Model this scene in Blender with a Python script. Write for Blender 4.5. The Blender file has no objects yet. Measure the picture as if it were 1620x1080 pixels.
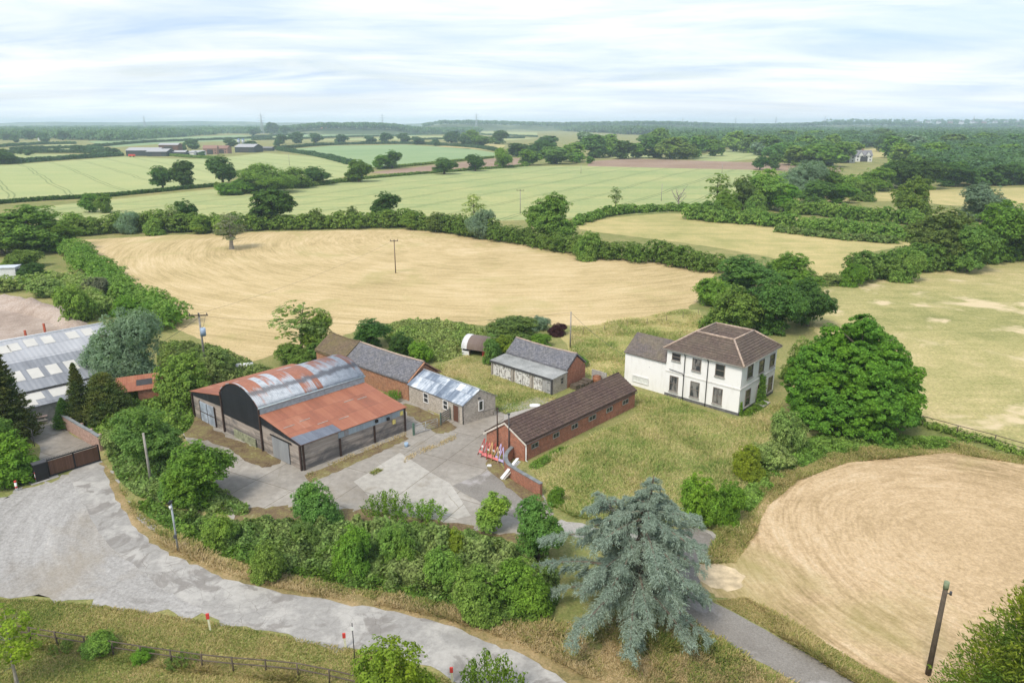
import bpy, bmesh, math, random
import numpy as np
from mathutils import Vector, Matrix
from mathutils.geometry import tessellate_polygon

# ---------------------------------------------------------------- camera, sky, sun, exposure
F, HORIZON, CAM_H = 1130.0, 195.0, 32.0          # focal length and horizon in photo pixels, drone height in metres
PITCH = math.atan((540 - HORIZON) / F)
sc = bpy.context.scene
cam_d = bpy.data.cameras.new('camera'); cam = bpy.data.objects.new('camera', cam_d)
sc.collection.objects.link(cam)
cam_d.sensor_width = 36.0; cam_d.lens = 36.0 * F / 1620.0
cam_d.clip_start = 0.5; cam_d.clip_end = 40000
cam.location = (0, 0, CAM_H); cam.rotation_euler = (math.pi / 2 - PITCH, 0, 0)
sc.camera = cam

SUN_EL, SUN_AZ = math.radians(52), math.radians(215)   # azimuth clockwise from +Y: behind the camera, to its left
world = bpy.data.worlds.new('World'); sc.world = world; world.use_nodes = True
nt = world.node_tree; nt.nodes.clear()
def wn(t, **k):
    n = nt.nodes.new(t)
    for a, b in k.items(): setattr(n, a, b)
    return n
w_out = wn('ShaderNodeOutputWorld'); w_bg = wn('ShaderNodeBackground'); w_bg.inputs['Strength'].default_value = 0.118
sky = wn('ShaderNodeTexSky', sky_type='NISHITA', sun_disc=False)
sky.sun_elevation = SUN_EL; sky.sun_rotation = SUN_AZ; sky.altitude = 50; sky.air_density = 1.0; sky.dust_density = 2.2; sky.ozone_density = 1.5
tc = wn('ShaderNodeTexCoord'); sep = wn('ShaderNodeSeparateXYZ'); nt.links.new(tc.outputs['Generated'], sep.inputs[0])
mx = wn('ShaderNodeMath', operation='MAXIMUM'); nt.links.new(sep.outputs['Z'], mx.inputs[0]); mx.inputs[1].default_value = 0.0
ad = wn('ShaderNodeMath', operation='ADD'); nt.links.new(mx.outputs[0], ad.inputs[0]); ad.inputs[1].default_value = 0.085
dx = wn('ShaderNodeMath', operation='DIVIDE'); nt.links.new(sep.outputs['X'], dx.inputs[0]); nt.links.new(ad.outputs[0], dx.inputs[1])
dy = wn('ShaderNodeMath', operation='DIVIDE'); nt.links.new(sep.outputs['Y'], dy.inputs[0]); nt.links.new(ad.outputs[0], dy.inputs[1])
cb = wn('ShaderNodeCombineXYZ'); nt.links.new(dx.outputs[0], cb.inputs[0]); nt.links.new(dy.outputs[0], cb.inputs[1])
def wnoise(scale, detail, rough, dist, off, sx=1.0, sy=1.0, rot=0.0):
    mp = wn('ShaderNodeMapping'); mp.inputs['Location'].default_value = off; mp.inputs['Scale'].default_value = (sx, sy, 1); mp.inputs['Rotation'].default_value = (0, 0, rot)
    nt.links.new(cb.outputs[0], mp.inputs[0])
    n = wn('ShaderNodeTexNoise'); n.inputs['Scale'].default_value = scale; n.inputs['Detail'].default_value = detail
    n.inputs['Roughness'].default_value = rough; n.inputs['Distortion'].default_value = dist
    nt.links.new(mp.outputs[0], n.inputs['Vector']); return n.outputs[0]
def wramp(src, stops):
    r = wn('ShaderNodeValToRGB'); nt.links.new(src, r.inputs[0])
    el = r.color_ramp.elements
    while len(el) < len(stops): el.new(0.5)
    for e, (p, c) in zip(el, stops): e.position = p; e.color = (c, c, c, 1) if not isinstance(c, tuple) else (*c, 1)
    return r.outputs[0]
cover = wramp(wnoise(0.55, 7, 0.55, 0.5, (3.1, 1.7, 0), 0.62, 1.0, 0.2), [(0.36, 0.0), (0.60, 1.0)])
shade = wramp(wnoise(1.0, 8, 0.6, 0.6, (9.3, 4.1, 0), 0.5, 1.0, 0.15), [(0.34, (3.6, 4.45, 5.95)), (0.49, (5.2, 5.65, 6.25)), (0.67, (6.75, 6.7, 6.7))])
# thin cloud veil everywhere, thicker near the horizon, blue gaps between
thin = wn('ShaderNodeMath', operation='MULTIPLY_ADD'); nt.links.new(cover, thin.inputs[0]); thin.inputs[1].default_value = 0.50; thin.inputs[2].default_value = 0.48
mixc = wn('ShaderNodeMix', data_type='RGBA'); nt.links.new(thin.outputs[0], mixc.inputs['Factor'])
nt.links.new(sky.outputs[0], mixc.inputs[6]); nt.links.new(shade, mixc.inputs[7])
low = wramp(sep.outputs['Z'], [(0.0, 0.8), (0.06, 0.0)])       # the air whitens and pales towards the horizon
mixh = wn('ShaderNodeMix', data_type='RGBA'); nt.links.new(low, mixh.inputs['Factor']); nt.links.new(mixc.outputs[2], mixh.inputs[6]); mixh.inputs[7].default_value = (5.5, 5.95, 6.5, 1)
nt.links.new(mixh.outputs[2], w_bg.inputs['Color']); nt.links.new(w_bg.outputs[0], w_out.inputs['Surface'])

sun_d = bpy.data.lights.new('sun', 'SUN'); sun = bpy.data.objects.new('sun', sun_d); sc.collection.objects.link(sun)
sun_d.energy = 2.1; sun_d.angle = math.radians(18); sun_d.color = (1.0, 0.92, 0.80)
sdir = Vector((math.sin(SUN_AZ) * math.cos(SUN_EL), math.cos(SUN_AZ) * math.cos(SUN_EL), math.sin(SUN_EL)))
sun.rotation_euler = sdir.to_track_quat('Z', 'Y').to_euler()
sun.location = (-60, -60, 120)

sc.view_settings.view_transform = 'Standard'; sc.view_settings.look = 'None'
sc.view_settings.exposure = 0.66; sc.view_settings.gamma = 1.0
sc.render.engine = 'CYCLES'
sc.cycles.max_bounces = 8; sc.cycles.diffuse_bounces = 6; sc.cycles.glossy_bounces = 2; sc.cycles.transmission_bounces = 5
sc.cycles.volume_bounces = 2; sc.cycles.transparent_max_bounces = 4
sc.cycles.use_denoising = True
sc.cycles.caustics_reflective = False; sc.cycles.caustics_refractive = False

# ---------------------------------------------------------------- helpers
C = sc.collection
rng = np.random.default_rng(7)
random.seed(7)
cP, sP = math.cos(PITCH), math.sin(PITCH)
def ray(px, py):
    u = (px - 810) / F; v = (540 - py) / F
    return (u, cP + v * sP, -sP + v * cP)
def G(px, py, z=0.0):
    """the point at height z that the photo shows at this pixel"""
    d = ray(px, py); t = (z - CAM_H) / d[2]
    return Vector((t * d[0], t * d[1], z))
def H(px, py, tpy):
    """height of an upright thing standing at ground pixel (px, py) whose top is at row tpy"""
    g = G(px, py); d = ray(px, tpy)
    return CAM_H + g.y / d[1] * d[2]
def mpp(px, py):
    """metres per photo pixel across the view at ground pixel"""
    g = G(px, py); depth = g.y * cP + CAM_H * sP
    return depth / F

def tag(o, label=None, cat=None, group=None, kind=None):
    if label: o['label'] = label
    if cat: o['category'] = cat
    if group: o['group'] = group
    if kind: o['kind'] = kind
    return o
def thing(name, label, cat, loc=(0, 0, 0), rotz=0.0, group=None):
    o = bpy.data.objects.new(name, None); C.objects.link(o)
    o.location = loc; o.rotation_euler = (0, 0, rotz); o.empty_display_size = 0.5
    return tag(o, label, cat, group)
def link(name, me, parent=None, loc=(0, 0, 0)):
    o = bpy.data.objects.new(name, me); C.objects.link(o); o.location = loc
    if parent: o.parent = parent
    return o

# ------------------------------ materials
def new_mat(name):
    m = bpy.data.materials.new(name); m.use_nodes = True
    t = m.node_tree; t.nodes.clear()
    return m, t
class NB:
    """small node builder"""
    def __init__(s, t): s.t = t
    def n(s, typ, ins=None, **k):
        n = s.t.nodes.new(typ)
        for a, b in k.items(): setattr(n, a, b)
        for a, b in (ins or {}).items(): s.set(n.inputs[a], b)
        return n
    def set(s, sock, v):
        if hasattr(v, 'is_output') and v.is_output: s.t.links.new(v, sock)
        else:
            if isinstance(v, (tuple, list)) and len(v) == 3 and sock.type == 'RGBA': v = (*v, 1)
            sock.default_value = v
    def math(s, op, a, b=0.0, c=0.0, clamp=False):
        n = s.n('ShaderNodeMath', operation=op, use_clamp=clamp); s.set(n.inputs[0], a); s.set(n.inputs[1], b)
        if len(n.inputs) > 2: s.set(n.inputs[2], c)
        return n.outputs[0]
    def map(s, vec, scale=(1, 1, 1), rot=0.0, loc=(0, 0, 0)):
        n = s.n('ShaderNodeMapping'); s.set(n.inputs[0], vec); n.inputs['Scale'].default_value = scale; n.inputs['Rotation'].default_value = (0, 0, rot); n.inputs['Location'].default_value = loc
        return n.outputs[0]
    def noise(s, vec, scale, detail=4, rough=0.55, dist=0.0):
        n = s.n('ShaderNodeTexNoise', {'Vector': vec, 'Scale': scale, 'Detail': detail, 'Roughness': rough, 'Distortion': dist}); return n.outputs[0]
    def ramp(s, f, stops, interp='LINEAR'):
        n = s.n('ShaderNodeValToRGB'); s.set(n.inputs[0], f); n.color_ramp.interpolation = interp
        el = n.color_ramp.elements
        while len(el) < len(stops): el.new(0.5)
        for e, (p, c) in zip(el, stops): e.position = p; e.color = (c, c, c, 1) if not isinstance(c, (tuple, list)) else (*c, 1)
        return n.outputs[0]
    def mix(s, f, a, b, blend='MIX'):
        n = s.n('ShaderNodeMix', data_type='RGBA', blend_type=blend); s.set(n.inputs[0], f); s.set(n.inputs[6], a); s.set(n.inputs[7], b); return n.outputs[2]
    def bump(s, h, strength=0.3, dist=0.05):
        return s.n('ShaderNodeBump', {'Height': h, 'Strength': strength, 'Distance': dist}).outputs[0]
    def out(s, col, rough=0.8, normal=None, metal=0.0, spec=0.3, **k):
        p = s.n('ShaderNodeBsdfPrincipled'); s.set(p.inputs['Base Color'], col); s.set(p.inputs['Roughness'], rough); s.set(p.inputs['Metallic'], metal)
        s.set(p.inputs['Specular IOR Level'], spec)
        if normal is not None: s.set(p.inputs['Normal'], normal)
        for a, b in k.items(): s.set(p.inputs[a], b)
        o = s.n('ShaderNodeOutputMaterial'); s.t.links.new(p.outputs[0], o.inputs[0]); return p
    def pos(s): return s.n('ShaderNodeNewGeometry').outputs['Position']
    def uv(s): return s.n('ShaderNodeTexCoord').outputs['UV']
    def obj(s): return s.n('ShaderNodeTexCoord').outputs['Object']

def plain(name, col, rough=0.7, metal=0.0, var=0.15, scale=3.0, spec=0.3):
    m, t = new_mat(name); b = NB(t)
    n = b.noise(b.obj(), scale, 4)
    f = b.ramp(n, [(0.3, 1 - var), (0.7, 1 + var)])
    b.out(b.mix(1.0, col, f, 'MULTIPLY'), rough, metal=metal, spec=spec); return m

def ground_mat(name, stops, big=0.03, mid=0.25, fine=2.2, w=(0.4, 0.35, 0.25), stripe=None, patch=None, rough=0.95, bump=0.4, bdist=0.08, gain=1.7, mott=0.28, tram=None):
    gain *= 1.35
    """mottled ground: three octaves of world-space noise through a colour ramp; stripe=(angle, length, width, amount)"""
    m, t = new_mat(name); b = NB(t); p = b.pos()
    f = b.math('ADD', b.math('MULTIPLY', b.noise(p, big, 4, .6, .3), w[0]), b.math('MULTIPLY', b.noise(p, mid, 5, .6), w[1]))
    fn = b.noise(p, fine, 4, .65)
    f = b.math('ADD', f, b.math('MULTIPLY', fn, w[2]))
    f = b.math('MULTIPLY_ADD', b.math('SUBTRACT', f, 0.5), gain, 0.5)
    if stripe:
        for (ang, ln, wd, amt) in stripe:
            wob = b.mix(0.5, p, b.n('ShaderNodeTexNoise', {'Vector': p, 'Scale': 0.02, 'Detail': 2}).outputs[1], 'LINEAR_LIGHT') if False else p
            s = b.noise(b.map(wob, (1 / ln, 1 / wd, 1), ang), 1.0, 3, .6, .25)
            f = b.math('ADD', f, b.math('MULTIPLY', b.math('SUBTRACT', s, 0.5), amt))
    col = b.ramp(f, stops)
    if tram:
        tx = b.n('ShaderNodeSeparateXYZ', {0: b.map(p, (1, 1, 1), tram[0])}).outputs[1]; tx = b.math('ADD', tx, b.math('MULTIPLY', b.noise(p, .008, 2), 14.0))
        for off in (0.0, 2.2): col = b.mix(b.math('MULTIPLY', b.math('LESS_THAN', b.math('FRACT', b.math('DIVIDE', b.math('ADD', tx, off), tram[1])), .8 / tram[1]), .55), col, tuple(c * .55 for c in stops[0][1]))
    col = b.mix(1.0, col, b.ramp(b.noise(p, fine * 2.1, 5, .7, .3), [(.25, 1 - mott), (.75, 1 + mott)]), 'MULTIPLY')
    if patch:
        pc, sc_, lo, hi = patch
        col = b.mix(b.ramp(b.noise(p, sc_, 5, .6, .4), [(lo, 0.0), (hi, 1.0)]), col, pc)
    b.out(col, rough, b.bump(b.math('ADD', fn, b.noise(p, fine * 3, 2)), bump, bdist), spec=0.1); return m

def leaf_mat(name, c, var=0.5, yel=0.25, trans=0.42, hue=None, patch_scale=0.35):
    """leaves: each leaf its own tint, clumps drift towards a second tint"""
    m, t = new_mat(name); b = NB(t)
    geo = b.n('ShaderNodeNewGeometry'); r = geo.outputs['Random Per Island']
    oi = b.n('ShaderNodeObjectInfo')
    c2 = hue or (min(c[0] * 1.35, 1), min(c[1] * 1.18, 1), c[2] * 0.8)
    cl = b.noise(oi.outputs['Location'] if False else geo.outputs['Position'], patch_scale, 3, .6)
    f = b.ramp(cl, [(0.38, 0.0), (0.66, 1.0)])
    col = b.mix(b.math('MULTIPLY', f, yel * 1.6), c, c2)
    v = b.math('MULTIPLY_ADD', r, 2 * var, 1 - var)
    ov = b.math('MULTIPLY_ADD', oi.outputs['Random'], 0.4, 0.8)
    vc = b.n('ShaderNodeCombineColor'); [b.set(vc.inputs[i], b.math('MULTIPLY', v, ov)) for i in range(3)]
    col = b.mix(1.0, col, vc.outputs[0], 'MULTIPLY')
    hs = b.n('ShaderNodeHueSaturation', {'Hue': b.math('MULTIPLY_ADD', b.math('FRACT', b.math('MULTIPLY', oi.outputs['Random'], 7.31)), 0.022, 0.493), 'Saturation': 1.12, 'Value': 1.0, 'Color': col}); col = hs.outputs[0]
    p = b.n('ShaderNodeBsdfPrincipled', {'Base Color': col, 'Roughness': 0.65, 'Specular IOR Level': 0.12})
    tr = b.n('ShaderNodeBsdfTranslucent', {'Color': b.mix(1.0, col, (1.35, 1.5, 0.7), 'MULTIPLY')})
    mixs = b.n('ShaderNodeMixShader', {0: trans}); t.links.new(p.outputs[0], mixs.inputs[1]); t.links.new(tr.outputs[0], mixs.inputs[2])
    o = b.n('ShaderNodeOutputMaterial'); t.links.new(mixs.outputs[0], o.inputs[0]); return m

def brick_mat(name, c1, c2, mortar, stain=(0.12, 0.10, 0.085), samt=0.5, bw=0.225, bh=0.075):
    m, t = new_mat(name); b = NB(t); uv = b.uv()
    br = b.n('ShaderNodeTexBrick', {'Vector': uv, 'Scale': 1.0, 'Color1': c1, 'Color2': c2, 'Mortar': mortar, 'Mortar Size': 0.008 if bh < .15 else .012, 'Brick Width': bw, 'Row Height': bh, 'Bias': 0.0})
    n1 = b.noise(uv, 0.7, 5, .65, .6); n2 = b.noise(uv, 3.2, 4, .6)
    col = b.mix(b.math('MULTIPLY', b.ramp(n1, [(0.42, 0.0), (0.72, 1.0)]), samt), br.outputs[0], stain)
    col = b.mix(1.0, col, b.ramp(n2, [(0.25, 0.7), (0.75, 1.3)]), 'MULTIPLY')
    b.out(col, 0.9, b.bump(br.outputs['Fac'], -0.35, 0.01), spec=0.15); return m

def tile_mat(name, c1, c2, row=0.30, col_w=0.33, moss=(0.20, 0.18, 0.08), mamt=0.35, deep=0.5, lichen=0.0):
    """roof: overlapping courses with shadow steps (a height ramp up each course), mottled tiles"""
    m, t = new_mat(name); b = NB(t); uv = b.uv()
    br = b.n('ShaderNodeTexBrick', {'Vector': uv, 'Scale': 1.0, 'Color1': c1, 'Color2': c2, 'Mortar': tuple(x * .45 for x in c1), 'Mortar Size': 0.014, 'Brick Width': col_w, 'Row Height': row})
    sp = b.n('ShaderNodeSeparateXYZ', {0: uv})
    saw = b.math('FRACT', b.math('DIVIDE', sp.outputs[1], row))
    n1 = b.noise(uv, 0.5, 5, .65, .5); n2 = b.noise(uv, 2.6, 5, .65)
    col = b.mix(b.math('MULTIPLY', b.ramp(n1, [(0.42, 0.0), (0.70, 1.0)]), mamt), br.outputs[0], moss)
    col = b.mix(1.0, col, b.ramp(n2, [(0.25, 0.6), (0.75, 1.4)]), 'MULTIPLY')
    if lichen:
        col = b.mix(b.ramp(b.noise(uv, 5.0, 3, .6), [(0.68, 0.0), (0.74, lichen)]), col, (0.42, 0.40, 0.33))
    b.out(col, 0.85, b.bump(b.math('SUBTRACT', 1.0, saw), deep, 0.04), spec=0.2); return m

def sheet_mat(name, stops, pitch=0.15, streak=(0.5, 6.0), rough=0.6, big=0.25, amp=1.6, extra=None, metal=0.0, bstr=0.6):
    """corrugated sheeting: ridges run up the slope; rust and paint in streaks down the sheets, lapped sheet rows"""
    m, t = new_mat(name); b = NB(t); uv = b.uv()
    wv = b.n('ShaderNodeTexWave', {'Vector': uv, 'Scale': 0.314 / pitch * 1.0, 'Distortion': 0.0}, wave_type='BANDS', bands_direction='X', wave_profile='SIN')
    st = b.noise(b.map(uv, (1 / streak[0], 1 / streak[1], 1)), 1.0, 4, .6)
    n1 = b.noise(uv, big, 5, .65, .6); n2 = b.noise(uv, 2.0, 4, .65)
    sp = b.n('ShaderNodeSeparateXYZ', {0: uv})
    sid = b.n('ShaderNodeCombineXYZ', {0: b.math('FLOOR', b.math('DIVIDE', sp.outputs[0], 0.9)), 1: b.math('FLOOR', b.math('DIVIDE', sp.outputs[1], 2.6))})
    wnz = b.n('ShaderNodeTexWhiteNoise', {'Vector': sid.outputs[0]}).outputs[0]
    f = b.math('ADD', b.math('ADD', b.math('MULTIPLY', st, .34), b.math('MULTIPLY', n1, .34)), b.math('ADD', b.math('MULTIPLY', n2, .12), b.math('MULTIPLY', wnz, .20)))
    f = b.math('MULTIPLY_ADD', b.math('SUBTRACT', f, 0.5), amp, 0.5)
    col = b.ramp(f, stops)
    if extra: col = extra(b, col, uv)
    lap = b.math('LESS_THAN', b.math('FRACT', b.math('DIVIDE', sp.outputs[1], 2.6)), 0.02)
    col = b.mix(b.math('MULTIPLY', lap, .45), col, (0.05, 0.04, 0.035))
    b.out(col, rough, b.bump(wv.outputs[0], bstr, 0.03), metal=metal, spec=0.3); return m

def board_mat(name, c, c2, peel=None, width=0.14, samt=0.5):
    """vertical boards with weathering; peel = colour where paint has come off"""
    m, t = new_mat(name); b = NB(t); uv = b.uv()
    sp = b.n('ShaderNodeSeparateXYZ', {0: uv})
    bid = b.math('FLOOR', b.math('DIVIDE', sp.outputs[0], width))
    wnz = b.n('ShaderNodeTexWhiteNoise', {'W': bid}, noise_dimensions='1D').outputs[0]
    col = b.mix(wnz, c, c2)
    if peel:
        col = b.mix(b.ramp(b.noise(b.map(uv, (5, 1.4, 1)), 1.0, 5, .7, .5), [(0.50, 0.0), (0.60, samt)]), col, peel)
    gap = b.math('LESS_THAN', b.math('FRACT', b.math('DIVIDE', sp.outputs[0], width)), 0.10)
    col = b.mix(b.math('MULTIPLY', gap, .8), col, (0.03, 0.03, 0.03))
    b.out(col, 0.8, spec=0.2); return m

def glass_mat(name, c=(0.03, 0.035, 0.04), curtain=None):
    m, t = new_mat(name); b = NB(t)
    col = c
    if curtain:
        col = b.mix(b.ramp(b.noise(b.map(b.uv(), (2.2, .6, 1)), 1.0, 2), [(0.42, 0.0), (0.55, .8)]), c, curtain)
    b.out(col, 0.08, spec=0.6); return m

# ------------------------------ mesh builder (boxes, prisms, tubes) with metre UVs
class MB:
    def __init__(s, frame=None): s.v = []; s.f = []; s.uv = []; s.fr = frame; s.mi = []; s.m = 0; s.sm = []
    def P(s, p):
        if s.fr: o, ux, uy = s.fr; return ux * p[0] + uy * p[1] + Vector((0, 0, p[2]))
        return Vector(p)
    def face(s, pts, uv=None, raw=False, smooth=False):
        q = [Vector(p) if raw else s.P(p) for p in pts]; i = len(s.v); s.v += q; s.f.append(list(range(i, i + len(q))))
        s.uv.append(uv); s.mi.append(s.m); s.sm.append(smooth)
    def box(s, a0, a1, b0, b1, c0, c1):
        p = [(x, y, z) for z in (c0, c1) for y in (b0, b1) for x in (a0, a1)]
        for f in ((0, 2, 3, 1), (4, 5, 7, 6), (0, 1, 5, 4), (2, 6, 7, 3), (0, 4, 6, 2), (1, 3, 7, 5)): s.face([p[i] for i in f])
    def prism(s, bot, top):
        """closed solid between two loops of the same length"""
        n = len(bot)
        s.face(bot[::-1]); s.face(top)
        for i in range(n): s.face([bot[i], bot[(i + 1) % n], top[(i + 1) % n], top[i]])
    def slab(s, pts, th, d=(0, 0, 1)):
        """a sheet with thickness th along d"""
        s.prism([tuple(p) for p in pts], [(p[0] + d[0] * th, p[1] + d[1] * th, p[2] + d[2] * th) for p in pts])
    def tube(s, pts, radii, n=8, raw=False, caps=True):
        pts = [Vector(p) if raw else s.P(p) for p in pts]
        rings = []
        for i, p in enumerate(pts):
            d = (pts[min(i + 1, len(pts) - 1)] - pts[max(i - 1, 0)]).normalized()
            a = d.orthogonal().normalized() if i == 0 else (pa - d * pa.dot(d)).normalized()
            pa = a; b = d.cross(a); r = radii[i] if isinstance(radii, (list, tuple)) else radii
            rings.append([p + (a * math.cos(k * 2 * math.pi / n) + b * math.sin(k * 2 * math.pi / n)) * r for k in range(n)])
        L = 0
        for i in range(len(rings) - 1):
            l2 = L + (pts[i + 1] - pts[i]).length; rr = (radii[i] if isinstance(radii, (list, tuple)) else radii) * 6.28
            for k in range(n):
                k2 = (k + 1) % n
                s.face([rings[i][k], rings[i][k2], rings[i + 1][k2], rings[i + 1][k]], [(k / n * rr, L), ((k + 1) / n * rr, L), ((k + 1) / n * rr, l2), (k / n * rr, l2)], raw=True, smooth=True)
            L = l2
        if caps: s.face(rings[0][::-1], raw=True); s.face(rings[-1], raw=True)
    def build(s, name, mats, parent=None, loc=None, fix=True):
        mats = mats if isinstance(mats, (list, tuple)) else [mats]
        me = bpy.data.meshes.new(name); me.from_pydata([tuple(v) for v in s.v], [], s.f)
        bm = bmesh.new(); bm.from_mesh(me); bm.faces.ensure_lookup_table()
        for i, f in enumerate(bm.faces): f.material_index = s.mi[i]; f.smooth = s.sm[i]
        l = bm.loops.layers.uv.new('UVMap')
        ax = s.fr[1] if s.fr else Vector((1, 0, 0))
        for i, f in enumerate(bm.faces):
            if s.uv[i]:
                for lp, q in zip(f.loops, s.uv[i]): lp[l].uv = q
                continue
            n = f.normal
            if n.length < .1: continue
            t = Vector((0, 0, 1)).cross(n)
            t = t.normalized() if t.length > 0.05 else ax
            if t.dot(ax) < -0.2: t = -t
            b = n.cross(t)
            if b.z < -0.01 : b = -b
            for lp in f.loops: lp[l].uv = (lp.vert.co.dot(t), lp.vert.co.dot(b))
        bmesh.ops.remove_doubles(bm, verts=bm.verts, dist=0.0005)
        if fix: bmesh.ops.recalc_face_normals(bm, faces=bm.faces)
        bm.to_mesh(me); bm.free()
        for m in mats: me.materials.append(m)
        o = link(name, me, parent)
        if loc is not None: o.location = loc
        return o

class Building:
    """a building in its own frame: u along one wall, v along the other, origin at a ground corner"""
    def __init__(s, name, label, cat, o, pu, pv, L=None, W=None, group=None):
        s.o = Vector((o[0], o[1], 0)); a = Vector((pu[0], pu[1], 0)) - s.o; b = Vector((pv[0], pv[1], 0)) - s.o
        s.L = L or a.length; s.W = W or b.length; s.ux = a.normalized(); s.uy = b.normalized()
        s.t = thing(name, label, cat, s.o, 0, group); s.fr = (s.o, s.ux, s.uy)
    def mb(s): return MB(s.fr)
    def uv(s, px, py, z=0.0):
        """frame coordinates of the point at height z seen at a pixel"""
        d = G(px, py, z) - s.o; det = s.ux.x * s.uy.y - s.ux.y * s.uy.x
        return ((d.x * s.uy.y - d.y * s.uy.x) / det, (s.ux.x * d.y - s.ux.y * d.x) / det)
    def onface(s, face, px, py):
        """(distance along the wall, height) of the point of a wall plane seen at a pixel"""
        d = Vector(ray(px, py)); c = Vector((0, 0, CAM_H))
        along, p0 = {'A': (s.ux, s.o), 'B': (s.uy, s.o), 'C': (s.ux, s.o + s.uy * s.W), 'D': (s.uy, s.o + s.ux * s.L)}[face]
        n = along.cross(Vector((0, 0, 1))); t = (p0 - c).dot(n) / d.dot(n); q = c + d * t
        return ((q - p0).dot(along), q.z)
    def fbox(s, m, face, a0, a1, z0, z1, d0, d1):
        """box on a wall: along a0..a1, height z0..z1, standing d0..d1 out from the wall plane"""
        if face == 'A': m.box(a0, a1, -d1, -d0, z0, z1)
        if face == 'B': m.box(-d1, -d0, a0, a1, z0, z1)
        if face == 'C': m.box(a0, a1, s.W + d0, s.W + d1, z0, z1)
        if face == 'D': m.box(s.L + d0, s.L + d1, a0, a1, z0, z1)
    def window(s, face, a, z, w, h, fm, gm, bars=(1, 1), fw=0.07, sill=None, parent=None, name='window'):
        f = s.mb(); x0, x1, z0, z1 = a - w / 2, a + w / 2, z, z + h
        s.fbox(f, face, x0 - fw, x0, z0 - fw, z1 + fw, 0.0, .07); s.fbox(f, face, x1, x1 + fw, z0 - fw, z1 + fw, 0.0, .07)
        s.fbox(f, face, x0, x1, z1, z1 + fw, 0.0, .07); s.fbox(f, face, x0, x1, z0 - fw, z0, 0.0, .07)
        for i in range(1, bars[0]): q = x0 + w * i / bars[0]; s.fbox(f, face, q - .02, q + .02, z0, z1, 0.004, .045)
        for i in range(1, bars[1]): q = z0 + h * i / bars[1]; s.fbox(f, face, x0, x1, q - .03, q + .03, 0.004, .055)
        wo = f.build(name, fm, parent or s.t)
        g = s.mb(); s.fbox(g, face, x0, x1, z0, z1, 0.003, .012); g.build('pane', gm, wo)
        if sill: k = s.mb(); s.fbox(k, face, x0 - .14, x1 + .14, z0 - fw - .12, z0 - fw - .002, 0.0, .16); k.build('sill', sill, wo)
        return wo
    def winpx(s, face, x0, y0, x1, y1, fm, gm, **k):
        """window whose outer corners the photo shows at these pixels (upper left, lower right)"""
        a0, za = s.onface(face, x0, y0); a1, zb = s.onface(face, x1, y1)
        w = abs(a1 - a0); xm = (x0 + x1) / 2
        _, t = s.onface(face, xm, (y0 + (y1 - y0) * .0)); _, u = s.onface(face, xm, y1)
        return a0, a1, t, u

# ------------------------------ foliage meshes
def unit(n): v = rng.normal(size=(n, 3)); return v / np.linalg.norm(v, axis=1, keepdims=True)
def leaf_arrays(P, N, S, asp=0.6, T=None):
    n = len(P); N = N / (np.linalg.norm(N, axis=1, keepdims=True) + 1e-9)
    R = unit(n) if T is None else T
    Tt = R - N * np.sum(R * N, 1, keepdims=True); Tt /= (np.linalg.norm(Tt, axis=1, keepdims=True) + 1e-9)
    B = np.cross(N, Tt); S = np.asarray(S).reshape(-1, 1) * np.ones((n, 1))
    V = np.stack([P + Tt * S, P + B * S * asp - Tt * S * .1, P - Tt * S, P - B * S * asp - Tt * S * .1], 1)
    return V.reshape(-1, 3)
def quads_mesh(name, V, mats, extra=None):
    """V: (4n, 3) quads for material 0; extra: an MB whose faces take material 1"""
    nq = len(V) // 4; ev = np.array([tuple(v) for v in extra.v]) if extra and extra.v else np.zeros((0, 3)); ef = extra.f if extra else []
    me = bpy.data.meshes.new(name); tot = len(V) + len(ev)
    me.vertices.add(tot); me.vertices.foreach_set('co', np.concatenate([V, ev]).astype(np.float32).ravel())
    el = [i + len(V) for f in ef for i in f]; ls = [len(f) for f in ef]
    loops = np.concatenate([np.arange(len(V)), np.array(el, dtype=np.int64)]).astype(np.int32)
    me.loops.add(len(loops)); me.loops.foreach_set('vertex_index', loops)
    starts = np.concatenate([np.arange(nq) * 4, len(V) + np.concatenate([[0], np.cumsum(ls)[:-1]]) if ls else np.zeros(0)]).astype(np.int32)
    me.polygons.add(len(starts)); me.polygons.foreach_set('loop_start', starts)
    mi = np.zeros(len(starts), np.int32); mi[nq:] = 1; me.polygons.foreach_set('material_index', mi)
    for m in (mats if isinstance(mats, (list, tuple)) else [mats]): me.materials.append(m)
    me.update(calc_edges=True); return me

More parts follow.
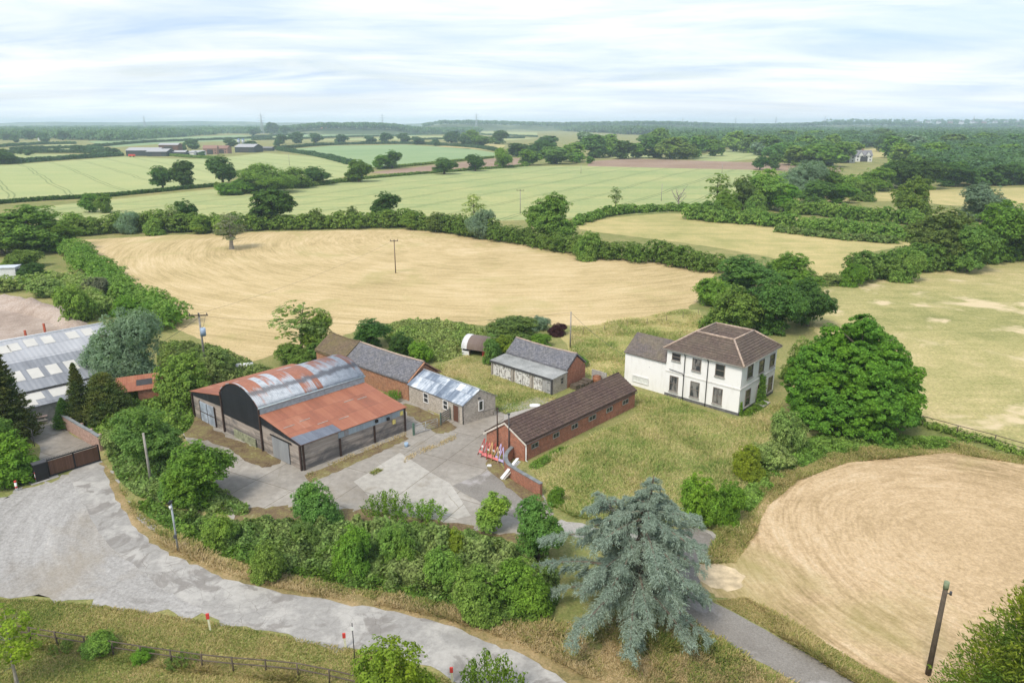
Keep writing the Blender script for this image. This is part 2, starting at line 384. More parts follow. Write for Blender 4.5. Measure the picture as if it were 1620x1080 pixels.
def clump_leaves(Cc, out, rc, nl, leaf, flat=0.75, asp=0.6, up=0.7, droop=0.0, rnd=0.5):
    """leaves round each clump centre; out = outward direction of each clump"""
    n = len(Cc); k = n * nl
    D = unit(k); O = np.repeat(out, nl, 0); D = D + O * 0.7 + np.array([0, 0, .35]); D /= np.linalg.norm(D, axis=1, keepdims=True)
    R = np.repeat(np.asarray(rc).reshape(-1, 1) * np.ones((n, 1)), nl, 0) * rng.uniform(.35, 1.0, (k, 1)) ** .6
    P = np.repeat(Cc, nl, 0) + D * R * np.array([1, 1, flat]); P[:, 2] -= droop * R[:, 0] * rng.uniform(0, 1, k)
    N = D * .55 + O * .35 + unit(k) * rnd + np.array([0, 0, up])
    return leaf_arrays(P, N, leaf * rng.uniform(.65, 1.3, k), asp)
def crown_leaves(lobes, ncl, nl, leaf, rc, flat=.75, asp=.6, up=.7, droop=0., zmin=0.05, fill=.22, rnd=.5, shell=(.72, 1.02)):
    """lobes: (x, y, z, rx, ry, rz). Clumps sit in the outer shell of the union of the lobes; a few big leaves fill the inside"""
    L = np.array(lobes, float); wgt = (L[:, 3] * L[:, 4] + L[:, 3] * L[:, 5]) ; wgt /= wgt.sum()
    Cs, Os = [], []
    got = 0
    while got < ncl:
        k = ncl * 2; i = rng.choice(len(L), k, p=wgt); d = unit(k); d[:, 2] = np.where(d[:, 2] < -.3, -d[:, 2] * rng.uniform(-.6, 1, k), d[:, 2]); d /= np.linalg.norm(d, axis=1, keepdims=True)
        p = L[i, :3] + d * L[i, 3:] * rng.uniform(shell[0], shell[1], (k, 1))
        q = np.min(np.linalg.norm((p[:, None, :] - L[None, :, :3]) / L[None, :, 3:], axis=2), axis=1)
        ok = (q > shell[0] - .12) & (p[:, 2] > zmin)
        Cs.append(p[ok]); Os.append(d[ok]); got += ok.sum()
    Cc = np.concatenate(Cs)[:ncl]; O = np.concatenate(Os)[:ncl]
    r = rc * rng.uniform(.6, 1.35, len(Cc))
    V = [clump_leaves(Cc, O, r, nl, leaf, flat, asp, up, droop, rnd)]
    nf = int(ncl * nl * fill * .35)
    i = rng.choice(len(L), nf, p=wgt); d = unit(nf); p = L[i, :3] + d * L[i, 3:] * rng.uniform(.25, .8, (nf, 1)); ok = p[:, 2] > zmin
    V.append(leaf_arrays(p[ok], unit(ok.sum()) + d[ok] * .5, leaf * 2.2 * rng.uniform(.7, 1.3, ok.sum()), .8))
    return np.concatenate(V)
def limb_mb(h, r, lean=(0, 0), limbs=6, spread=2.0, top=.8, seed=0, start=.25):
    rr = random.Random(seed); m = MB()
    ax = [Vector((lean[0] * t * t + rr.uniform(-.1, .1) * t, lean[1] * t * t + rr.uniform(-.1, .1) * t, h * top * t)) for t in (0, .15, .35, .6, .8, 1)]
    m.tube(ax, [r * 1.35, r, r * .8, r * .55, r * .35, r * .1], 8)
    for k in range(limbs):
        t = rr.uniform(start, .85); b = ax[2].lerp(ax[5], max(0, (t - .35) / .65)) if t > .35 else ax[0].lerp(ax[2], t / .35)
        a = k * 2.4 + rr.uniform(-.4, .4); s = spread * rr.uniform(.6, 1)
        e = b + Vector((math.cos(a) * s, math.sin(a) * s, s * rr.uniform(.35, .9)))
        md = b.lerp(e, .5) + Vector((rr.uniform(-.15, .15), rr.uniform(-.15, .15), rr.uniform(0, .2)))
        m.tube([b, md, e], [r * .4, r * .25, r * .06], 6)
    return m
def inpoly(P, poly):
    x, y = P[:, 0], P[:, 1]; r = np.zeros(len(P), bool); n = len(poly)
    for i in range(n):
        a, b = poly[i], poly[(i + 1) % n]
        if a[1] == b[1]: continue
        c = ((a[1] > y) != (b[1] > y)) & (x < (b[0] - a[0]) * (y - a[1]) / (b[1] - a[1]) + a[0]); r ^= c
    return r
def polydist(P, poly):
    d = np.full(len(P), 1e9); n = len(poly)
    for i in range(n):
        a = np.array(poly[i][:2]); b = np.array(poly[(i + 1) % n][:2]); ab = b - a
        t = np.clip(((P[:, :2] - a) @ ab) / (ab @ ab + 1e-9), 0, 1); d = np.minimum(d, np.linalg.norm(P[:, :2] - a - t[:, None] * ab, axis=1))
    return d
_ph = [(rng.uniform(-1, 1, 2), rng.uniform(0, 6.28)) for _ in range(10)]
def lump(P, scale):
    """smooth 0..1 bumps over the ground"""
    s = np.zeros(len(P))
    for i, (d, ph) in enumerate(_ph): s += np.sin((P[:, :2] @ (d / np.linalg.norm(d))) * (6.28 / scale) * (.6 + .13 * i) + ph)
    return .5 + s / 9.0
def scatter(poly, n):
    a = np.array([p[:2] for p in poly]); lo, hi = a.min(0), a.max(0); out = []; got = 0
    while got < n:
        P = rng.uniform(lo, hi, (n * 2, 2)); ok = inpoly(P, poly); out.append(P[ok]); got += ok.sum()
    return np.concatenate(out)[:n]
def GP(pts): return [tuple(G(x, y)[:2]) for x, y in pts]
def smooth_loop(pts, sub=6, closed=True):
    n = len(pts); out = []
    for i in range(n if closed else n - 1):
        p0, p1, p2, p3 = [Vector(pts[(i + k) % n] if closed else pts[min(max(i + k, 0), n - 1)]) for k in (-1, 0, 1, 2)]
        for k in range(sub):
            t = k / sub; out.append(tuple(.5 * ((2 * p1) + (p2 - p0) * t + (2 * p0 - 5 * p1 + 4 * p2 - p3) * t * t + (3 * p1 - p0 - 3 * p2 + p3) * t ** 3)))
    if not closed: out.append(tuple(pts[-1]))
    return out
def sheet(name, pix, mat, level, jitter=0.0, step=1.5, smooth=True, thing_label=None):
    """flat piece of ground laid as a sheet 4 mm above the one below it"""
    w = GP(pix)
    if smooth: w = smooth_loop(w, 5)
    if jitter:
        d = []
        for i in range(len(w)):
            a, b = Vector(w[i]), Vector(w[(i + 1) % len(w)]); k = max(1, int((b - a).length / step))
            for j in range(k): d.append(a.lerp(b, j / k))
        w = [(p.x + random.gauss(0, jitter), p.y + random.gauss(0, jitter)) for p in d]
    z = 0.004 * level
    vs = [Vector((x, y, z)) for x, y in w]
    tris = tessellate_polygon([vs])
    me = bpy.data.meshes.new(name); me.from_pydata([tuple(v) for v in vs], [], [t if (vs[t[1]] - vs[t[0]]).cross(vs[t[2]] - vs[t[0]]).z > 0 else t[::-1] for t in tris])
    me.materials.append(mat); o = link(name, me); o['kind'] = 'structure'; return o

# ---------------------------------------------------------------- the ground
M = {}
straw = [(0.08, (.25, .20, .085)), (0.34, (.43, .325, .16)), (0.56, (.56, .43, .225)), (0.85, (.66, .53, .325))]
M['stubble'] = ground_mat('stubble', straw, 0.022, 0.22, 1.5, (.34, .30, .36), stripe=[(math.radians(24), 30, .8, 1.0), (math.radians(24), 40, 2.6, .6), (math.radians(24), 90, 7, .4)], patch=((.33, .315, .12), 0.035, .54, .72), gain=1.5, mott=.4)
def curved_mat(name, ctr, stops, fr, fa, amp, green, fade=0.0):
    """mown field: swaths run in arcs round a turning point; seamless (angle enters as a point on a circle)"""
    m, t = new_mat(name); b = NB(t); p = b.pos(); q = b.map(p, (1, 1, 1), 0, (-ctr[0], -ctr[1], 0)); sp = b.n('ShaderNodeSeparateXYZ', {0: q})
    r0 = b.math('SQRT', b.math('ADD', b.math('MULTIPLY', sp.outputs[0], sp.outputs[0]), b.math('MULTIPLY', sp.outputs[1], sp.outputs[1])))
    r = b.math('ADD', r0, b.math('MULTIPLY', b.noise(p, .03, 2), 2.5)); inv = b.math('DIVIDE', 1.0, b.math('ADD', r0, .5))
    cx, cy = b.math('MULTIPLY', sp.outputs[0], inv), b.math('MULTIPLY', sp.outputs[1], inv); f = .5; s1 = None
    acc = None
    for k, (kr, ka, am) in enumerate(zip(fr, fa, amp)):
        cv = b.n('ShaderNodeCombineXYZ', {0: b.math('MULTIPLY', r, kr), 1: b.math('MULTIPLY', cx, ka), 2: b.math('MULTIPLY', cy, ka)}); n = b.noise(cv.outputs[0], 1.0, 4, .65, .25); s1 = s1 or n
        x = b.math('MULTIPLY', b.math('SUBTRACT', n, .5), am); acc = x if acc is None else b.math('ADD', acc, x)
    if fade: acc = b.math('MULTIPLY', acc, b.math('DIVIDE', r0, fade, clamp=True))
    acc = b.math('ADD', acc, b.math('MULTIPLY', b.math('SUBTRACT', b.noise(p, 1.8, 5, .72), .5), .7)); acc = b.math('ADD', acc, b.math('MULTIPLY', b.math('SUBTRACT', b.noise(p, .05, 4, .6), .5), .7))
    col = b.ramp(b.math('ADD', acc, .5), stops)
    col = b.mix(1.0, col, b.ramp(b.noise(p, 4.2, 4, .7), [(.25, .72), (.75, 1.28)]), 'MULTIPLY')
    col = b.mix(b.ramp(b.noise(b.map(p, (1, 1, 1), 0, (5, 9, 0)), .06, 5, .65, .6), [(.54, 0.0), (.70, .6)]), col, green)
    b.out(col, .95, b.bump(b.math('ADD', s1, b.noise(p, 5, 3)), .4, .08), spec=.08); return m
M['stubble'] = curved_mat('stubble', (-2, 216), [(.10, (.29, .24, .11)), (.36, (.43, .335, .17)), (.56, (.53, .415, .225)), (.85, (.62, .50, .31))], (2.0, .7, .16), (10, 7, 5), (.85, .6, .4), (.34, .31, .12))
M['pasture'] = ground_mat('pasture', [(0.08, (.185, .195, .07)), (0.36, (.30, .29, .115)), (0.60, (.41, .36, .165)), (0.88, (.56, .455, .26))], 0.03, 0.2, 1.6, (.42, .34, .24), stripe=[(math.radians(-12), 22, 1.3, .45)], patch=((.58, .48, .30), 0.075, .54, .62), gain=1.6, mott=.4)
M['meadow'] = ground_mat('meadow', [(0.08, (.20, .225, .075)), (0.36, (.33, .315, .125)), (0.60, (.48, .40, .185)), (0.9, (.58, .48, .25))], 0.03, 0.16, 1.3, (.42, .34, .24), stripe=[(math.radians(15), 30, 2.5, .4)], gain=1.15)
M['grass'] = ground_mat('grass', [(0.08, (.085, .12, .035)), (0.36, (.175, .20, .065)), (0.62, (.29, .265, .11)), (0.9, (.41, .335, .18))], 0.05, 0.3, 2.4, (.38, .34, .28), gain=1.35, mott=.4)
M['lawn'] = ground_mat('lawn', [(0.08, (.13, .18, .045)), (0.38, (.23, .265, .08)), (0.62, (.345, .315, .125)), (0.88, (.50, .40, .21))], 0.07, 0.35, 2.6, (.36, .36, .28), stripe=[(math.radians(-15), 8, .6, .4)], gain=1.2, mott=.35)
M['crop'] = ground_mat('crop', [(0.10, (.165, .25, .10)), (0.40, (.28, .335, .145)), (0.64, (.385, .395, .175)), (0.9, (.48, .43, .21))], 0.010, 0.05, 0.4, (.45, .3, .25), stripe=[(math.radians(-64), 220, 5, .60), (math.radians(-64), 500, 16, .40)], gain=1.1, bump=.2, mott=.14, tram=(math.radians(-64), 24))
M['crop_bright'] = ground_mat('crop_bright', [(0.10, (.22, .295, .12)), (0.42, (.325, .375, .165)), (0.68, (.405, .415, .19)), (0.9, (.48, .45, .225))], 0.008, 0.05, 0.4, (.45, .3, .25), stripe=[(math.radians(53), 260, 7, .60)], gain=1.0, bump=.2, mott=.12, tram=(math.radians(53), 24))
M['crop_blue'] = ground_mat('crop_blue', [(0.10, (.155, .255, .12)), (0.5, (.235, .325, .16)), (0.9, (.32, .38, .20))], 0.008, 0.05, 0.4, (.5, .3, .2), stripe=[(math.radians(-60), 300, 8, .5)], gain=.9, bump=.2, mott=.1)
M['plough'] = ground_mat('plough', [(0.2, (.21, .145, .10)), (0.5, (.29, .205, .15)), (0.8, (.37, .28, .21))], 0.02, 0.2, 1.0, (.4, .3, .3), stripe=[(math.radians(5), 90, 3, .4)], gain=1.3)
M['dirt'] = ground_mat('dirt', [(0.2, (.09, .062, .035)), (0.45, (.17, .125, .075)), (0.65, (.22, .20, .08)), (0.85, (.34, .29, .22))], 0.15, 0.7, 4.0, (.3, .35, .35), gain=1.7)
M['yarddirt'] = ground_mat('yarddirt', [(0.2, (.19, .145, .115)), (0.5, (.36, .29, .24)), (0.85, (.52, .45, .40))], 0.08, 0.4, 3.0, (.4, .3, .3), gain=1.5)
M['verge'] = ground_mat('verge', [(0.15, (.10, .10, .035)), (0.42, (.235, .19, .085)), (0.65, (.36, .265, .14)), (0.9, (.47, .36, .22))], 0.12, 0.6, 3.5, (.3, .4, .3), gain=1.6)
M['gravel'] = ground_mat('gravel', [(0.12, (.235, .22, .20)), (0.42, (.34, .325, .30)), (0.68, (.41, .395, .365)), (0.9, (.54, .51, .465))], 0.06, 0.4, 3.2, (.36, .30, .34), stripe=[(math.radians(38), 14, .7, .55)], patch=((.30, .255, .19), 0.10, .58, .78), gain=1.25)
M['tarmac'] = ground_mat('tarmac', [(0.15, (.135, .125, .11)), (0.5, (.225, .21, .19)), (0.85, (.31, .295, .27))], 0.08, 0.5, 5.0, (.35, .35, .3), patch=((.36, .34, .33), 0.22, .58, .66), gain=1.2)
def road_mat(name):
    """worn lane: grey tarmac with pale broken patches along the wheel tracks and dark cracks"""
    m, t = new_mat(name); b = NB(t); p = b.pos()
    n1 = b.noise(p, 0.33, 9, .72, .25); n2 = b.noise(p, 2.5, 5, .65); n3 = b.noise(p, 0.07, 3)
    base = b.ramp(n2, [(.25, (.26, .25, .235)), (.75, (.36, .35, .33))])
    pale = b.ramp(n2, [(.25, (.40, .385, .36)), (.75, (.51, .495, .46))])
    fp = b.ramp(n1, [(.47, 0.0), (.58, 0.7)]); col = b.mix(fp, base, pale)
    n4 = b.noise(b.map(p, (1, 1, 1), 0, (31, 7, 0)), 0.4, 5, .6, .7)
    col = b.mix(b.ramp(n4, [(.53, 0.0), (.60, .7)]), col, (.20, .185, .17))
    vo = b.n('ShaderNodeTexVoronoi', {'Vector': b.mix(0.25, p, b.n('ShaderNodeTexNoise', {'Vector': p, 'Scale': 1.2, 'Detail': 3}).outputs[1], 'ADD'), 'Scale': 0.8}, feature='DISTANCE_TO_EDGE')
    cr = b.math('MULTIPLY', b.math('LESS_THAN', vo.outputs[0], 0.010), b.ramp(n3, [(.48, 0.0), (.60, .5)]))
    col = b.mix(cr, col, (.13, .115, .10))
    h = b.math('ADD', b.math('MULTIPLY', fp, .6), n2)
    b.out(col, 0.9, b.bump(h, .35, .04), spec=.15); return m
M['road'] = road_mat('road')
def concrete_mat(name, c0, c1, joint=(4.2, 5.2), rot=0.0):
    """poured bays with dark, weedy joints and stains"""
    m, t = new_mat(name); b = NB(t); p = b.pos()
    n1 = b.noise(p, 0.12, 5, .6, .5); n2 = b.noise(p, 1.6, 5, .65); n3 = b.noise(p, 6, 3)
    col = b.mix(b.ramp(n1, [(.35, 0.0), (.65, 1.0)]), c0, c1)
    col = b.mix(1.0, col, b.ramp(n2, [(.25, .78), (.75, 1.18)]), 'MULTIPLY')
    br = b.n('ShaderNodeTexBrick', {'Vector': b.map(p, (1, 1, 1), rot), 'Scale': 1.0, 'Color1': (1, 1, 1), 'Color2': (.80, .80, .80), 'Mortar': (.38, .34, .27), 'Mortar Size': 0.035, 'Brick Width': joint[0], 'Row Height': joint[1], 'Mortar Smooth': .3}, offset=0.0)
    col = b.mix(.85, col, br.outputs[0], 'MULTIPLY')
    col = b.mix(b.ramp(b.noise(b.map(p, (1, 1, 1), 0, (11, 3, 0)), .22, 5, .65, .6), [(.56, 0.0), (.72, .55)]), col, (.20, .17, .12))
    vo = b.n('ShaderNodeTexVoronoi', {'Vector': b.mix(0.3, p, b.n('ShaderNodeTexNoise', {'Vector': p, 'Scale': .9, 'Detail': 3}).outputs[1], 'ADD'), 'Scale': 0.17}, feature='DISTANCE_TO_EDGE')
    col = b.mix(b.math('MULTIPLY', b.math('LESS_THAN', vo.outputs[0], 0.005), b.ramp(n1, [(.45, 0.0), (.6, .6)])), col, (.19, .17, .11))
    b.out(col, .9, b.bump(b.math('ADD', n2, b.math('MULTIPLY', n3, .4)), .2, .02), spec=.15); return m
M['concrete'] = concrete_mat('concrete', (.28, .255, .22), (.385, .36, .32), (4.5, 6.0), math.radians(28))
M['conc_pale'] = concrete_mat('conc_pale', (.38, .36, .32), (.46, .44, .40), (6.0, 9.0), math.radians(28))

hc = G(1600, 880)
M['hay'] = curved_mat('hayfield', (hc.x, hc.y), [(.10, (.25, .19, .095)), (.36, (.39, .285, .16)), (.56, (.505, .375, .225)), (.85, (.60, .475, .315))], (3.2, 1.1, .3), (5, 4, 3), (1.15, 1.0, .7), (.28, .26, .09), 22.0)

# base: one sheet to the horizon
me = bpy.data.meshes.new('ground'); R0 = 9200
me.from_pydata([(-R0, -240, 0), (R0, -240, 0), (R0, R0, 0), (-R0, R0, 0)], [], [(0, 1, 2, 3)]); me.materials.append(M['grass'])
link('ground', me)['kind'] = 'structure'

stub = [(118, 380), (250, 373), (400, 367), (560, 364), (640, 363), (700, 368), (800, 382), (900, 397), (1000, 410), (1080, 421), (1135, 430), (1110, 470), (1085, 488), (1000, 506), (920, 516), (850, 513), (760, 516), (690, 506), (620, 512), (585, 510), (548, 530), (500, 553), (440, 556), (400, 572), (360, 562), (330, 545), (290, 525), (262, 505), (240, 480), (200, 450), (165, 425), (130, 405)]
sheet('stubble_field', stub, M['stubble'], 3, .25, smooth=False)
sheet('meadow', [(905, 352), (1000, 342), (1060, 338), (1150, 342), (1230, 350), (1330, 362), (1440, 378), (1440, 388), (1350, 405), (1340, 430), (1310, 440), (1240, 412), (1180, 400), (1100, 387), (1000, 374), (925, 364)], M['meadow'], 2, .3)
sheet('pasture', [(1290, 470), (1340, 447), (1450, 435), (1560, 420), (1620, 408), (1800, 390), (1900, 640), (1760, 760), (1620, 714), (1560, 696), (1470, 668), (1400, 640), (1340, 600), (1290, 520)], M['pasture'], 2, .2)
sheet('meadow', [(1275, 312), (1350, 307), (1420, 304), (1500, 300), (1620, 297), (1750, 294), (1750, 335), (1620, 333), (1580, 326), (1500, 325), (1440, 318), (1330, 320)], M['meadow'], 2)
sheet('hay_field', [(1205, 800), (1260, 757), (1330, 730), (1420, 716), (1500, 713), (1560, 717), (1620, 727), (1850, 760), (1900, 1160), (1520, 1160), (1400, 1082), (1330, 1040), (1235, 985), (1160, 950), (1110, 930), (1095, 893), (1150, 885), (1180, 840)], M['hay'], 3, .15)
sheet('crop_field', [(20, 332), (340, 299), (520, 288), (640, 275), (760, 268), (830, 263), (1000, 262), (1190, 268), (1230, 290), (1200, 320), (1120, 332), (1060, 335), (960, 342), (900, 345), (740, 352), (600, 354), (380, 362), (150, 362), (60, 350)], M['crop'], 2, smooth=False)
sheet('crop_field', [(-200, 340), (-200, 275), (0, 262), (195, 248), (300, 252), (345, 250), (385, 275), (345, 294), (220, 306), (0, 321)], M['crop_bright'], 1, smooth=False)
sheet('crop_field', [(335, 251), (420, 242), (500, 248), (560, 262), (560, 276), (500, 290), (390, 276)], M['crop_bright'], 3, smooth=False)
sheet('crop_field', [(440, 238), (520, 231), (640, 229), (740, 235), (785, 242), (780, 250), (690, 258), (600, 265), (560, 262), (500, 248)], M['crop_blue'], 1, smooth=False)
sheet('ploughed_field', [(580, 273), (690, 261), (780, 251), (835, 250), (835, 263), (740, 270), (650, 277)], M['plough'], 3, smooth=False)
sheet('ploughed_field', [(930, 255), (1000, 251), (1190, 257), (1330, 262), (1330, 272), (1200, 269), (1100, 267), (930, 263)], M['plough'], 3, smooth=False)
for nm, mt, pts in [('crop_field', 'crop_blue', [(138, 224), (230, 219), (375, 214), (430, 217), (400, 222), (300, 225), (180, 233)]),
                    ('grass_field', 'crop_bright', [(15, 233), (110, 228), (165, 237), (50, 241)]),
                    ('crop_field', 'crop', [(-100, 250), (0, 243), (190, 246), (20, 260), (-100, 268)]),
                    ('crop_field', 'crop_blue', [(400, 217), (520, 211), (640, 208), (705, 212), (650, 215.5), (500, 217)]),
                    ('crop_field', 'crop_bright', [(470, 223), (620, 217), (720, 215), (850, 219), (790, 223), (650, 221)]),
                    ('crop_field', 'crop', [(690, 206.5), (850, 210), (850, 214), (720, 211.5)]),
                    ('meadow', 'meadow', [(690, 232), (760, 227), (800, 230), (790, 238), (745, 236)]),
                    ('grass_field', 'crop_bright', [(960, 250), (1000, 241), (1030, 238), (1050, 250)]),
                    ('grass_field', 'crop', [(1085, 252), (1150, 237), (1195, 238), (1205, 250), (1140, 257)]),
                    ('meadow', 'meadow', [(1358, 238), (1398, 233.5), (1400, 248), (1368, 251)]),
                    ('crop_field', 'crop_blue', [(150, 213), (330, 206), (380, 208), (250, 214)]),
                    ('crop_field', 'crop_bright', [(620, 203.5), (700, 202.5), (760, 204), (660, 205.5)])]:
    sheet(nm, pts, M[mt], 1, smooth=False)
sheet('lawn', [(-120, 950), (0, 952), (70, 955), (150, 962), (230, 972), (330, 988), (430, 1006), (520, 1024), (600, 1038), (690, 1064), (760, 1110), (760, 1160), (-120, 1160)], M['lawn'], 2)
ac = G(470, 770); M['apron'] = curved_mat('gravel_apron', (ac.x, ac.y), [(.12, (.215, .205, .19)), (.40, (.305, .295, .28)), (.62, (.37, .36, .345)), (.88, (.48, .46, .43))], (1.5, .5, .2), (3, 2, 2), (.7, .8, .5), (.27, .23, .17))
sheet('gravel', [(-160, 800), (0, 788), (30, 775), (75, 762), (110, 747), (163, 733), (200, 790), (300, 880), (420, 930), (540, 965), (640, 1005), (560, 1022), (430, 1000), (330, 983), (230, 966), (150, 956), (70, 949), (0, 943), (-160, 940)], M['apron'], 4, .3, .8)
sheet('dirt_margin', [(163, 730), (186, 765), (206, 800), (230, 832), (264, 856), (306, 879), (364, 901), (431, 920), (520, 937), (610, 951), (690, 968), (762, 993), (832, 1022), (905, 1062), (985, 1120), (960, 1130), (890, 1075), (825, 1036), (755, 1006), (690, 981), (610, 964), (520, 950), (430, 933), (362, 914), (302, 891), (256, 868), (220, 841), (194, 804), (175, 768)], M['verge'], 6, .12, .6)
sheet('road', [(110, 748), (163, 733), (178, 765), (197, 800), (222, 835), (257, 862), (302, 885), (362, 908), (430, 927), (520, 944), (610, 958), (690, 975), (760, 1000), (830, 1030), (900, 1070), (975, 1125), (860, 1150), (740, 1090), (680, 1056), (600, 1031), (520, 1017), (440, 1000), (370, 982), (310, 960), (250, 925), (200, 885), (160, 850), (135, 800)], M['road'], 5, .07, .8)
sheet('verge', [(205, 800), (257, 850), (302, 872), (362, 893), (430, 905), (520, 920), (610, 935), (690, 950), (760, 965), (850, 985), (900, 1010), (1000, 1040), (1100, 1040), (1180, 1060), (1290, 1110), (1200, 1150), (985, 1130), (900, 1072), (830, 1032), (760, 1002), (690, 977), (610, 960), (520, 946), (430, 929), (362, 910), (302, 887), (257, 864), (222, 837)], M['verge'], 1, .15)
sheet('driveway', [(1085, 838), (1125, 845), (1132, 865), (1108, 890), (1108, 925), (1131, 952), (1231, 1006), (1357, 1080), (1440, 1130), (1330, 1130), (1261, 1080), (1142, 1012), (1085, 965), (1060, 900)], M['tarmac'], 4, .08, .8)
sheet('track', [(880, 822), (960, 835), (1090, 835), (1135, 850), (1120, 878), (1000, 862), (900, 846)], M['gravel'], 2, .15)
sheet('straw_patch', [(1108, 893), (1165, 898), (1178, 928), (1135, 932), (1108, 915)], plain('pale_straw', (.56, .45, .29), .95, var=.3, scale=1.5), 5, .12, 1.2)
sheet('concrete_yard', [(285, 660), (320, 645), (480, 640), (640, 630), (700, 662), (760, 655), (800, 648), (778, 690), (772, 725), (800, 757), (862, 787), (850, 850), (700, 842), (590, 832), (470, 832), (385, 832), (350, 790), (325, 722), (293, 692)], M['concrete'], 2, .12, .8)
sheet('tarmac_strip', [(716, 768), (775, 742), (803, 765), (842, 792), (830, 826), (775, 803)], M['tarmac'], 4, .05, smooth=False)
sheet('concrete_slab', [(560, 762), (632, 716), (712, 765), (745, 815), (700, 826), (600, 800)], M['conc_pale'], 3, .03, smooth=False)
sheet('dirt', [(276, 668), (312, 652), (350, 685), (438, 722), (425, 738), (390, 728), (340, 700), (298, 690)], M['dirt'], 4, .18, .5)
sheet('dirt', [(482, 752), (640, 688), (648, 694), (520, 752), (490, 764)], M['dirt'], 4, .06, .5, smooth=False)
sheet('dirt', [(648, 640), (720, 672), (712, 682), (690, 684), (640, 650)], M['dirt'], 4, .12, .5)
sheet('dirt', [(776, 722), (800, 740), (858, 788), (835, 792), (800, 770), (772, 738)], M['dirt'], 5, .12, .5)
sheet('dirt', [(385, 806), (470, 802), (560, 806), (660, 818), (740, 832), (850, 855), (840, 866), (720, 850), (600, 838), (470, 836), (370, 838)], M['dirt'], 4, .25, .5)
sheet('dirt_yard', [(-120, 480), (0, 478), (60, 485), (110, 500), (118, 520), (0, 540), (-120, 560)], M['yarddirt'], 2, .2)
sheet('path', [(30, 672), (85, 664), (118, 690), (160, 712), (75, 735), (58, 705)], M['concrete'], 2, .1)
sheet('bare_ground', [(800, 640), (860, 628), (880, 640), (800, 668), (770, 660)], M['gravel'], 1, .3)
sheet('long_grass', [(905, 520), (1085, 490), (1110, 500), (1120, 530), (1000, 590), (930, 590), (900, 560)], M['meadow'], 1, .3)

# ---------------------------------------------------------------- buildings
M['brick'] = brick_mat('brick', (.40, .125, .065), (.30, .095, .055), (.36, .30, .24), (.16, .10, .075), .55)
M['brick_orange'] = brick_mat('brick_orange', (.44, .19, .09), (.33, .135, .075), (.36, .30, .24), (.17, .13, .09), .5)
M['block'] = brick_mat('block', (.43, .395, .345), (.50, .455, .40), (.26, .235, .205), (.24, .20, .15), .35, .45, .225)
M['barn_block'] = brick_mat('barn_block', (.44, .375, .33), (.40, .37, .345), (.24, .22, .20), (.17, .168, .17), .7, 1.3, .3)
def barn_wall_mat():
    """weathered block courses: each course its own grey, long horizontal streaks, damp black stains low down"""
    m, t = new_mat('barn_wall'); b = NB(t); uv = b.uv(); sp = b.n('ShaderNodeSeparateXYZ', {0: uv}); row = b.math('FLOOR', b.math('DIVIDE', sp.outputs[1], .225))
    w = b.n('ShaderNodeTexWhiteNoise', {'W': row}, noise_dimensions='1D').outputs[0]
    st = b.noise(b.map(uv, (.55, 5, 1)), 1.0, 5, .7, .2); n = b.noise(b.map(uv, (.45, .8, 1)), 1.0, 5, .65, .5)
    col = b.ramp(b.math('ADD', b.math('MULTIPLY', w, .35), b.math('MULTIPLY', st, .65)), [(.22, (.20, .175, .155)), (.5, (.33, .285, .25)), (.75, (.44, .39, .345))])
    low = b.math('SUBTRACT', n, b.math('MULTIPLY', sp.outputs[1], .07)); col = b.mix(b.ramp(low, [(.36, 0.0), (.55, .8)]), col, (.10, .10, .105))
    j = b.math('LESS_THAN', b.math('FRACT', b.math('DIVIDE', sp.outputs[1], .225)), .10); col = b.mix(b.math('MULTIPLY', j, .45), col, (.12, .11, .10))
    b.out(col, .9, b.bump(st, .3, .02), spec=.1); return m
M['barn_block'] = barn_wall_mat()
M['slate'] = tile_mat('slate', (.125, .13, .15), (.20, .20, .22), .22, .30, (.16, .15, .12), .35, .35, .2)
M['slate_brown'] = tile_mat('slate_brown', (.15, .125, .115), (.13, .115, .11), .22, .30, (.20, .17, .10), .5, .35, .2)
M['mossy'] = tile_mat('mossy', (.17, .125, .08), (.13, .10, .07), .25, .3, (.16, .14, .05), .7, .4, .3)
M['tile_brown'] = tile_mat('tile_brown', (.115, .077, .066), (.085, .058, .052), .42, .33, (.16, .12, .085), .45, .8, .35)
M['tile_house'] = tile_mat('tile_house', (.135, .10, .085), (.10, .078, .068), .42, .33, (.17, .145, .10), .45, .8, .4)
M['white_render'] = None
def render_mat():
    m, t = new_mat('white_render'); b = NB(t); uv = b.uv(); sp = b.n('ShaderNodeSeparateXYZ', {0: uv})
    n1 = b.noise(b.map(uv, (1.2, .25, 1)), 1.0, 5, .65, .4); n2 = b.noise(uv, 2.5, 5, .7)
    col = b.mix(b.ramp(n1, [(.50, 0.0), (.78, .5)]), (.80, .80, .79), (.55, .54, .50))
    col = b.mix(b.ramp(n2, [(.62, 0.0), (.74, .5)]), col, (.60, .56, .50))
    b.out(col, .75, b.bump(b.noise(uv, 12, 3), .15, .01), spec=.25); return m
M['white_render'] = render_mat()
M['rust_roof'] = sheet_mat('rust_roof', [(.15, (.20, .085, .055)), (.42, (.30, .115, .07)), (.62, (.36, .15, .09)), (.82, (.40, .22, .16)), (.95, (.50, .42, .37))], .2, (.35, 5), .7, .3, 1.5)
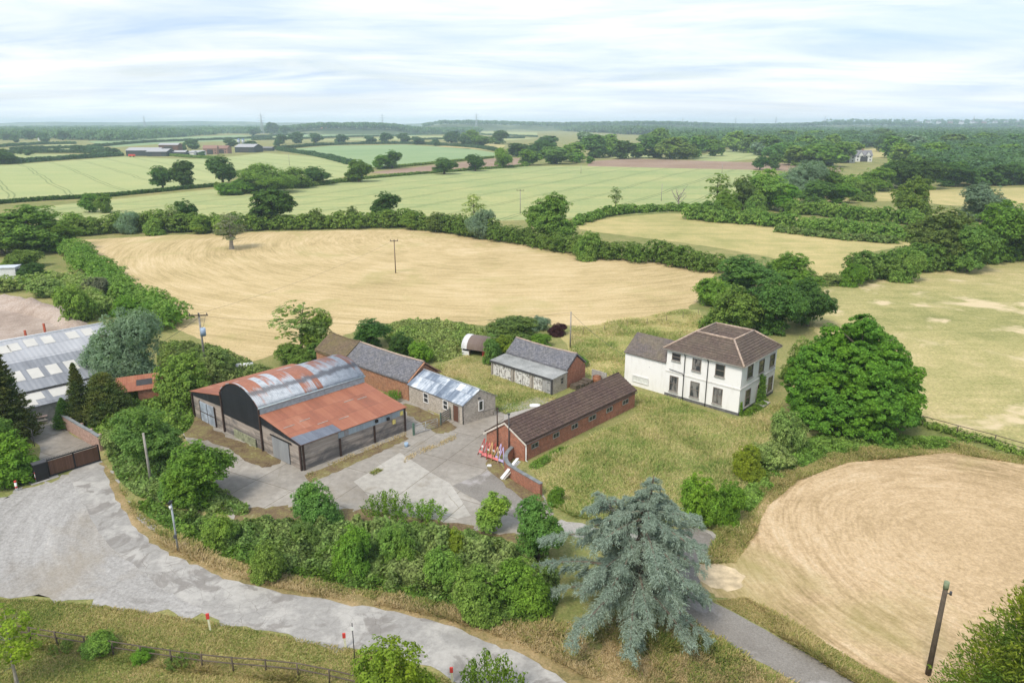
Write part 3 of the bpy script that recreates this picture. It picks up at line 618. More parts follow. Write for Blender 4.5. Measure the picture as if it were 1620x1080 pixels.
def arch_extra(b, col, uv):
    sp = b.n('ShaderNodeSeparateXYZ', {0: uv})
    wob = b.math('MULTIPLY', b.math('SUBTRACT', b.noise(b.map(uv, (.8, .3, 1)), 1.0, 4, .6), .5), 1.6)
    y = b.math('ADD', sp.outputs[1], wob)
    # weathered bitumen streak low on the near flank, grey below it and rust over the crown
    d = b.math('ABSOLUTE', b.math('SUBTRACT', y, 1.75))
    col = b.mix(b.ramp(b.math('ADD', y, b.math('MULTIPLY', b.math('SUBTRACT', b.noise(b.map(uv, (1.6, .25, 1)), 1.0, 3), .5), 4.0)), [(.30, 0.0), (.75, .75)]) if False else 0.0, col, col)
    col = b.mix(b.ramp(d, [(.22, .9), (.50, 0.0)]), col, (.10, .10, .115))
    return col
M['arch_roof'] = None
def arch_mat():
    m, t = new_mat('arch_roof'); b = NB(t); uv = b.uv(); sp = b.n('ShaderNodeSeparateXYZ', {0: uv})
    y = sp.outputs[1]
    wv = b.n('ShaderNodeTexWave', {'Vector': uv, 'Scale': 1.5}, wave_type='BANDS', bands_direction='X')
    sid = b.n('ShaderNodeCombineXYZ', {0: b.math('FLOOR', b.math('DIVIDE', sp.outputs[0], .75)), 1: b.math('FLOOR', b.math('DIVIDE', y, 5.0))})
    w = b.n('ShaderNodeTexWhiteNoise', {'Vector': sid.outputs[0]}).outputs[0]
    st = b.noise(b.map(uv, (2.2, .3, 1)), 1.0, 4, .65); n2 = b.noise(uv, 1.6, 5, .7, .4)
    # rust gathers over the crown (arc length ~3 to 8 m), galvanised grey lasts on the near flank
    crown = b.ramp(b.math('DIVIDE', y, 10.0), [(.0, .32), (.16, .42), (.30, .60), (.5, .76), (1.0, .88)])
    f = b.math('ADD', crown, b.math('MULTIPLY', b.math('SUBTRACT', b.math('ADD', b.math('ADD', b.math('MULTIPLY', st, .38), b.math('MULTIPLY', n2, .17)), b.math('MULTIPLY', w, .45)), .5), 2.3))
    grey = b.ramp(n2, [(.25, (.20, .225, .26)), (.5, (.36, .40, .45)), (.8, (.52, .555, .60))])
    rust = b.ramp(n2, [(.2, (.22, .09, .055)), (.6, (.33, .14, .09)), (.85, (.40, .25, .19))])
    col = b.mix(b.ramp(f, [(.46, 0.0), (.62, 1.0)]), grey, rust)
    wob = b.math('MULTIPLY', b.math('SUBTRACT', b.noise(b.map(uv, (.9, .35, 1)), 1.0, 4, .65), .5), 1.5)
    d = b.math('ABSOLUTE', b.math('SUBTRACT', b.math('ADD', y, wob), 1.75))
    col = b.mix(b.ramp(d, [(.18, .88), (.50, 0.0)]), col, (.10, .105, .12))
    lap = b.math('LESS_THAN', b.math('FRACT', b.math('DIVIDE', y, 2.2)), .02)
    col = b.mix(b.math('MULTIPLY', lap, .4), col, (.06, .05, .045))
    b.out(col, .55, b.bump(wv.outputs[0], .5, .03), spec=.35); return m
M['arch_roof'] = arch_mat()
M['black_sheet'] = sheet_mat('black_sheet', [(.2, (.012, .014, .018)), (.6, (.022, .025, .031)), (.85, (.075, .08, .09))], .2, (.4, 4), .6, .5, 1.4)
M['blue_sheet'] = sheet_mat('blue_sheet', [(.2, (.26, .17, .11)), (.38, (.27, .32, .36)), (.6, (.33, .40, .45)), (.85, (.43, .48, .52))], .2, (.5, 4), .6, .5, 1.6)
M['grey_sheet'] = sheet_mat('grey_sheet', [(.2, (.10, .11, .14)), (.5, (.15, .17, .21)), (.8, (.23, .25, .30))], .35, (.5, 4), .6, .5, 1.3)
M['metal_roof'] = sheet_mat('metal_roof', [(.18, (.10, .13, .18)), (.42, (.19, .235, .30)), (.58, (.42, .47, .53)), (.75, (.66, .70, .74))], .25, (.45, 3.5), .5, .6, 2.1)
M['asbestos'] = sheet_mat('asbestos', [(.15, (.155, .165, .185)), (.5, (.235, .25, .275)), (.85, (.33, .345, .37))], .55, (1.2, 5), .8, .2, 1.3, bstr=1.0)
M['asbestos_pale'] = sheet_mat('asbestos_pale', [(.15, (.28, .295, .32)), (.5, (.37, .385, .41)), (.85, (.47, .485, .51))], .55, (1.2, 5), .8, .2, 1.3, bstr=.8)
M['felt'] = ground_mat('felt', [(.2, (.16, .165, .155)), (.5, (.29, .30, .295)), (.8, (.40, .41, .40))], .2, .8, 4, (.4, .35, .25), gain=1.6)
M['peel'] = board_mat('peel', (.66, .66, .64), (.74, .74, .72), (.13, .11, .095), .15, .95)
M['greyboard'] = board_mat('greyboard', (.33, .335, .34), (.40, .40, .40), (.22, .20, .18), .16, .6)
M['brownboard'] = board_mat('brownboard', (.15, .075, .05), (.11, .055, .04), None, .12)
M['greydoor'] = sheet_mat('greydoor', [(.2, (.21, .22, .235)), (.5, (.27, .285, .30)), (.85, (.34, .35, .37))], .3, (.6, 4), .55, .4, 1.3)
M['bluedoor'] = plain('bluedoor', (.32, .37, .44), .6, var=.35, scale=1.2)
M['post_rust'] = plain('post_rust', (.055, .035, .028), .8, var=.4)
M['black'] = plain('black', (.018, .018, .02), .5)
M['iron'] = plain('iron', (.06, .06, .065), .5)
M['white_paint'] = plain('white_paint', (.74, .74, .73), .5, var=.08)
M['galv'] = plain('galv', (.36, .39, .42), .45, metal=.3)
M['wood'] = plain('wood', (.19, .145, .10), .85, var=.3, scale=2)
M['wood_grey'] = plain('wood_grey', (.30, .28, .25), .85, var=.3, scale=2)
M['wood_dark'] = plain('wood_dark', (.10, .08, .06), .85, var=.35, scale=2)
M['frame_brown'] = plain('frame_brown', (.19, .165, .14), .7, var=.3, scale=4)
M['stone'] = plain('stone', (.34, .33, .31), .9, var=.2, scale=3)
M['coping'] = plain('coping', (.19, .205, .21), .85, var=.25, scale=2)
M['ridge'] = plain('ridge', (.40, .31, .25), .85, var=.3, scale=3)
M['yellow'] = plain('yellow', (.66, .56, .18), .5)
M['red'] = plain('red', (.55, .06, .05), .5)
M['redpink'] = plain('redpink', (.60, .18, .18), .6, var=.2)
M['orange_plastic'] = plain('orange_plastic', (.24, .10, .05), .6, var=.25, scale=2)
M['lilac'] = plain('lilac', (.42, .36, .56), .6, var=.15)
M['glass'] = glass_mat('glass', (.035, .04, .045))
M['glass_curtain'] = glass_mat('glass_curtain', (.045, .05, .055), (.27, .26, .25))
M['skylight'] = plain('skylight', (.52, .51, .47), .4, var=.08, scale=.5)
M['whiteboard'] = plain('whiteboard', (.66, .67, .68), .6, var=.1)

def gable_walls(B, mat, ze, zr, u0=0, u1=None, v0=0, v1=None, name='wall', z0=-.05):
    ze -= .02; zr -= .02
    u1 = B.L if u1 is None else u1; v1 = B.W if v1 is None else v1; m = B.mb(); vm = (v0 + v1) / 2
    m.prism([(u0, v0, z0), (u0, v1, z0), (u0, v1, ze), (u0, vm, zr), (u0, v0, ze)], [(u1, v0, z0), (u1, v1, z0), (u1, v1, ze), (u1, vm, zr), (u1, v0, ze)])
    return m.build(name, mat, B.t)
def gable_roof(B, mat, ze, zr, u0=0, u1=None, v0=0, v1=None, ov=.25, og=.15, th=.09, name='roof', sag=0.0, parent=None):
    ze += sag * 1.2; zr += sag * 1.2; th += sag * 1.0
    """two sloping slabs with overhangs, subdivided so an old roof can sag a little"""
    u1 = B.L if u1 is None else u1; v1 = B.W if v1 is None else v1; vm = (v0 + v1) / 2
    k = (zr - ze) / (vm - v0); m = B.mb(); n = 10; r = random.Random(len(name) + int(u1 * 10))
    us = [u0 - og + (u1 - u0 + 2 * og) * i / n for i in range(n + 1)]
    dz = [-(sag * math.sin(math.pi * i / n)) + r.uniform(-1, 1) * sag * .25 for i in range(n + 1)]
    for side in (0, 1):
        ve = v0 - ov if side == 0 else v1 + ov; zz = ze - ov * k
        lo = []; hi = []
        for i, u in enumerate(us):
            lo.append((u, ve, zz + .006 + dz[i] * .3)); hi.append((u, vm, zr + .006 + dz[i]))
        up = (0, 0, th)
        A = lo + hi[::-1]; T = [(p[0], p[1], p[2] + th) for p in A]
        N = len(A)
        for i in range(n):
            m.face([lo[i], lo[i + 1], hi[i + 1], hi[i]]); m.face([T[i], T[i + 1], T[N - 2 - i], T[N - 1 - i]])
        for i in range(N): m.face([A[i], A[(i + 1) % N], T[(i + 1) % N], T[i]])
    ro = m.build(name, mat, parent or B.t)
    return ro, [(u, vm, zr + th + d) for u, d in zip(us, dz)]
def courses(m, A, B_, C_, D, n, lip=.045):
    """overlapping tile courses from the eave A-B up to the ridge D-C: each course stands proud at its lower edge"""
    A, B_, C_, D = [Vector(q) for q in (A, B_, C_, D)]; up = Vector((0, 0, lip))
    for i in range(n):
        t0, t1 = i / n, (i + 1) / n; a, b, c, d = A.lerp(D, t0), B_.lerp(C_, t0), B_.lerp(C_, t1), A.lerp(D, t1)
        m.face([a + up, b + up, c + up * .12, d + up * .12]); m.face([a, b, b + up, a + up])
def ridge_row(B, pts, mat, parent, r=.13, name='ridge_tiles'):
    m = B.mb(); m.tube([(p[0], p[1], p[2]) for p in pts], r, 6); return m.build(name, mat, parent)
def wc(B, face, cx, cy, w, h, s=3.6, ox=0, oy=0):
    """wall rectangle whose centre and size the photo gives: (along, sill height, width, height)"""
    px, py = cx / s + ox, cy / s + oy; hw, hh = w / s / 2, h / s / 2
    a0, _ = B.onface(face, px - hw, py); a1, _ = B.onface(face, px + hw, py); _, z1 = B.onface(face, px, py - hh); _, z0 = B.onface(face, px, py + hh)
    return (a0 + a1) / 2, z0, abs(a1 - a0), z1 - z0

# ---- Dutch barn with two lean-tos
B = Building('dutch_barn', 'large barn with a rusty arched roof over black sheeting and a lean-to on each side', 'barn', G(480, 744), G(309, 658), G(642, 681))
L_, W_ = B.L, B.W; U1, U2, ZS, RISE = 6.8, 14.26, 4.75, 1.6; UM = (U1 + U2) / 2; HC = (U2 - U1) / 2
RA = (HC * HC + RISE * RISE) / (2 * RISE); AA = math.asin(HC / RA)
def arc(r, n=22):
    return [(UM - r * math.sin(-AA + 2 * AA * i / n) * -1, ZS - (RA - RISE) + r * math.cos(-AA + 2 * AA * i / n), (RA * AA) + RA * (-AA + 2 * AA * i / n)) for i in range(n + 1)]
prof = [(0, 0), (0, 2.72), (U1, 3.92), (U1, ZS)] + [(p[0], p[1]) for p in arc(RA - .06)[1:-1]] + [(U2, ZS), (U2, 4.18), (L_, 3.02), (L_, 0)]
m = B.mb(); m.prism([(u, 0, z - (.05 if z == 0 else 0)) for u, z in prof], [(u, W_, z - (.05 if z == 0 else 0)) for u, z in prof]); m.build('wall', M['barn_block'], B.t)
m = B.mb(); a_o, a_i = arc(RA + .05), arc(RA - .03)
for i in range(22):
    for rr, fl in ((a_o, 0), (a_i, 1)):
        p, q = rr[i], rr[i + 1]; y0, y1 = -.18, W_ + .18
        m.face([(p[0], y0, p[1]), (q[0], y0, q[1]), (q[0], y1, q[1]), (p[0], y1, p[1])], [(y0, p[2]), (y0, q[2]), (y1, q[2]), (y1, p[2])], smooth=True)
    for y in (-.18, W_ + .18): m.face([(a_o[i][0], y, a_o[i][1]), (a_o[i + 1][0], y, a_o[i + 1][1]), (a_i[i + 1][0], y, a_i[i + 1][1]), (a_i[i][0], y, a_i[i][1])])
for k in (0, 22): m.face([(a_o[k][0], -.18, a_o[k][1]), (a_o[k][0], W_ + .18, a_o[k][1]), (a_i[k][0], W_ + .18, a_i[k][1]), (a_i[k][0], -.18, a_i[k][1])])
archo = m.build('arched_roof', M['arch_roof'], B.t)
m = B.mb(); m.tube([(U1 - .1, -.2, ZS - .06), (U1 - .1, W_ + .2, ZS - .06)], .09, 6); m.box(U1 - .06, U1 - .004, -.1, W_ + .1, 3.98, ZS - .05); m.build('gutter', plain('gutter_green', (.33, .40, .43), .5, var=.2), archo)
m = B.mb(); m.slab([(-.22, -.15, 2.73), (-.22, W_ + .15, 2.73), (U1 - .003, W_ + .15, 3.94), (U1 - .003, -.15, 3.94)], .06); rr_ = m.build('lean_to_roof', M['rust_roof'], B.t)
m = B.mb(); k = (3.94 - 2.73) / (U1 + .22)
for v0, v1, u1 in ((-.19, 1.05, 1.35), (1.07, 2.2, 1.3), (2.22, 3.35, 1.25), (3.37, 4.4, 1.2)): m.slab([(-.27, v0, 2.795), (-.27, v1, 2.795), (u1, v1, 2.80 + k * (u1 + .27)), (u1, v0, 2.80 + k * (u1 + .27))], .03)
m.build('patched_sheets', M['grey_sheet'], rr_)
m = B.mb(); m.slab([(U2 + .003, -.15, 4.20), (U2 + .003, W_ + .15, 4.20), (L_ + .22, W_ + .15, 3.01), (L_ + .22, -.15, 3.01)], .06); m.build('lean_to_roof', M['rust_roof'], B.t)
for (u, z) in ((3.2, .3), (3.4, 2.2), (1.6, 5.5), (4.2, 8.1), (3.9, 9.6), (2.0, 3.3)):   # loose laths on the near lean-to
    m = B.mb(); zz = 2.80 + k * (u + .22); m.slab([(u, z, zz), (u, z + 1.2, zz), (u + .09, z + 1.2, zz + .09 * k), (u + .09, z, zz + .09 * k)], .03); m.build('lath', M['wood_grey'], rr_)
def facepoly(m, pts, d0, d1): m.prism([(u, -d0, z) for u, z in pts], [(u, -d1, z) for u, z in pts])
m = B.mb(); facepoly(m, [(U1, 2.15), (U2, 2.15)] + [(U2, ZS)] + [(p[0], p[1]) for p in arc(RA - .05)[-2:0:-1]] + [(U1, ZS)] if arc(RA)[0][0] < UM else [(U1, 2.15), (U2, 2.15), (U2, ZS)] + [(p[0], p[1]) for p in arc(RA - .05)[1:-1]] + [(U1, ZS)], .003, .07); m.build('gable_cladding', M['black_sheet'], B.t)
m = B.mb(); facepoly(m, [(0.02, 2.50), (U1 - .1, 2.95), (U1 - .1, 3.88), (0.02, 2.70)], .003, .06); m.build('gable_cladding', M['black_sheet'], B.t)
m = B.mb(); facepoly(m, [(U2 + .1, 2.9), (L_ - .02, 2.60), (L_ - .02, 2.99), (U2 + .1, 4.14)], .003, .06); m.build('gable_cladding', M['black_sheet'], B.t)
for u, zt in ((.09, 2.6), (U1, ZS - .1), (U2, ZS - .1), (L_ - .09, 2.9)):
    m = B.mb(); B.fbox(m, 'A', u - .1, u + .1, 0, zt, .075, .19); m.build('steel_post', M['post_rust'], B.t)
vp1, vp2 = B.onface('B', 538.3, 715)[0], B.onface('B', 592.5, 695)[0]
for v, zt in ((.11, 2.7), (vp1, 1.95), (vp2, 1.95), (W_ - .11, 2.7)):
    m = B.mb(); B.fbox(m, 'B', v - .09, v + .09, 0, zt, .05, .15); m.build('steel_post', M['post_rust'], B.t)
m = B.mb(); B.fbox(m, 'B', vp1 - .1, W_ + .02, 1.98, 2.70, .003, .045); m.build('eaves_cladding', M['blue_sheet'], B.t)
def qdoor(px0, y0, px1, y1, mat, name, ztop, parts=None):
    a0, _ = B.onface('A', px0, y0); a1, _ = B.onface('A', px1, y1); a, b_ = min(a0, a1), max(a0, a1)
    m = B.mb(); B.fbox(m, 'A', a, b_, .04, ztop, .075, .14); d = m.build(name, mat, B.t)
    return d, a, b_
d, a, b_ = qdoor(321, 660.6, 343.3, 673, M['bluedoor'], 'door', 2.35)
m = B.mb(); B.fbox(m, 'A', a - .09, a - .002, 0, 2.45, .075, .17); B.fbox(m, 'A', b_ + .002, b_ + .09, 0, 2.45, .075, .17); B.fbox(m, 'A', a, b_, 1.12, 1.2, .143, .17); B.fbox(m, 'A', (a + b_) / 2 - .03, (a + b_) / 2 + .03, .05, 2.3, .143, .165); m.build('door_frame', M['post_rust'], d)
d, a, b_ = qdoor(431.4, 687, 460.6, 734, M['greydoor'], 'door', 2.28)
m = B.mb(); B.fbox(m, 'A', a - .5, b_ + .3, 2.30, 2.42, .075, .16); m.build('door_rail', M['black'], d)
for q in ((1275, 622), (1232, 672)):
    v, z = B.onface('B', q[0] / 3.6 + 280, q[1] / 3.6 + 480); m = B.mb(); B.fbox(m, 'B', v - .17, v + .17, z - .22, z + .22, .05, .18); m.build('floodlight', M['yellow'], B.t)
for q in ((1133, 668), (1198, 655)):
    v, z = B.onface('B', q[0] / 3.6 + 280, q[1] / 3.6 + 480); m = B.mb(); B.fbox(m, 'B', v - .16, v + .16, z - .16, z + .16, .05, .2); m.build('vent_box', M['black'], B.t)
m = B.mb(); B.fbox(m, 'A', 8.0, 12.2, 0, .95, .08, .16); m.build('mossy_panel', plain('mossy_panel', (.24, .255, .17), .9, var=.45, scale=2.5), B.t)
barnB = B

# ---- white farmhouse
B = Building('farmhouse', 'white rendered two storey farmhouse with a hipped tile roof and a lower wing', 'house', G(1167, 657.5), G(1051.4, 624), G(1229, 616), W=9.9)
L_, W_ = B.L, B.W; ZE = 6.0
m = B.mb(); m.box(0, L_, 0, W_, -.05, ZE); m.build('wall', M['white_render'], B.t)
zr = 8.05; ov = .38
E = [(-ov, -ov, ZE + .02), (L_ + ov, -ov, ZE + .02), (L_ + ov, W_ + ov, ZE + .02), (-ov, W_ + ov, ZE + .02)]
Rg = [(2.35, 2.35, zr), (7.25, 2.4, zr), (7.2, 7.45, zr), (2.2, 7.5, zr)]
In = [(3.9, 4.4, zr - .85), (5.7, 4.4, zr - .85), (5.7, 5.6, zr - .85), (3.9, 5.6, zr - .85)]
m = B.mb()
for i in range(4):
    j = (i + 1) % 4; m.face([E[i], E[j], Rg[j], Rg[i]]); m.face([Rg[i], Rg[j], In[j], In[i]]); courses(m, E[i], E[j], Rg[j], Rg[i], 10, .07); courses(m, In[i], In[j], Rg[j], Rg[i], 4, .06)
    e0 = (E[i][0], E[i][1], ZE - .10); e1 = (E[j][0], E[j][1], ZE - .10); m.face([E[i], E[j], e1, e0])
m.face(In); m.face([(p[0], p[1], ZE - .10) for p in E])
roof = m.build('roof', M['tile_house'], B.t, fix=False)
for i in range(4):
    j = (i + 1) % 4
    for a, c in ((E[i], Rg[i]), (Rg[i], Rg[j])):
        m = B.mb(); m.tube([(a[0], a[1], a[2] + .05), (c[0], c[1], c[2] + .05)], .12, 6); m.build('ridge_tiles', M['ridge'], roof)
m = B.mb()
for i in range(4): j = (i + 1) % 4; m.tube([(E[i][0] * 1.01, E[i][1] * 1.01, ZE - .03), (E[j][0] * 1.01, E[j][1] * 1.01, ZE - .03)], .06, 6)
m.build('gutter', M['wood_grey'], roof)
m = B.mb(); B.fbox(m, 'A', -.03, L_ + .05, 3.08, 3.24, .0, .06); B.fbox(m, 'B', -.03, W_, 3.08, 3.24, .0, .06); m.build('string_course', plain('string_course', (.66, .65, .62), .8, var=.12), B.t)
m = B.mb(); B.fbox(m, 'A', -.02, L_ + .05, -.05, .35, .0, .03); B.fbox(m, 'B', -.02, W_, -.05, .35, .0, .03); m.build('plinth', plain('plinth', (.13, .13, .13), .9, var=.4), B.t)
ox, oy = 950, 470
for (cx, cy, w, h, gl, br) in ((433, 338, 48, 40, 'glass', (1, 2)), (549, 382, 50, 68, 'glass_curtain', (1, 2)), (682, 414, 54, 68, 'glass', (1, 2)), (418, 490, 48, 86, 'glass_curtain', (2, 2)), (537, 523, 52, 88, 'glass_curtain', (1, 2)), (667, 559, 54, 90, 'glass_curtain', (2, 2))):
    a, z, w_, h_ = wc(B, 'A', cx, cy, w, h, 3.6, ox, oy); B.window('A', a, z, w_ - .14, h_ - .12, M['frame_brown'], M[gl], br, .08, M['stone'])
for (cx, cy, w, h) in ((852, 420, 28, 66), (917, 390, 26, 66), (978, 356, 24, 64), (837, 567, 26, 86), (965, 490, 22, 78)):
    a, z, w_, h_ = wc(B, 'B', cx, cy, w, h, 3.6, ox, oy); B.window('B', a, z, w_ - .14, h_ - .12, M['frame_brown'], M['glass'], (1, 2), .08, M['stone'])
a, z, w_, h_ = wc(B, 'B', 898, 541, 27, 110, 3.6, ox, oy); dh = 2.1
m = B.mb(); hw = .55
pts = [(a - hw, .16), (a + hw, .16), (a + hw, dh)] + [(a + hw * math.cos(t * math.pi / 8), dh + hw * math.sin(t * math.pi / 8)) for t in range(1, 8)] + [(a - hw, dh)]
m.prism([(-.003, v, q) for v, q in pts], [(-.05, v, q) for v, q in pts]); door = m.build('door', plain('door_red', (.13, .045, .035), .5), B.t)
m = B.mb()
arcp = [(a - hw - .06, .16)] + [(a + (hw + .06) * math.cos(t * math.pi / 10), dh + (hw + .06) * math.sin(t * math.pi / 10)) for t in range(10, -1, -1)] + [(a + hw + .06, .16)]
m.tube([(-.06, v, q) for v, q in arcp], .07, 6); m.build('door_surround', M['stone'], door)
m = B.mb(); m.box(-1.25, -.04, a - 1.0, a + 1.0, -.02, .15); m.build('doorstep', M['stone'], B.t)
for cx in (475, 608):
    a, _ = B.onface('A', cx / 3.6 + ox, 470 / 3.6 + oy); m = B.mb(); m.tube([(a, -.3, ZE - .12), (a, -.11, ZE - .5), (a, -.11, 0)], .05, 6)
    if cx == 475: m.tube([(a, -.11, 3.0), (a + .2, -.14, 3.35), (a + 2.0, -.14, 3.5)], .04, 6)
    m.build('drainpipe', M['black'], B.t)
# wing
WL = 15.75; WD = 5.6; we, wr = 4.25, 6.1
m = B.mb(); u0 = L_ + .002; m.prism([(u0, .05, -.05), (u0, WD, -.05), (u0, WD, we), (u0, WD / 2, wr), (u0, .05, we)], [(WL, .05, -.05), (WL, WD, -.05), (WL, WD, we), (WL, WD / 2, wr), (WL, .05, we)]); wing = m.build('wing_wall', M['white_render'], B.t)
gable_roof(B, M['slate_brown'], we, wr, L_ + .18, WL, .05, WD, .22, .12, .09, 'wing_roof')
a, z, w_, h_ = wc(B, 'A', 228, 468, 92, 36, 3.6, ox, oy); B.window('A', a, z, w_ - .1, h_ - .1, M['white_paint'], plain('boarded_pane', (.62, .64, .62), .5), (3, 1), .06, None)
houseB = B

# ---- brick cowshed
B = Building('cowshed', 'long low red brick cowshed with a dark brown tile roof and small square windows', 'shed', G(830, 729.7), G(770, 711.7), G(1003.6, 643.6))
# ridge runs along v here: swap the axes for the gable helpers
B2 = B; fr = (B.o, B.uy, B.ux); S = Building.__new__(Building); S.o, S.ux, S.uy, S.L, S.W, S.t, S.fr = B.o, B.uy, B.ux, B.W, B.L, B.t, fr
gable_walls(S, M['brick'], 1.98, 3.55)
ro, rp = gable_roof(S, M['tile_brown'], 1.98, 3.55, ov=.14, og=.12, sag=.06)
m = S.mb(); kk = (3.55 - 1.98) / (S.W / 2); ec = 1.98 + .072 + .15
for v0, v1 in ((-.16, S.W / 2), (S.W + .16, S.W / 2)): courses(m, (-.13, v0, ec - .16 * kk + .01), (S.L + .13, v0, ec - .16 * kk + .01), (S.L + .13, v1, 3.55 + .072 + .17), (-.13, v1, 3.55 + .072 + .17), 9, .06)
m.build('tile_courses', M['tile_brown'], ro, fix=False); ridge_row(S, rp, M['tile_brown'], ro, .12)
m = S.mb(); k = (3.55 - 1.98) / (S.W / 2)
m.slab([(-.16, -.3, 1.98 - .3 * k - .08), (-.125, -.3, 1.98 - .3 * k - .08), (-.125, S.W / 2, 3.47), (-.16, S.W / 2, 3.47)], .2); m.slab([(-.16, S.W + .3, 1.98 - .3 * k - .08), (-.125, S.W + .3, 1.98 - .3 * k - .08), (-.125, S.W / 2, 3.47), (-.16, S.W / 2, 3.47)], .2); m.build('bargeboard', plain('bargeboard', (.60, .56, .50), .7), ro)
for q in ((597, 819, 42, 26), (718, 765, 38, 22), (824, 711, 38, 22), (925, 662, 42, 20), (1022, 612, 36, 20), (1114, 568, 34, 18)):
    a, z, w_, h_ = wc(S, 'A', *q, 3.6, 680, 470); S.window('A', a, 1.02, max(w_ - .2, .75), .46, M['wood_grey'], M['glass'], (2, 1), .06, None)
m = S.mb(); m.tube([(.05, -.12, 1.75), (.05, -.10, .1), (.05, -.3, .04)], .055, 6); m.build('drainpipe', M['white_paint'], B.t)
m = S.mb(); m.tube([(-.05, -.22, 1.88), (S.L + .1, -.22, 1.88)], .05, 6); m.build('gutter', M['iron'], ro)
for v, h in ((1.75, 4.6), (3.15, 4.9)):
    m = S.mb(); m.tube([(-.16, v, .1), (-.16, v, h)], .06, 6); m.box(-.24, -.08, v - .08, v + .08, h, h + .16); m.build('vent_pipe', M['iron'] if v < 2 else M['post_rust'], B.t)
cowS = S

# ---- block-built office with a patched metal roof
B = Building('block_outbuilding', 'grey blockwork outbuilding with a patchy pale metal roof and a brown door', 'outbuilding', G(733.9, 671.4), G(648, 636), G(783.9, 655.6))
gable_walls(B, M['block'], 2.36, 3.6); ro, rp = gable_roof(B, M['metal_roof'], 2.36, 3.6, ov=.2, og=.1, th=.06)
ridge_row(B, rp, M['galv'], ro, .1, 'ridge_cap')
for q in ((627, 570, 26, 54), (738, 610, 26, 52)): a, z, w_, h_ = wc(B, 'A', *q, 3.6, 500, 470); B.window('A', a, z, max(w_ - .1, .5), h_ - .14, M['white_paint'], M['glass'], (1, 2), .09, None)
a, z, w_, h_ = wc(B, 'B', 938, 613, 24, 56, 3.6, 500, 470); B.window('B', a, z, max(w_ - .1, .5), h_ - .14, M['white_paint'], M['glass'], (1, 1), .09, None)
a, z, w_, h_ = wc(B, 'A', 799, 658, 32, 96, 3.6, 500, 470); m = B.mb(); B.fbox(m, 'A', a - .42, a + .42, .03, 1.95, .01, .05); d = m.build('door', M['brownboard'], B.t)
m = B.mb(); B.fbox(m, 'A', a - .5, a - .422, 0, 2.03, .0, .08); B.fbox(m, 'A', a + .422, a + .5, 0, 2.03, 0, .08); B.fbox(m, 'A', a - .42, a + .42, 1.955, 2.03, 0, .08); m.build('door_frame', M['wood_grey'], d)
m = B.mb(); m.tube([(.03, -.1, 2.3), (.03, -.08, .05)], .05, 6); m.build('drainpipe', M['iron'], B.t)
m = B.mb(); m.tube([(-.05, 2.6, .75), (-.35, 2.6, 1.0), (-.35, 4.1, 1.0), (-.05, 4.1, .1)], .025, 6); m.build('handrail', M['iron'], B.t)
m = B.mb(); B.fbox(m, 'B', 1.95, 2.3, 2.55, 2.68, 0, .1); m.build('vent_box', M['iron'], B.t)

# ---- long brick barn with slate roof, and the mossy end behind it
o = G(647, 634); pu = (o.x - 8.2, o.y + 7.16); pv = (o.x + 3.44, o.y + 3.62)
B = Building('brick_barn', 'long orange brick barn with a grey slate roof behind the arched barn', 'barn', o, pu, pv, L=12.4, W=5.0)
gable_walls(B, M['brick_orange'], 2.3, 4.1); ro, rp = gable_roof(B, M['slate'], 2.3, 4.1, ov=.18, og=.02, sag=.1)
ridge_row(B, rp, M['ridge'], ro, .11)
m = B.mb(); k = 1.8 / 2.5; m.slab([(-.24, -.1, 2.35), (-.03, -.1, 2.35), (-.03, 2.5, 4.22), (-.24, 2.5, 4.22)], .12); m.slab([(-.24, 5.1, 2.35), (-.03, 5.1, 2.35), (-.03, 2.5, 4.22), (-.24, 2.5, 4.22)], .12); m.build('gable_coping', M['brick_orange'], B.t)
o2 = B.o + B.ux * 12.46
B = Building('brick_barn', 'mossy brown roofed barn end beyond the grey slate roof', 'barn', o2, o2 + B.ux, o2 + B.uy, L=6.5, W=5.0)
gable_walls(B, M['brick_orange'], 2.2, 3.95); ro, rp = gable_roof(B, M['mossy'], 2.2, 3.95, ov=.2, og=.02, sag=.22); ridge_row(B, rp, M['mossy'], ro, .1)

# ---- garages and brick shed behind
B = Building('garage_row', 'row of lock-up garages with peeling white doors under a flat grey roof', 'garage', G(874, 624.4), G(777.8, 592.6), G(897, 614))
m = B.mb(); m.box(0, B.L, 0, B.W, -.05, 2.0); m.build('wall', M['block'], B.t)
m = B.mb(); m.slab([(-.12, -.18, 2.004), (B.L + .12, -.18, 2.004), (B.L + .12, B.W - .02, 2.16), (-.12, B.W - .02, 2.16)], .1); ro = m.build('roof', M['felt'], B.t)
m = B.mb(); m.box(-.14, B.L + .14, -.24, -.183, 1.86, 2.10); m.build('fascia', M['iron'], ro)
bays = [(.25, 3.1), (3.75, 6.35), (7.0, 10.3)]
for i, (a0, a1) in enumerate(bays):
    n = 2 if i < 2 else 3
    for j in range(n):
        w = (a1 - a0) / n; m = B.mb(); B.fbox(m, 'A', a0 + w * j + .03, a0 + w * (j + 1) - .03, .04, 1.82, .003, .06)
        d = m.build('door', M['greyboard'] if (i == 0 and j == 0) else M['peel'], B.t)
        m = B.mb(); B.fbox(m, 'A', a0 + w * j + .12, a0 + w * j + .6, 1.4, 1.46, .062, .08); B.fbox(m, 'A', a0 + w * j + .12, a0 + w * j + .6, .4, .46, .062, .08); m.build('hinge', M['iron'], d)
for a in (.1, 3.4, 6.68, 10.5):
    m = B.mb(); B.fbox(m, 'A', a - .12, a + .12, 0, 1.85, .003, .12); m.build('pillar', M['wood_grey'] if a > .5 else M['iron'], B.t)
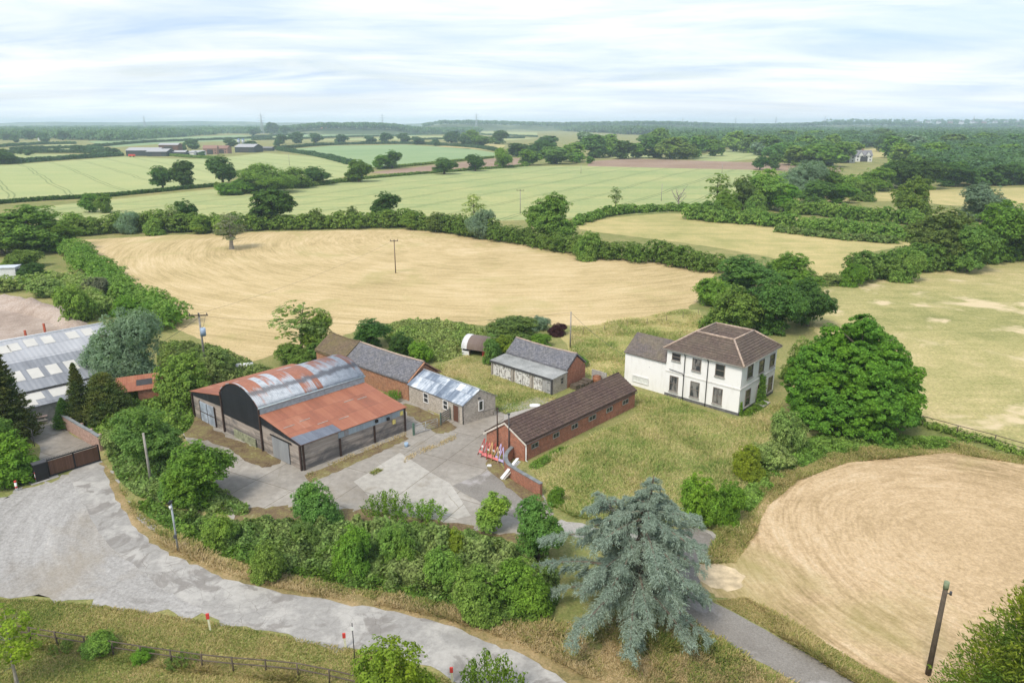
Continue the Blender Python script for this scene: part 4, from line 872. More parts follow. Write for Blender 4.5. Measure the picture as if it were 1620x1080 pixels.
a, z, w_, h_ = wc(B, 'B', 752, 475, 12, 32, 3.6, 680, 470); B.window('B', a, z, .45, .75, M['wood_grey'], M['glass'], (1, 2), .05, None)
garB = B
o = B.o + B.uy * (B.W + .03); 
B = Building('brick_shed', 'red brick shed with a sagging slate roof behind the garages', 'shed', o, o + garB.ux, o + garB.uy, L=10.6, W=3.9)
gable_walls(B, M['brick'], 2.25, 3.75); ro, rp = gable_roof(B, M['slate'], 2.25, 3.75, ov=.15, og=.03, sag=.14); ridge_row(B, rp, M['ridge'], ro, .1)
m = B.mb()
for v in (.5, 1.3, 2.2, 2.9): m.box(-1.2 - v * .2, -.35, v - .3, v + .35, 0, .45 + .25 * (v % 1))
m.build('log_pile', M['wood_dark'], B.t)
shedB = B

# ---- arched hut
g0 = G(739, 561.5); g1 = G(761, 565); dv = (g1 - g0).normalized(); dn = Vector((-dv.y, dv.x, 0))
B = Building('arched_hut', 'small derelict arched hut with a white end panel and a rusty curved roof', 'hut', g0, g0 + dv, g0 + dn, L=4.0, W=3.4)
def hut_arc(r, n=12): return [(1.7 - 1.85 * r * math.cos(math.pi * i / n), .95 + 1.65 * r * math.sin(math.pi * i / n)) for i in range(n + 1)]
m = B.mb()
hm = sheet_mat('hut_roof', [(.2, (.12, .085, .07)), (.5, (.18, .135, .115)), (.8, (.26, .215, .19))], .2, (.4, 3), .7, .6, 1.5)
o_, i_ = hut_arc(1.0), hut_arc(.96)
for k in range(12):
    for seg, mi in (((-.9, .0), 1), ((.0, 4.2), 0)):
        m.m = mi
        for rr in (o_, i_): m.face([(seg[0], rr[k][0], rr[k][1]), (seg[1], rr[k][0], rr[k][1]), (seg[1], rr[k + 1][0], rr[k + 1][1]), (seg[0], rr[k + 1][0], rr[k + 1][1])], smooth=True)
        for u in seg: m.face([(u, o_[k][0], o_[k][1]), (u, o_[k + 1][0], o_[k + 1][1]), (u, i_[k + 1][0], i_[k + 1][1]), (u, i_[k][0], i_[k][1])])
m.build('roof', [hm, M['whiteboard']], B.t, fix=False)
m = B.mb(); m.box(-.8, -.7, -.1, 3.5, 0, 1.0); m.prism([(-.8, p[0], p[1]) for p in hut_arc(.95)], [(-.7, p[0], p[1]) for p in hut_arc(.95)]); m.box(-.7, .35, -.12, -.02, 0, .62); m.build('end_wall', M['whiteboard'], B.t)
m = B.mb(); m.box(.35, .5, -.12, .05, 0, .98); m.box(4.0, 4.15, -.12, 3.5, 0, .98); m.prism([(4.0, p[0], p[1]) for p in hut_arc(.95)], [(4.1, p[0], p[1]) for p in hut_arc(.95)]); m.box(-.7, 4.0, 3.4, 3.5, 0, 1.0); m.build('wall', M['wood_dark'], B.t)
m = B.mb(); m.box(2.2, 3.6, .5, .62, 0, 1.2); m.build('door', M['red'], B.t)

# ---- corrugated shed on the far side of the lane
def loft(name, label, cat, pts_eave, pts_ridge):
    pass
e1, e2 = G(64, 613, 3.0), G(164, 589, 3.0); ud = (e2 - e1).normalized(); ud.z = 0; r1, r2 = G(0, 540, 6.0), G(146.7, 515.6, 6.0)
ud = ((e2 - e1).normalized() + (r2 - r1).normalized()).normalized(); ud.z = 0; vd = Vector((-ud.y, ud.x, 0))
em = (e1 + e2) / 2; dist = ((r1 + r2) / 2 - em).dot(vd)
o = em - ud * 26; o.z = 0
B = Building('corrugated_shed', 'long grey corrugated shed roof with pale skylights and a lean-to beside the gate', 'shed', o, o + ud, o + vd, L=33.5, W=dist * 2)
k = 3.0 / dist
m = B.mb(); m.prism([(0, 0, -.05), (0, 2 * dist, -.05), (0, 2 * dist, 2.94), (0, dist, 5.94), (0, 0, 2.94)], [(33.5, 0, -.05), (33.5, 2 * dist, -.05), (33.5, 2 * dist, 2.94), (33.5, dist, 5.94), (33.5, 0, 2.94)]); m.build('wall', M['block'], B.t)
m = B.mb(); hv = dist * .52; m.slab([(-.1, -.3, 2.96 - .3 * k), (33.7, -.3, 2.96 - .3 * k), (33.7, hv, 2.96 + hv * k), (-.1, hv, 2.96 + hv * k)], .07); m.m = 1
m.slab([(-.1, hv + .004, 2.98 + hv * k), (33.7, hv + .004, 2.98 + hv * k), (33.7, dist, 5.98), (-.1, dist, 5.98)], .07); m.slab([(-.1, 2 * dist + .3, 2.9), (33.7, 2 * dist + .3, 2.9), (33.7, dist, 5.98), (-.1, dist, 5.98)], .07)
ro = m.build('roof', [M['asbestos'], M['asbestos_pale']], B.t)
m = B.mb(); m.tube([(-.1, dist, 6.05), (33.7, dist, 6.05)], .16, 6); m.build('ridge_cap', M['whiteboard'], ro)
def sky_px(q):   # skylight from its pixel centre on the slope
    x, y = q[0] / 4.5, q[1] / 4.5 + 480; d = Vector(ray(x, y)); n = Vector((0, 0, 1)) - vd * k; n.normalize(); p0 = Vector((o.x, o.y, 3.05)); c = Vector((0, 0, CAM_H)); t = (p0 - c).dot(n) / d.dot(n); p = c + d * t - Vector((o.x, o.y, 0)); return p.dot(ud), p.dot(vd)
for q in ((252, 495), (382, 466), (508, 438), (690, 398), (217, 280), (341, 258), (516, 225), (627, 203), (100, 312), (120, 520), (30, 330), (560, 520 * .5)):
    u, v = sky_px(q)
    if q[0] == 560: continue
    m = B.mb(); hu, hvv = .62, 1.15 if q[1] > 330 else .95; z = lambda v: 2.96 + v * k + .09 + (.02 if v > hv else 0)
    m.slab([(u - hu, v - hvv, z(v - hvv)), (u + hu, v - hvv, z(v - hvv)), (u + hu, v + hvv, z(v + hvv)), (u - hu, v + hvv, z(v + hvv))], .02); m.build('skylight', M['skylight'], ro)
lw = 3.4
m = B.mb(); m.box(8, 30, -lw, -.004, -.05, 1.95); m.build('lean_to_wall', M['stone'], B.t)
m = B.mb(); m.slab([(7.9, -lw - .2, 2.0), (30.1, -lw - .2, 2.0), (30.1, -.32, 2.6), (7.9, -.32, 2.6)], .06); lr = m.build('lean_to_roof', M['asbestos'], B.t)
for u0, u1, v0, v1 in ((19.5, 22.5, -2.2, -.5), (20.2, 21.5, -3.3, -2.21), (23.2, 26.4, -2.4, -.5), (16.5, 18.2, -3.2, -1.4)):
    zz = lambda v: 2.0 + (v + lw + .2) * .6 / (lw - .12) + .065
    m = B.mb(); m.slab([(u0, v0, zz(v0)), (u1, v0, zz(v0)), (u1, v1, zz(v1)), (u0, v1, zz(v1))], .02); m.build('pale_sheet', M['skylight'], lr)
# ---- small rusty shed
z_ = 2.3; P4 = [G(205, 604, z_), G(216, 618, z_), G(258, 612, z_), G(250, 592, z_ + .5)]
q0 = P4[1]; ux_ = (P4[2] - P4[1]); ux_.z = 0; ux_.normalize(); 
B = Building('tin_shed', 'small rusty red tin shed half hidden between bushes', 'shed', (q0.x, q0.y), (q0.x + ux_.x, q0.y + ux_.y), (q0.x - ux_.y, q0.y + ux_.x), L=4.6, W=4.2)
m = B.mb(); m.box(.1, 4.6, .1, 4.2, -.05, 2.25); m.build('wall', M['brick'], B.t)
m = B.mb(); m.slab([(-2.2, -.1, 2.3), (4.8, -.1, 2.3), (4.8, 4.4, 2.75), (-2.2, 4.4, 2.75)], .06); ro = m.build('roof', M['rust_roof'], B.t)
m = B.mb(); m.slab([(.0, 1.2, 2.49), (1.7, 1.2, 2.49), (1.7, 2.9, 2.665), (0, 2.9, 2.665)], .02); m.build('roof_patch', M['iron'], ro)
m = B.mb(); m.slab([(2.0, 2.2, 2.6), (3.3, 1.5, 2.53), (3.35, 1.62, 2.54), (2.05, 2.32, 2.61)], .06); m.build('plank', M['wood_grey'], ro)

# ---- white cabin at the left edge
p = G(8, 441); B = Building('cabin', 'white flat roofed cabin half seen behind the far bushes', 'cabin', p, p + Vector((1, .25, 0)), p + Vector((-.25, 1, 0)), L=3, W=7)
m = B.mb(); m.box(-6, 2.2, 0, 3, 0, 2.3); m.build('wall', M['whiteboard'], B.t)
m = B.mb(); m.box(-6.2, 2.4, -.2, 3.2, 2.304, 2.45); m.build('roof', plain('cabin_roof', (.55, .60, .66), .5), B.t)

# ---- distant buildings
def far_shed(label, px, py, w, d, h, rise, ang, wm, rm, name='farm_shed', cat='shed', doors=1, group=None, wins=0):
    g = G(px, py); c, s_ = math.cos(math.radians(ang)), math.sin(math.radians(ang))
    B = Building(name, label, cat, g, g + Vector((c, s_, 0)), g + Vector((-s_, c, 0)), L=w, W=d, group=group)
    gable_walls(B, wm, h, h + rise, z0=-.3); ro, rp = gable_roof(B, rm, h, h + rise, ov=.4, og=.4, th=.15)
    for i in range(doors):
        m = B.mb(); a = w * (i + .5) / doors; B.fbox(m, 'A', a - w / doors * .22, a + w / doors * .22, 0, h * .8, .01, .12); m.build('door', M['iron'], B.t)
    for i in range(wins):
        for zz in ((1.0, 3.6) if h > 4.5 else (1.0,)):
            m = B.mb(); a = w * (i + .5) / wins; B.fbox(m, 'A', a - .5, a + .5, zz, zz + 1.2, .01, .1); m.build('window', M['glass'], B.t)
    return B, ro
dk = plain('dark_cladding', (.045, .055, .06), .7); lr = plain('light_roof', (.36, .365, .375), .7); rb = plain('far_brick', (.30, .185, .15), .9); wh = plain('far_white', (.62, .63, .63), .7); gr = plain('far_slate', (.20, .20, .215), .8)
far_shed('dark barn with a pale roof at the left end of the distant farm', 200, 247, 33, 18, 5.5, 2.5, 2, dk, lr, doors=2, name='farm_barn', cat='barn')
far_shed('dark gabled barn next to the leftmost barn of the distant farm', 232, 247.5, 20, 22, 4.5, 2.5, 3, dk, lr, name='farm_barn', cat='barn')
far_shed('tall brown-fronted barn rising behind the distant farm sheds', 252, 240, 22, 14, 7.5, 2, 3, plain('brown_clad', (.13, .07, .055), .8), lr, name='farm_barn', cat='barn')
far_shed('low grey shed in the middle of the distant farm', 262, 246.5, 20, 12, 3.5, 1.5, 3, dk, lr)
far_shed('low white walled shed in the middle of the distant farm', 282, 246, 16, 9, 3.0, 1.2, 2, wh, lr)
far_shed('small white bungalow beside the distant farm yard', 302, 245.5, 13, 9, 3.0, 1.5, 2, wh, lr, name='bungalow', cat='bungalow', doors=1, wins=3)
far_shed('red brick farmhouse in the distant farm', 322, 244.5, 14, 9, 6.2, 3, 8, rb, plain('far_tile', (.26, .16, .13), .8), name='brick_house', cat='house', doors=1, wins=4)
far_shed('red brick range with gables at the distant farm', 341, 243, 14, 10, 5.5, 2.8, -6, rb, plain('far_tile2', (.24, .14, .115), .8), name='brick_house', cat='house', doors=1, wins=3)
far_shed('dark gabled barn with a pale roof at the right end of the distant farm', 372, 241.5, 22, 26, 6, 3, -4, dk, lr, name='farm_barn', cat='barn')
far_shed('low dark shed beyond the right end of the distant farm', 404, 239, 20, 10, 3.5, 1.2, 0, dk, gr)
for i, x in enumerate((378, 385)):
    g = G(x, 228.5); t = thing('grain_silo', ['left grain silo with blue cap behind the distant farm', 'right grain silo with blue cap behind the distant farm'][i], 'silo', g); m = MB(); m.tube([(0, 0, 0), (0, 0, 7)], 2.4, 14); m.build('tank', M['galv'], t); m = MB(); m.tube([(0, 0, 7), (0, 0, 8.6)], [2.5, .3], 14); m.build('roof', plain('silo_cap', (.2, .3, .5), .5), t)
g = G(209, 248.5); t = thing('red_trailer', 'red farm trailer parked in front of the dark distant barn', 'trailer', g, .2)
m = MB(); m.box(-3, 3, -1.2, 1.2, .9, 2.6); m.build('body', M['red'], t); m = MB(); m.tube([(-1.6, -1.25, .5), (-1.6, 1.25, .5)], .5, 10); m.build('wheel', M['black'], t); m = MB(); m.tube([(1.6, -1.25, .5), (1.6, 1.25, .5)], .5, 10); m.build('wheel', M['black'], t)
for lab, x, y, w, a in (('white gabled house with a grey roof at the wood edge, left of the pair', 1319, 257.5, 17, -8), ('white gabled house with a grey roof at the wood edge, right of the pair', 1353, 256, 14, -4)):
    B, ro = far_shed(lab, x, y, w, 10, 5.2, 4.2, a, wh, gr, name='white_house', cat='house', doors=1, wins=4)
    for f in (.28, .72):
        m = B.mb(); c_ = w * f; m.prism([(c_ - 2.4, -.6, 5.0), (c_ + 2.4, -.6, 5.0), (c_, -.6, 8.4)], [(c_ - 2.4, 5, 5.0), (c_ + 2.4, 5, 5.0), (c_, 5, 8.4)]); g_ = m.build('front_gable', wh, B.t)
        m = B.mb(); m.slab([(c_ - 2.8, -.9, 4.7), (c_ - 2.8, 5, 4.7), (c_, 5, 8.55), (c_, -.9, 8.55)], .2); m.slab([(c_ + 2.8, -.9, 4.7), (c_ + 2.8, 5, 4.7), (c_, 5, 8.55), (c_, -.9, 8.55)], .2); m.build('gable_roof', gr, g_)
    m = B.mb(); m.box(w * .5 - .5, w * .5 + .5, 4.5, 5.5, 8, 11); m.build('chimney', rb, ro)
B, ro = far_shed('white house with a red roof far off before the wood', 505, 206.5, 34, 14, 9, 6, 0, wh, plain('red_roof', (.50, .17, .15), .8), name='white_house', cat='house', doors=1, wins=5)
far_shed('white cottage among trees near the left horizon', 60, 223, 16, 12, 5, 4, 20, wh, wh, name='cottage', cat='house', doors=1, wins=2)
for i, (x, y, w) in enumerate(((8, 212, 70), (205, 214, 60), (250, 214, 50), (470, 205, 90), (535, 204, 70), (150, 204, 120), (95, 207, 60), (300, 203, 90))):
    far_shed('pale long shed far off near the horizon', x, y, w, 25, 6, 3, 0, wh, lr, group='pale sheds near the horizon', doors=0)

# ---------------------------------------------------------------- walls, fences, gates, poles
def wall_path(name, label, pts, h, th, mat, cop=None, hend=None, piers=0):
    """a free-standing wall along ground points, with a coping as its part"""
    P = [Vector((p[0], p[1], 0)) for p in pts]; o = P[0].copy(); t = thing(name, label, 'wall', o)
    n = len(P); m = MB(); c = MB(); off = []
    for i in range(n):
        d = (P[min(i + 1, n - 1)] - P[max(i - 1, 0)]).normalized(); off.append(Vector((-d.y, d.x, 0)))
    hh = [h + ((hend - h) * i / (n - 1) if hend else 0) for i in range(n)]
    s = [0]
    for i in range(1, n): s.append(s[-1] + (P[i] - P[i - 1]).length)
    for i in range(n - 1):
        for w0, w1, z0, z1, mm, ex in ((-th / 2, th / 2, -.05, 0, m, 0),) + (((-th / 2 - .05, th / 2 + .05, .002, .09, c, 1),) if cop else ()):
            a, b = P[i] - o, P[i + 1] - o
            za0, za1 = (hh[i] + z0, hh[i] + z1) if ex else (z0, hh[i]); zb0, zb1 = (hh[i + 1] + z0, hh[i + 1] + z1) if ex else (z0, hh[i + 1])
            A = [a + off[i] * w0, a + off[i] * w1]; Bq = [b + off[i + 1] * w0, b + off[i + 1] * w1]; Z = Vector((0, 0, 1))
            for k in (0, 1): mm.face([A[k] + Z * za0, Bq[k] + Z * zb0, Bq[k] + Z * zb1, A[k] + Z * za1], [(s[i], za0), (s[i + 1], zb0), (s[i + 1], zb1), (s[i], za1)])
            mm.face([A[0] + Z * za1, A[1] + Z * za1, Bq[1] + Z * zb1, Bq[0] + Z * zb1], [(s[i], 0), (s[i], th), (s[i + 1], th), (s[i + 1], 0)])
            if i == 0: mm.face([A[0] + Z * za0, A[1] + Z * za0, A[1] + Z * za1, A[0] + Z * za1])
            if i == n - 2: mm.face([Bq[0] + Z * zb0, Bq[1] + Z * zb0, Bq[1] + Z * zb1, Bq[0] + Z * zb1])
    m.build('brickwork', mat, t, fix=False)
    if cop: c.build('coping', cop, t, fix=False)
    for k in range(piers):
        f = (k + .5) / piers * (n - 1); i = int(f); p = P[i].lerp(P[i + 1], f - i) - o; q = off[i]
        m = MB(); m.prism([p + q * -.34 + off[i].orthogonal() * 0 + v for v in (Vector((-.18, -.18, 0)), Vector((.18, -.18, 0)), Vector((.18, .18, 0)), Vector((-.18, .18, 0)))], [p + q * -.34 + v + Vector((0, 0, hh[i] * .93)) for v in (Vector((-.18, -.18, 0)), Vector((.18, -.18, 0)), Vector((.18, .18, 0)), Vector((-.18, .18, 0)))]); m.build('pier', mat, t)
    return t
wp = smooth_loop([tuple(G(*q)[:2]) for q in ((812, 722), (803, 732), (800, 740), (803, 750), (815, 760), (836, 773), (856, 785))], 4, False)
wall_path('garden_wall', 'curved red brick garden wall with a grey coping at the corner of the cowshed', wp, 1.15, .28, M['brick'], M['coping'], 1.25)
wall_path('boundary_wall', 'straight pinkish brick wall with piers running back from the sliding gate', [tuple(G(*q)[:2]) for q in ((161, 713), (148, 704), (134, 696), (118, 686), (100, 675))], 1.55, .25, brick_mat('pinkbrick', (.42, .27, .22), (.38, .23, .19), (.40, .34, .29), (.25, .18, .15), .4), M['coping'], 1.5, piers=4)

# sliding gate across the entrance
a, b = G(78, 755), G(160, 729); d = (b - a); L_ = d.length
B = Building('sliding_gate', 'long brown boarded sliding gate in a black frame across the entrance', 'gate', a, b, a + Vector((-d.y, d.x, 0)))
for u0, u1 in ((.12, L_ / 2 - .05), (L_ / 2 + .05, L_ - .12)):
    m = B.mb(); m.box(u0, u1, -.03, .03, .22, 1.62); m.build('board_panel', board_mat('gate_boards', (.115, .062, .042), (.145, .08, .055), None, .12), B.t)
m = B.mb()
for u in (.06, L_ / 2, L_ - .06): m.box(u - .06, u + .06, -.05, .05, .1, 1.7)
m.box(0, L_, -.05, .05, 1.702, 1.8); m.box(0, L_, -.05, .05, .08, .2); m.build('frame', M['black'], B.t)
m = B.mb(); m.prism([(-.05, -.02, .12), (-2.4, -.02, .12), (-2.4, .02, .12), (-.05, .02, .12)], [(-.05, -.02, .2), (-2.4, -.02, .2), (-2.4, .02, .2), (-.05, .02, .2)]); m.tube([(-2.4, 0, .2), (-.02, 0, 1.65)], .04, 6); m.build('counterbalance_tail', M['black'], B.t)
m = B.mb()
for i in range(34): u = .1 + (L_ - .2) * i / 33; m.box(u - .012, u + .012, -.012, .012, 1.802, 1.94)
m.build('spikes', M['black'], B.t)
B = Building('gate_housing', 'black metal gate post housing at the left end of the sliding gate', 'gate post', a + d.normalized() * -.62, a, a + d.normalized() * -.62 + Vector((-d.y, d.x, 0)), W=.7)
m = B.mb(); m.box(-.5, .55, -.32, .32, 0, 1.75); m.build('housing', M['black'], B.t)
m = B.mb(); m.box(-.55, .6, -.37, .37, 1.753, 1.83); m.build('cap', M['iron'], B.t); m = B.mb(); m.box(-1.0, 1.3, -.6, .6, -.02, .06); m.build('base_slab', M['stone'], B.t)
for lab, x, y in (('red and white striped post left of the gate, near the lane edge', 27, 776), ('red and white striped post right beside the black gate housing', 59, 762)):
    g = G(x, y); t = thing('striped_post', lab, 'post', g); m = MB(); m.tube([(0, 0, 0), (0, 0, .85)], .1, 10); m.build('post', M['white_paint'], t); m = MB(); m.tube([(0, 0, .3), (0, 0, .48)], .105, 10); m.build('band', M['red'], t); m = MB(); m.tube([(0, 0, .852), (0, 0, 1.0)], .108, 10); m.build('cap', M['red'], t)
# picnic table by the shed wall
g = G(62, 668); t = thing('picnic_table', 'weathered pink picnic table in front of the corrugated shed', 'table', g, .5)
m = MB(); [m.box(-.9, .9, y, y + .14, .72, .76) for y in (-.38, -.22, -.06, .10, .26)]; m.build('table_top', plain('pale_pink_wood', (.48, .36, .33), .8, var=.15), t)
for y in (-.8, .6): m = MB(); m.box(-.9, .9, y, y + .24, .42, .46); m.build('bench', M['wood_grey'], t)
for x in (-.65, .65): m = MB(); m.tube([(x, -.72, 0), (x, -.2, .72)], .045, 6); m.tube([(x, .72, 0), (x, .2, .72)], .045, 6); m.box(x - .04, x + .04, -.72, .76, .36, .418); m.build('leg_frame', M['wood_grey'], t)
g = G(55, 706); t = thing('barrier_post', 'thin metal post standing on the drive behind the gate', 'post', g); m = MB(); m.tube([(0, 0, 0), (0, 0, 1.9)], .04, 6); m.build('post', M['iron'], t); m = MB(); m.tube([(0, 0, 1.9), (-1.0, .3, 2.25)], .03, 6); m.build('arm', M['iron'], t)
for lab, x, y, h in (('red steel post in the dirt yard, taller and nearer the willow', 72, 528, 1.7), ('short red steel post in the dirt yard, nearer the left edge', 41, 532, 1.0)):
    g = G(x, y); t = thing('steel_post', lab, 'post', g); m = MB(); m.box(-.14, .14, -.1, .1, 0, h); m.build('post', plain('redsteel', (.42, .10, .06), .7, var=.3), t); m = MB(); m.box(-.25, .25, -.2, .2, -.01, .06); m.build('base_plate', M['iron'], t)
# spoil banks round the dirt yard
def bank(name, label, pix, h, mat, n=34):
    poly = GP(pix); a = np.array(poly); lo, hi = a.min(0), a.max(0); xs = np.linspace(lo[0], hi[0], n); ys = np.linspace(lo[1], hi[1], n)
    X, Y = np.meshgrid(xs, ys); P = np.stack([X.ravel(), Y.ravel()], 1); ins = inpoly(P, poly); dd = polydist(P, poly)
    z = np.where(ins, h * np.clip(dd / 2.5, 0, 1) ** .7 * (.55 + .75 * lump(P, 5)) + rng.normal(0, .06, len(P)), -.25)
    vs = np.concatenate([P, z[:, None]], 1); fs = [(j * n + i, j * n + i + 1, (j + 1) * n + i + 1, (j + 1) * n + i) for j in range(n - 1) for i in range(n - 1)]
    me = bpy.data.meshes.new(name); me.from_pydata([tuple(v) for v in vs], [], fs); me.materials.append(mat); me.polygons.foreach_set('use_smooth', [True] * len(fs))
    o = link(name, me); tag(o, label, 'earth bank', kind='structure'); return o
bank('earth_bank', 'brown earth bank round the dirt yard', [(-60, 474), (20, 472), (70, 482), (118, 492), (140, 518), (110, 526), (75, 507), (10, 490), (-60, 490)], 1.5, M['yarddirt'])

# traffic barriers stacked against the cowshed gable
gl = G(768, 716); gr_ = G(800, 727); dv = (gr_ - gl).normalized(); nv = Vector((dv.y, -dv.x, 0)); nv = nv if nv.y < 0 else -nv
bred, bora = plain('dull_red', (.38, .065, .06), .6, var=.3, scale=2), plain('dull_orange', (.52, .34, .16), .7, var=.25, scale=2)
for i in range(8):
    lab = ['red traffic barrier at the far left end of the row against the cowshed gable', 'red and orange barrier, second in the row against the cowshed gable', 'red folded barrier, third along the cowshed gable', 'orange barrier in the middle of the row, left of its red neighbour', 'red barrier in the middle of the row of leaning barriers', 'orange barrier beside the lilac ones', 'lilac plastic barrier next to the orange one', 'lilac plastic barrier at the right end of the row, by the planks'][i]
    mt = [bred, bred, M['redpink'], bora, bred, bora, M['lilac'], M['lilac']][i]
    p = gl + dv * (.15 + (gr_ - gl).length * i / 7.4) + nv * (.5 + .25 * (i % 2)); B = Building('traffic_barrier', lab, 'barrier', p, p + dv, p + nv, L=1, W=1, group='barriers leaning against the cowshed gable')
    top = 1.7 - .14 * (i % 3); tl = .16 * (1 if i % 2 else -1); hw = .34 + .05 * (i % 3)
    m = B.mb(); m.tube([(-hw + tl, .30, 0), (tl * .4, -.30, top)], .045, 6); m.tube([(hw + tl, .36, 0), (tl * .4 + .03, -.28, top - .05)], .045, 6); m.build('frame', mt, B.t)
    m = B.mb(); f = .16; m.slab([(-hw * (1 - f) + tl, .32 - .62 * f, top * f), (hw * (1 - f) + tl, .36 - .62 * f, top * f), (hw * (1 - f - .12) + tl, .28 - .62 * f, top * (f + .14)), (-hw * (1 - f - .12) + tl, .24 - .62 * f, top * (f + .14))], .035, (0, 1, 0)); m.build('rail_board', M['lilac'] if i > 5 else M['redpink'], B.t)
    if i % 2 == 0:
        m = B.mb(); f = .5; m.slab([(-hw * (1 - f) + tl * .7, .31 - .62 * f, top * f), (hw * (1 - f) + tl * .7, .35 - .62 * f, top * f), (hw * (1 - f - .1) + tl * .7, .29 - .62 * f, top * (f + .1)), (-hw * (1 - f - .1) + tl * .7, .25 - .62 * f, top * (f + .1))], .03, (0, 1, 0)); m.build('rail_board', M['whiteboard'], B.t)
gp = G(797, 752); B = Building('plank_pile', 'pale planks leaning on the curved end of the garden wall', 'planks', gp, gp + dv, gp + nv, L=1, W=1)
for i, (a0, c0, le) in enumerate(((0, .3, 2.9), (.22, .4, 3.1), (.42, .35, 2.6), (.1, .15, 2.4))):
    m = B.mb(); m.prism([(a0, c0 + .3, 0), (a0 + .17, c0 + .3, 0), (a0 + .17, c0 + .34, 0), (a0, c0 + .34, 0)], [(a0 + .9, c0 - 1.1, le * .62), (a0 + 1.07, c0 - 1.1, le * .62), (a0 + 1.07, c0 - 1.06, le * .62), (a0 + .9, c0 - 1.06, le * .62)]); m.build('plank', M['whiteboard'] if i != 2 else M['wood_grey'], B.t)
for lab, x, y, w in (('white board lying in the grass behind the cowshed roof', 846, 642, 1.2), ('small white sheet lying on the yard by the barriers', 774, 737, .45)):
    g = G(x, y); t = tag(MB().build('x', M['whiteboard']), None) if False else None
    m = MB(); m.box(-w / 2, w / 2, -w * .35, w * .35, .02, .09); m.box(-w * .3, w * .35, -w * .2, w * .4, .092, .12); o = m.build('board', M['whiteboard'], None, g); tag(o, lab, 'board')
g = G(643, 706); m = MB(); m.tube([(0, 0, 0), (0, 0, .42)], [.2, .22], 10); o = m.build('bucket', plain('bluegrey_plastic', (.30, .42, .55), .5), None, g); tag(o, 'pale blue bucket standing on the concrete beside the barn corner', 'bucket')
g = G(944, 607); t = thing('oil_tank', 'upright brown plastic tank in the corner behind the cowshed roof', 'tank', g); m = MB(); m.tube([(0, 0, .1), (0, 0, 1.05)], .55, 16); m.build('tank', M['orange_plastic'], t); m = MB(); m.tube([(0, 0, 1.052), (0, 0, 1.16)], [.53, .2], 16); m.build('lid', M['orange_plastic'], t); m = MB(); m.box(-.65, .65, -.65, .65, 0, .097); m.build('base', M['stone'], t)
wall_path('panel_wall', 'grey concrete panel wall behind the brown tank', [tuple(G(*q)[:2]) for q in ((936, 601), (948, 604), (959, 608))], 1.5, .12, M['stone'])
g = G(388, 587); t = thing('water_tank', 'white cylindrical tank lying in the brambles beyond the arched barn', 'tank', g, .25); m = MB(); m.tube([(-1.1, 0, .75), (1.1, 0, .75)], .42, 14); m.build('cylinder', M['whiteboard'], t); m = MB(); m.box(-.8, -.6, -.35, .35, 0, .5); m.build('cradle', M['wood_grey'], t); m = MB(); m.box(.6, .8, -.35, .35, 0, .5); m.build('cradle', M['wood_grey'], t)

# field gate and slatted panel by the office
def field_gate(name, label, pa, pb, h=1.15, mat=None):
    a, b = G(*pa), G(*pb); B = Building(name, label, 'gate', a, b, a + Vector((-(b - a).y, (b - a).x, 0))); m = B.mb(); L = B.L
    for z in (.2, .4, .6, .85, h): m.tube([(0.1, 0, z), (L, 0, z)], .025, 6)
    for u in (.1, L / 2, L): m.tube([(u, 0, .15), (u, 0, h)], .028, 6)
    m.tube([(.1, 0, .2), (L, 0, h)], .02, 6); m.build('gate_frame', mat or M['galv'], B.t)
    m = B.mb(); m.box(-.12, .06, -.09, .09, 0, 1.4); m.build('gate_post', plain('green_post', (.10, .17, .13), .7), B.t); return B
field_gate('field_gate', 'open tubular metal gate hung on a green post between the barn and the office', (655, 688), (692, 677))
a, b = G(698, 672), G(712, 663); B = Building('slatted_fence', 'short grey slatted fence panel beside the office door', 'fence', a, b, a + Vector((-(b - a).y, (b - a).x, 0)))
m = B.mb(); [m.box(0, B.L, -.02, .02, .15 + .26 * i, .34 + .26 * i) for i in range(5)]; m.build('slat_panel', M['wood_grey'], B.t)
for u in (-.07, B.L + .07): m = B.mb(); m.box(u - .06, u + .06, -.06, .06, 0, 1.5); m.build('post', plain('green_post2', (.09, .13, .11), .7), B.t)

def rail_fence(name, label, pix, h, step, mat, rails=(.95,), post=.06, mesh=False):
    P = [G(*q) for q in pix]; o = P[0].copy(); t = thing(name, label, 'fence', o)
    cum = [0]
    for i in range(1, len(P)): cum.append(cum[-1] + (P[i] - P[i - 1]).length)
    def at(s):
        i = max(0, min(len(P) - 2, int(np.searchsorted(cum, s)) - 1)); return P[i].lerp(P[i + 1], (s - cum[i]) / (cum[i + 1] - cum[i])) - o
    n = max(2, int(cum[-1] / step)); pts = [at(cum[-1] * i / n) for i in range(n + 1)]
    for p in pts:
        m = MB(); lean = Vector((random.gauss(0, .03), random.gauss(0, .03), h * random.uniform(.95, 1.08))); m.tube([p, p + lean], post, 6); m.build('post', mat, t)
    for r in rails:
        m = MB(); m.tube([p + Vector((0, post, h * r)) for p in pts], post * (.75 if not mesh else .25), 6); m.build('rail', mat, t)
    return t
rail_fence('post_and_rail_fence', 'old brown post and rail fence along the mown verge at the bottom left', [(-40, 1004), (20, 1008), (66, 1017), (130, 1027), (200, 1040), (270, 1050), (340, 1060), (420, 1066), (480, 1072), (560, 1090), (620, 1106)], 1.05, 2.0, M['wood_dark'], (.96, .55), .055)
rail_fence('wire_fence', 'low dark wire fence with ivy along the edge of the right pasture', [(1458, 672), (1500, 684), (1560, 699), (1620, 717), (1700, 742)], 1.1, 3.0, M['wood_dark'], (.95, .5), .06)
rail_fence('wire_fence', 'thin wire fence across the tall grass between the stubble and the farmhouse', [(905, 540), (925, 528), (990, 520), (1060, 508), (1105, 497)], 1.1, 4.0, M['wood'], (.95, .5), .04, True)

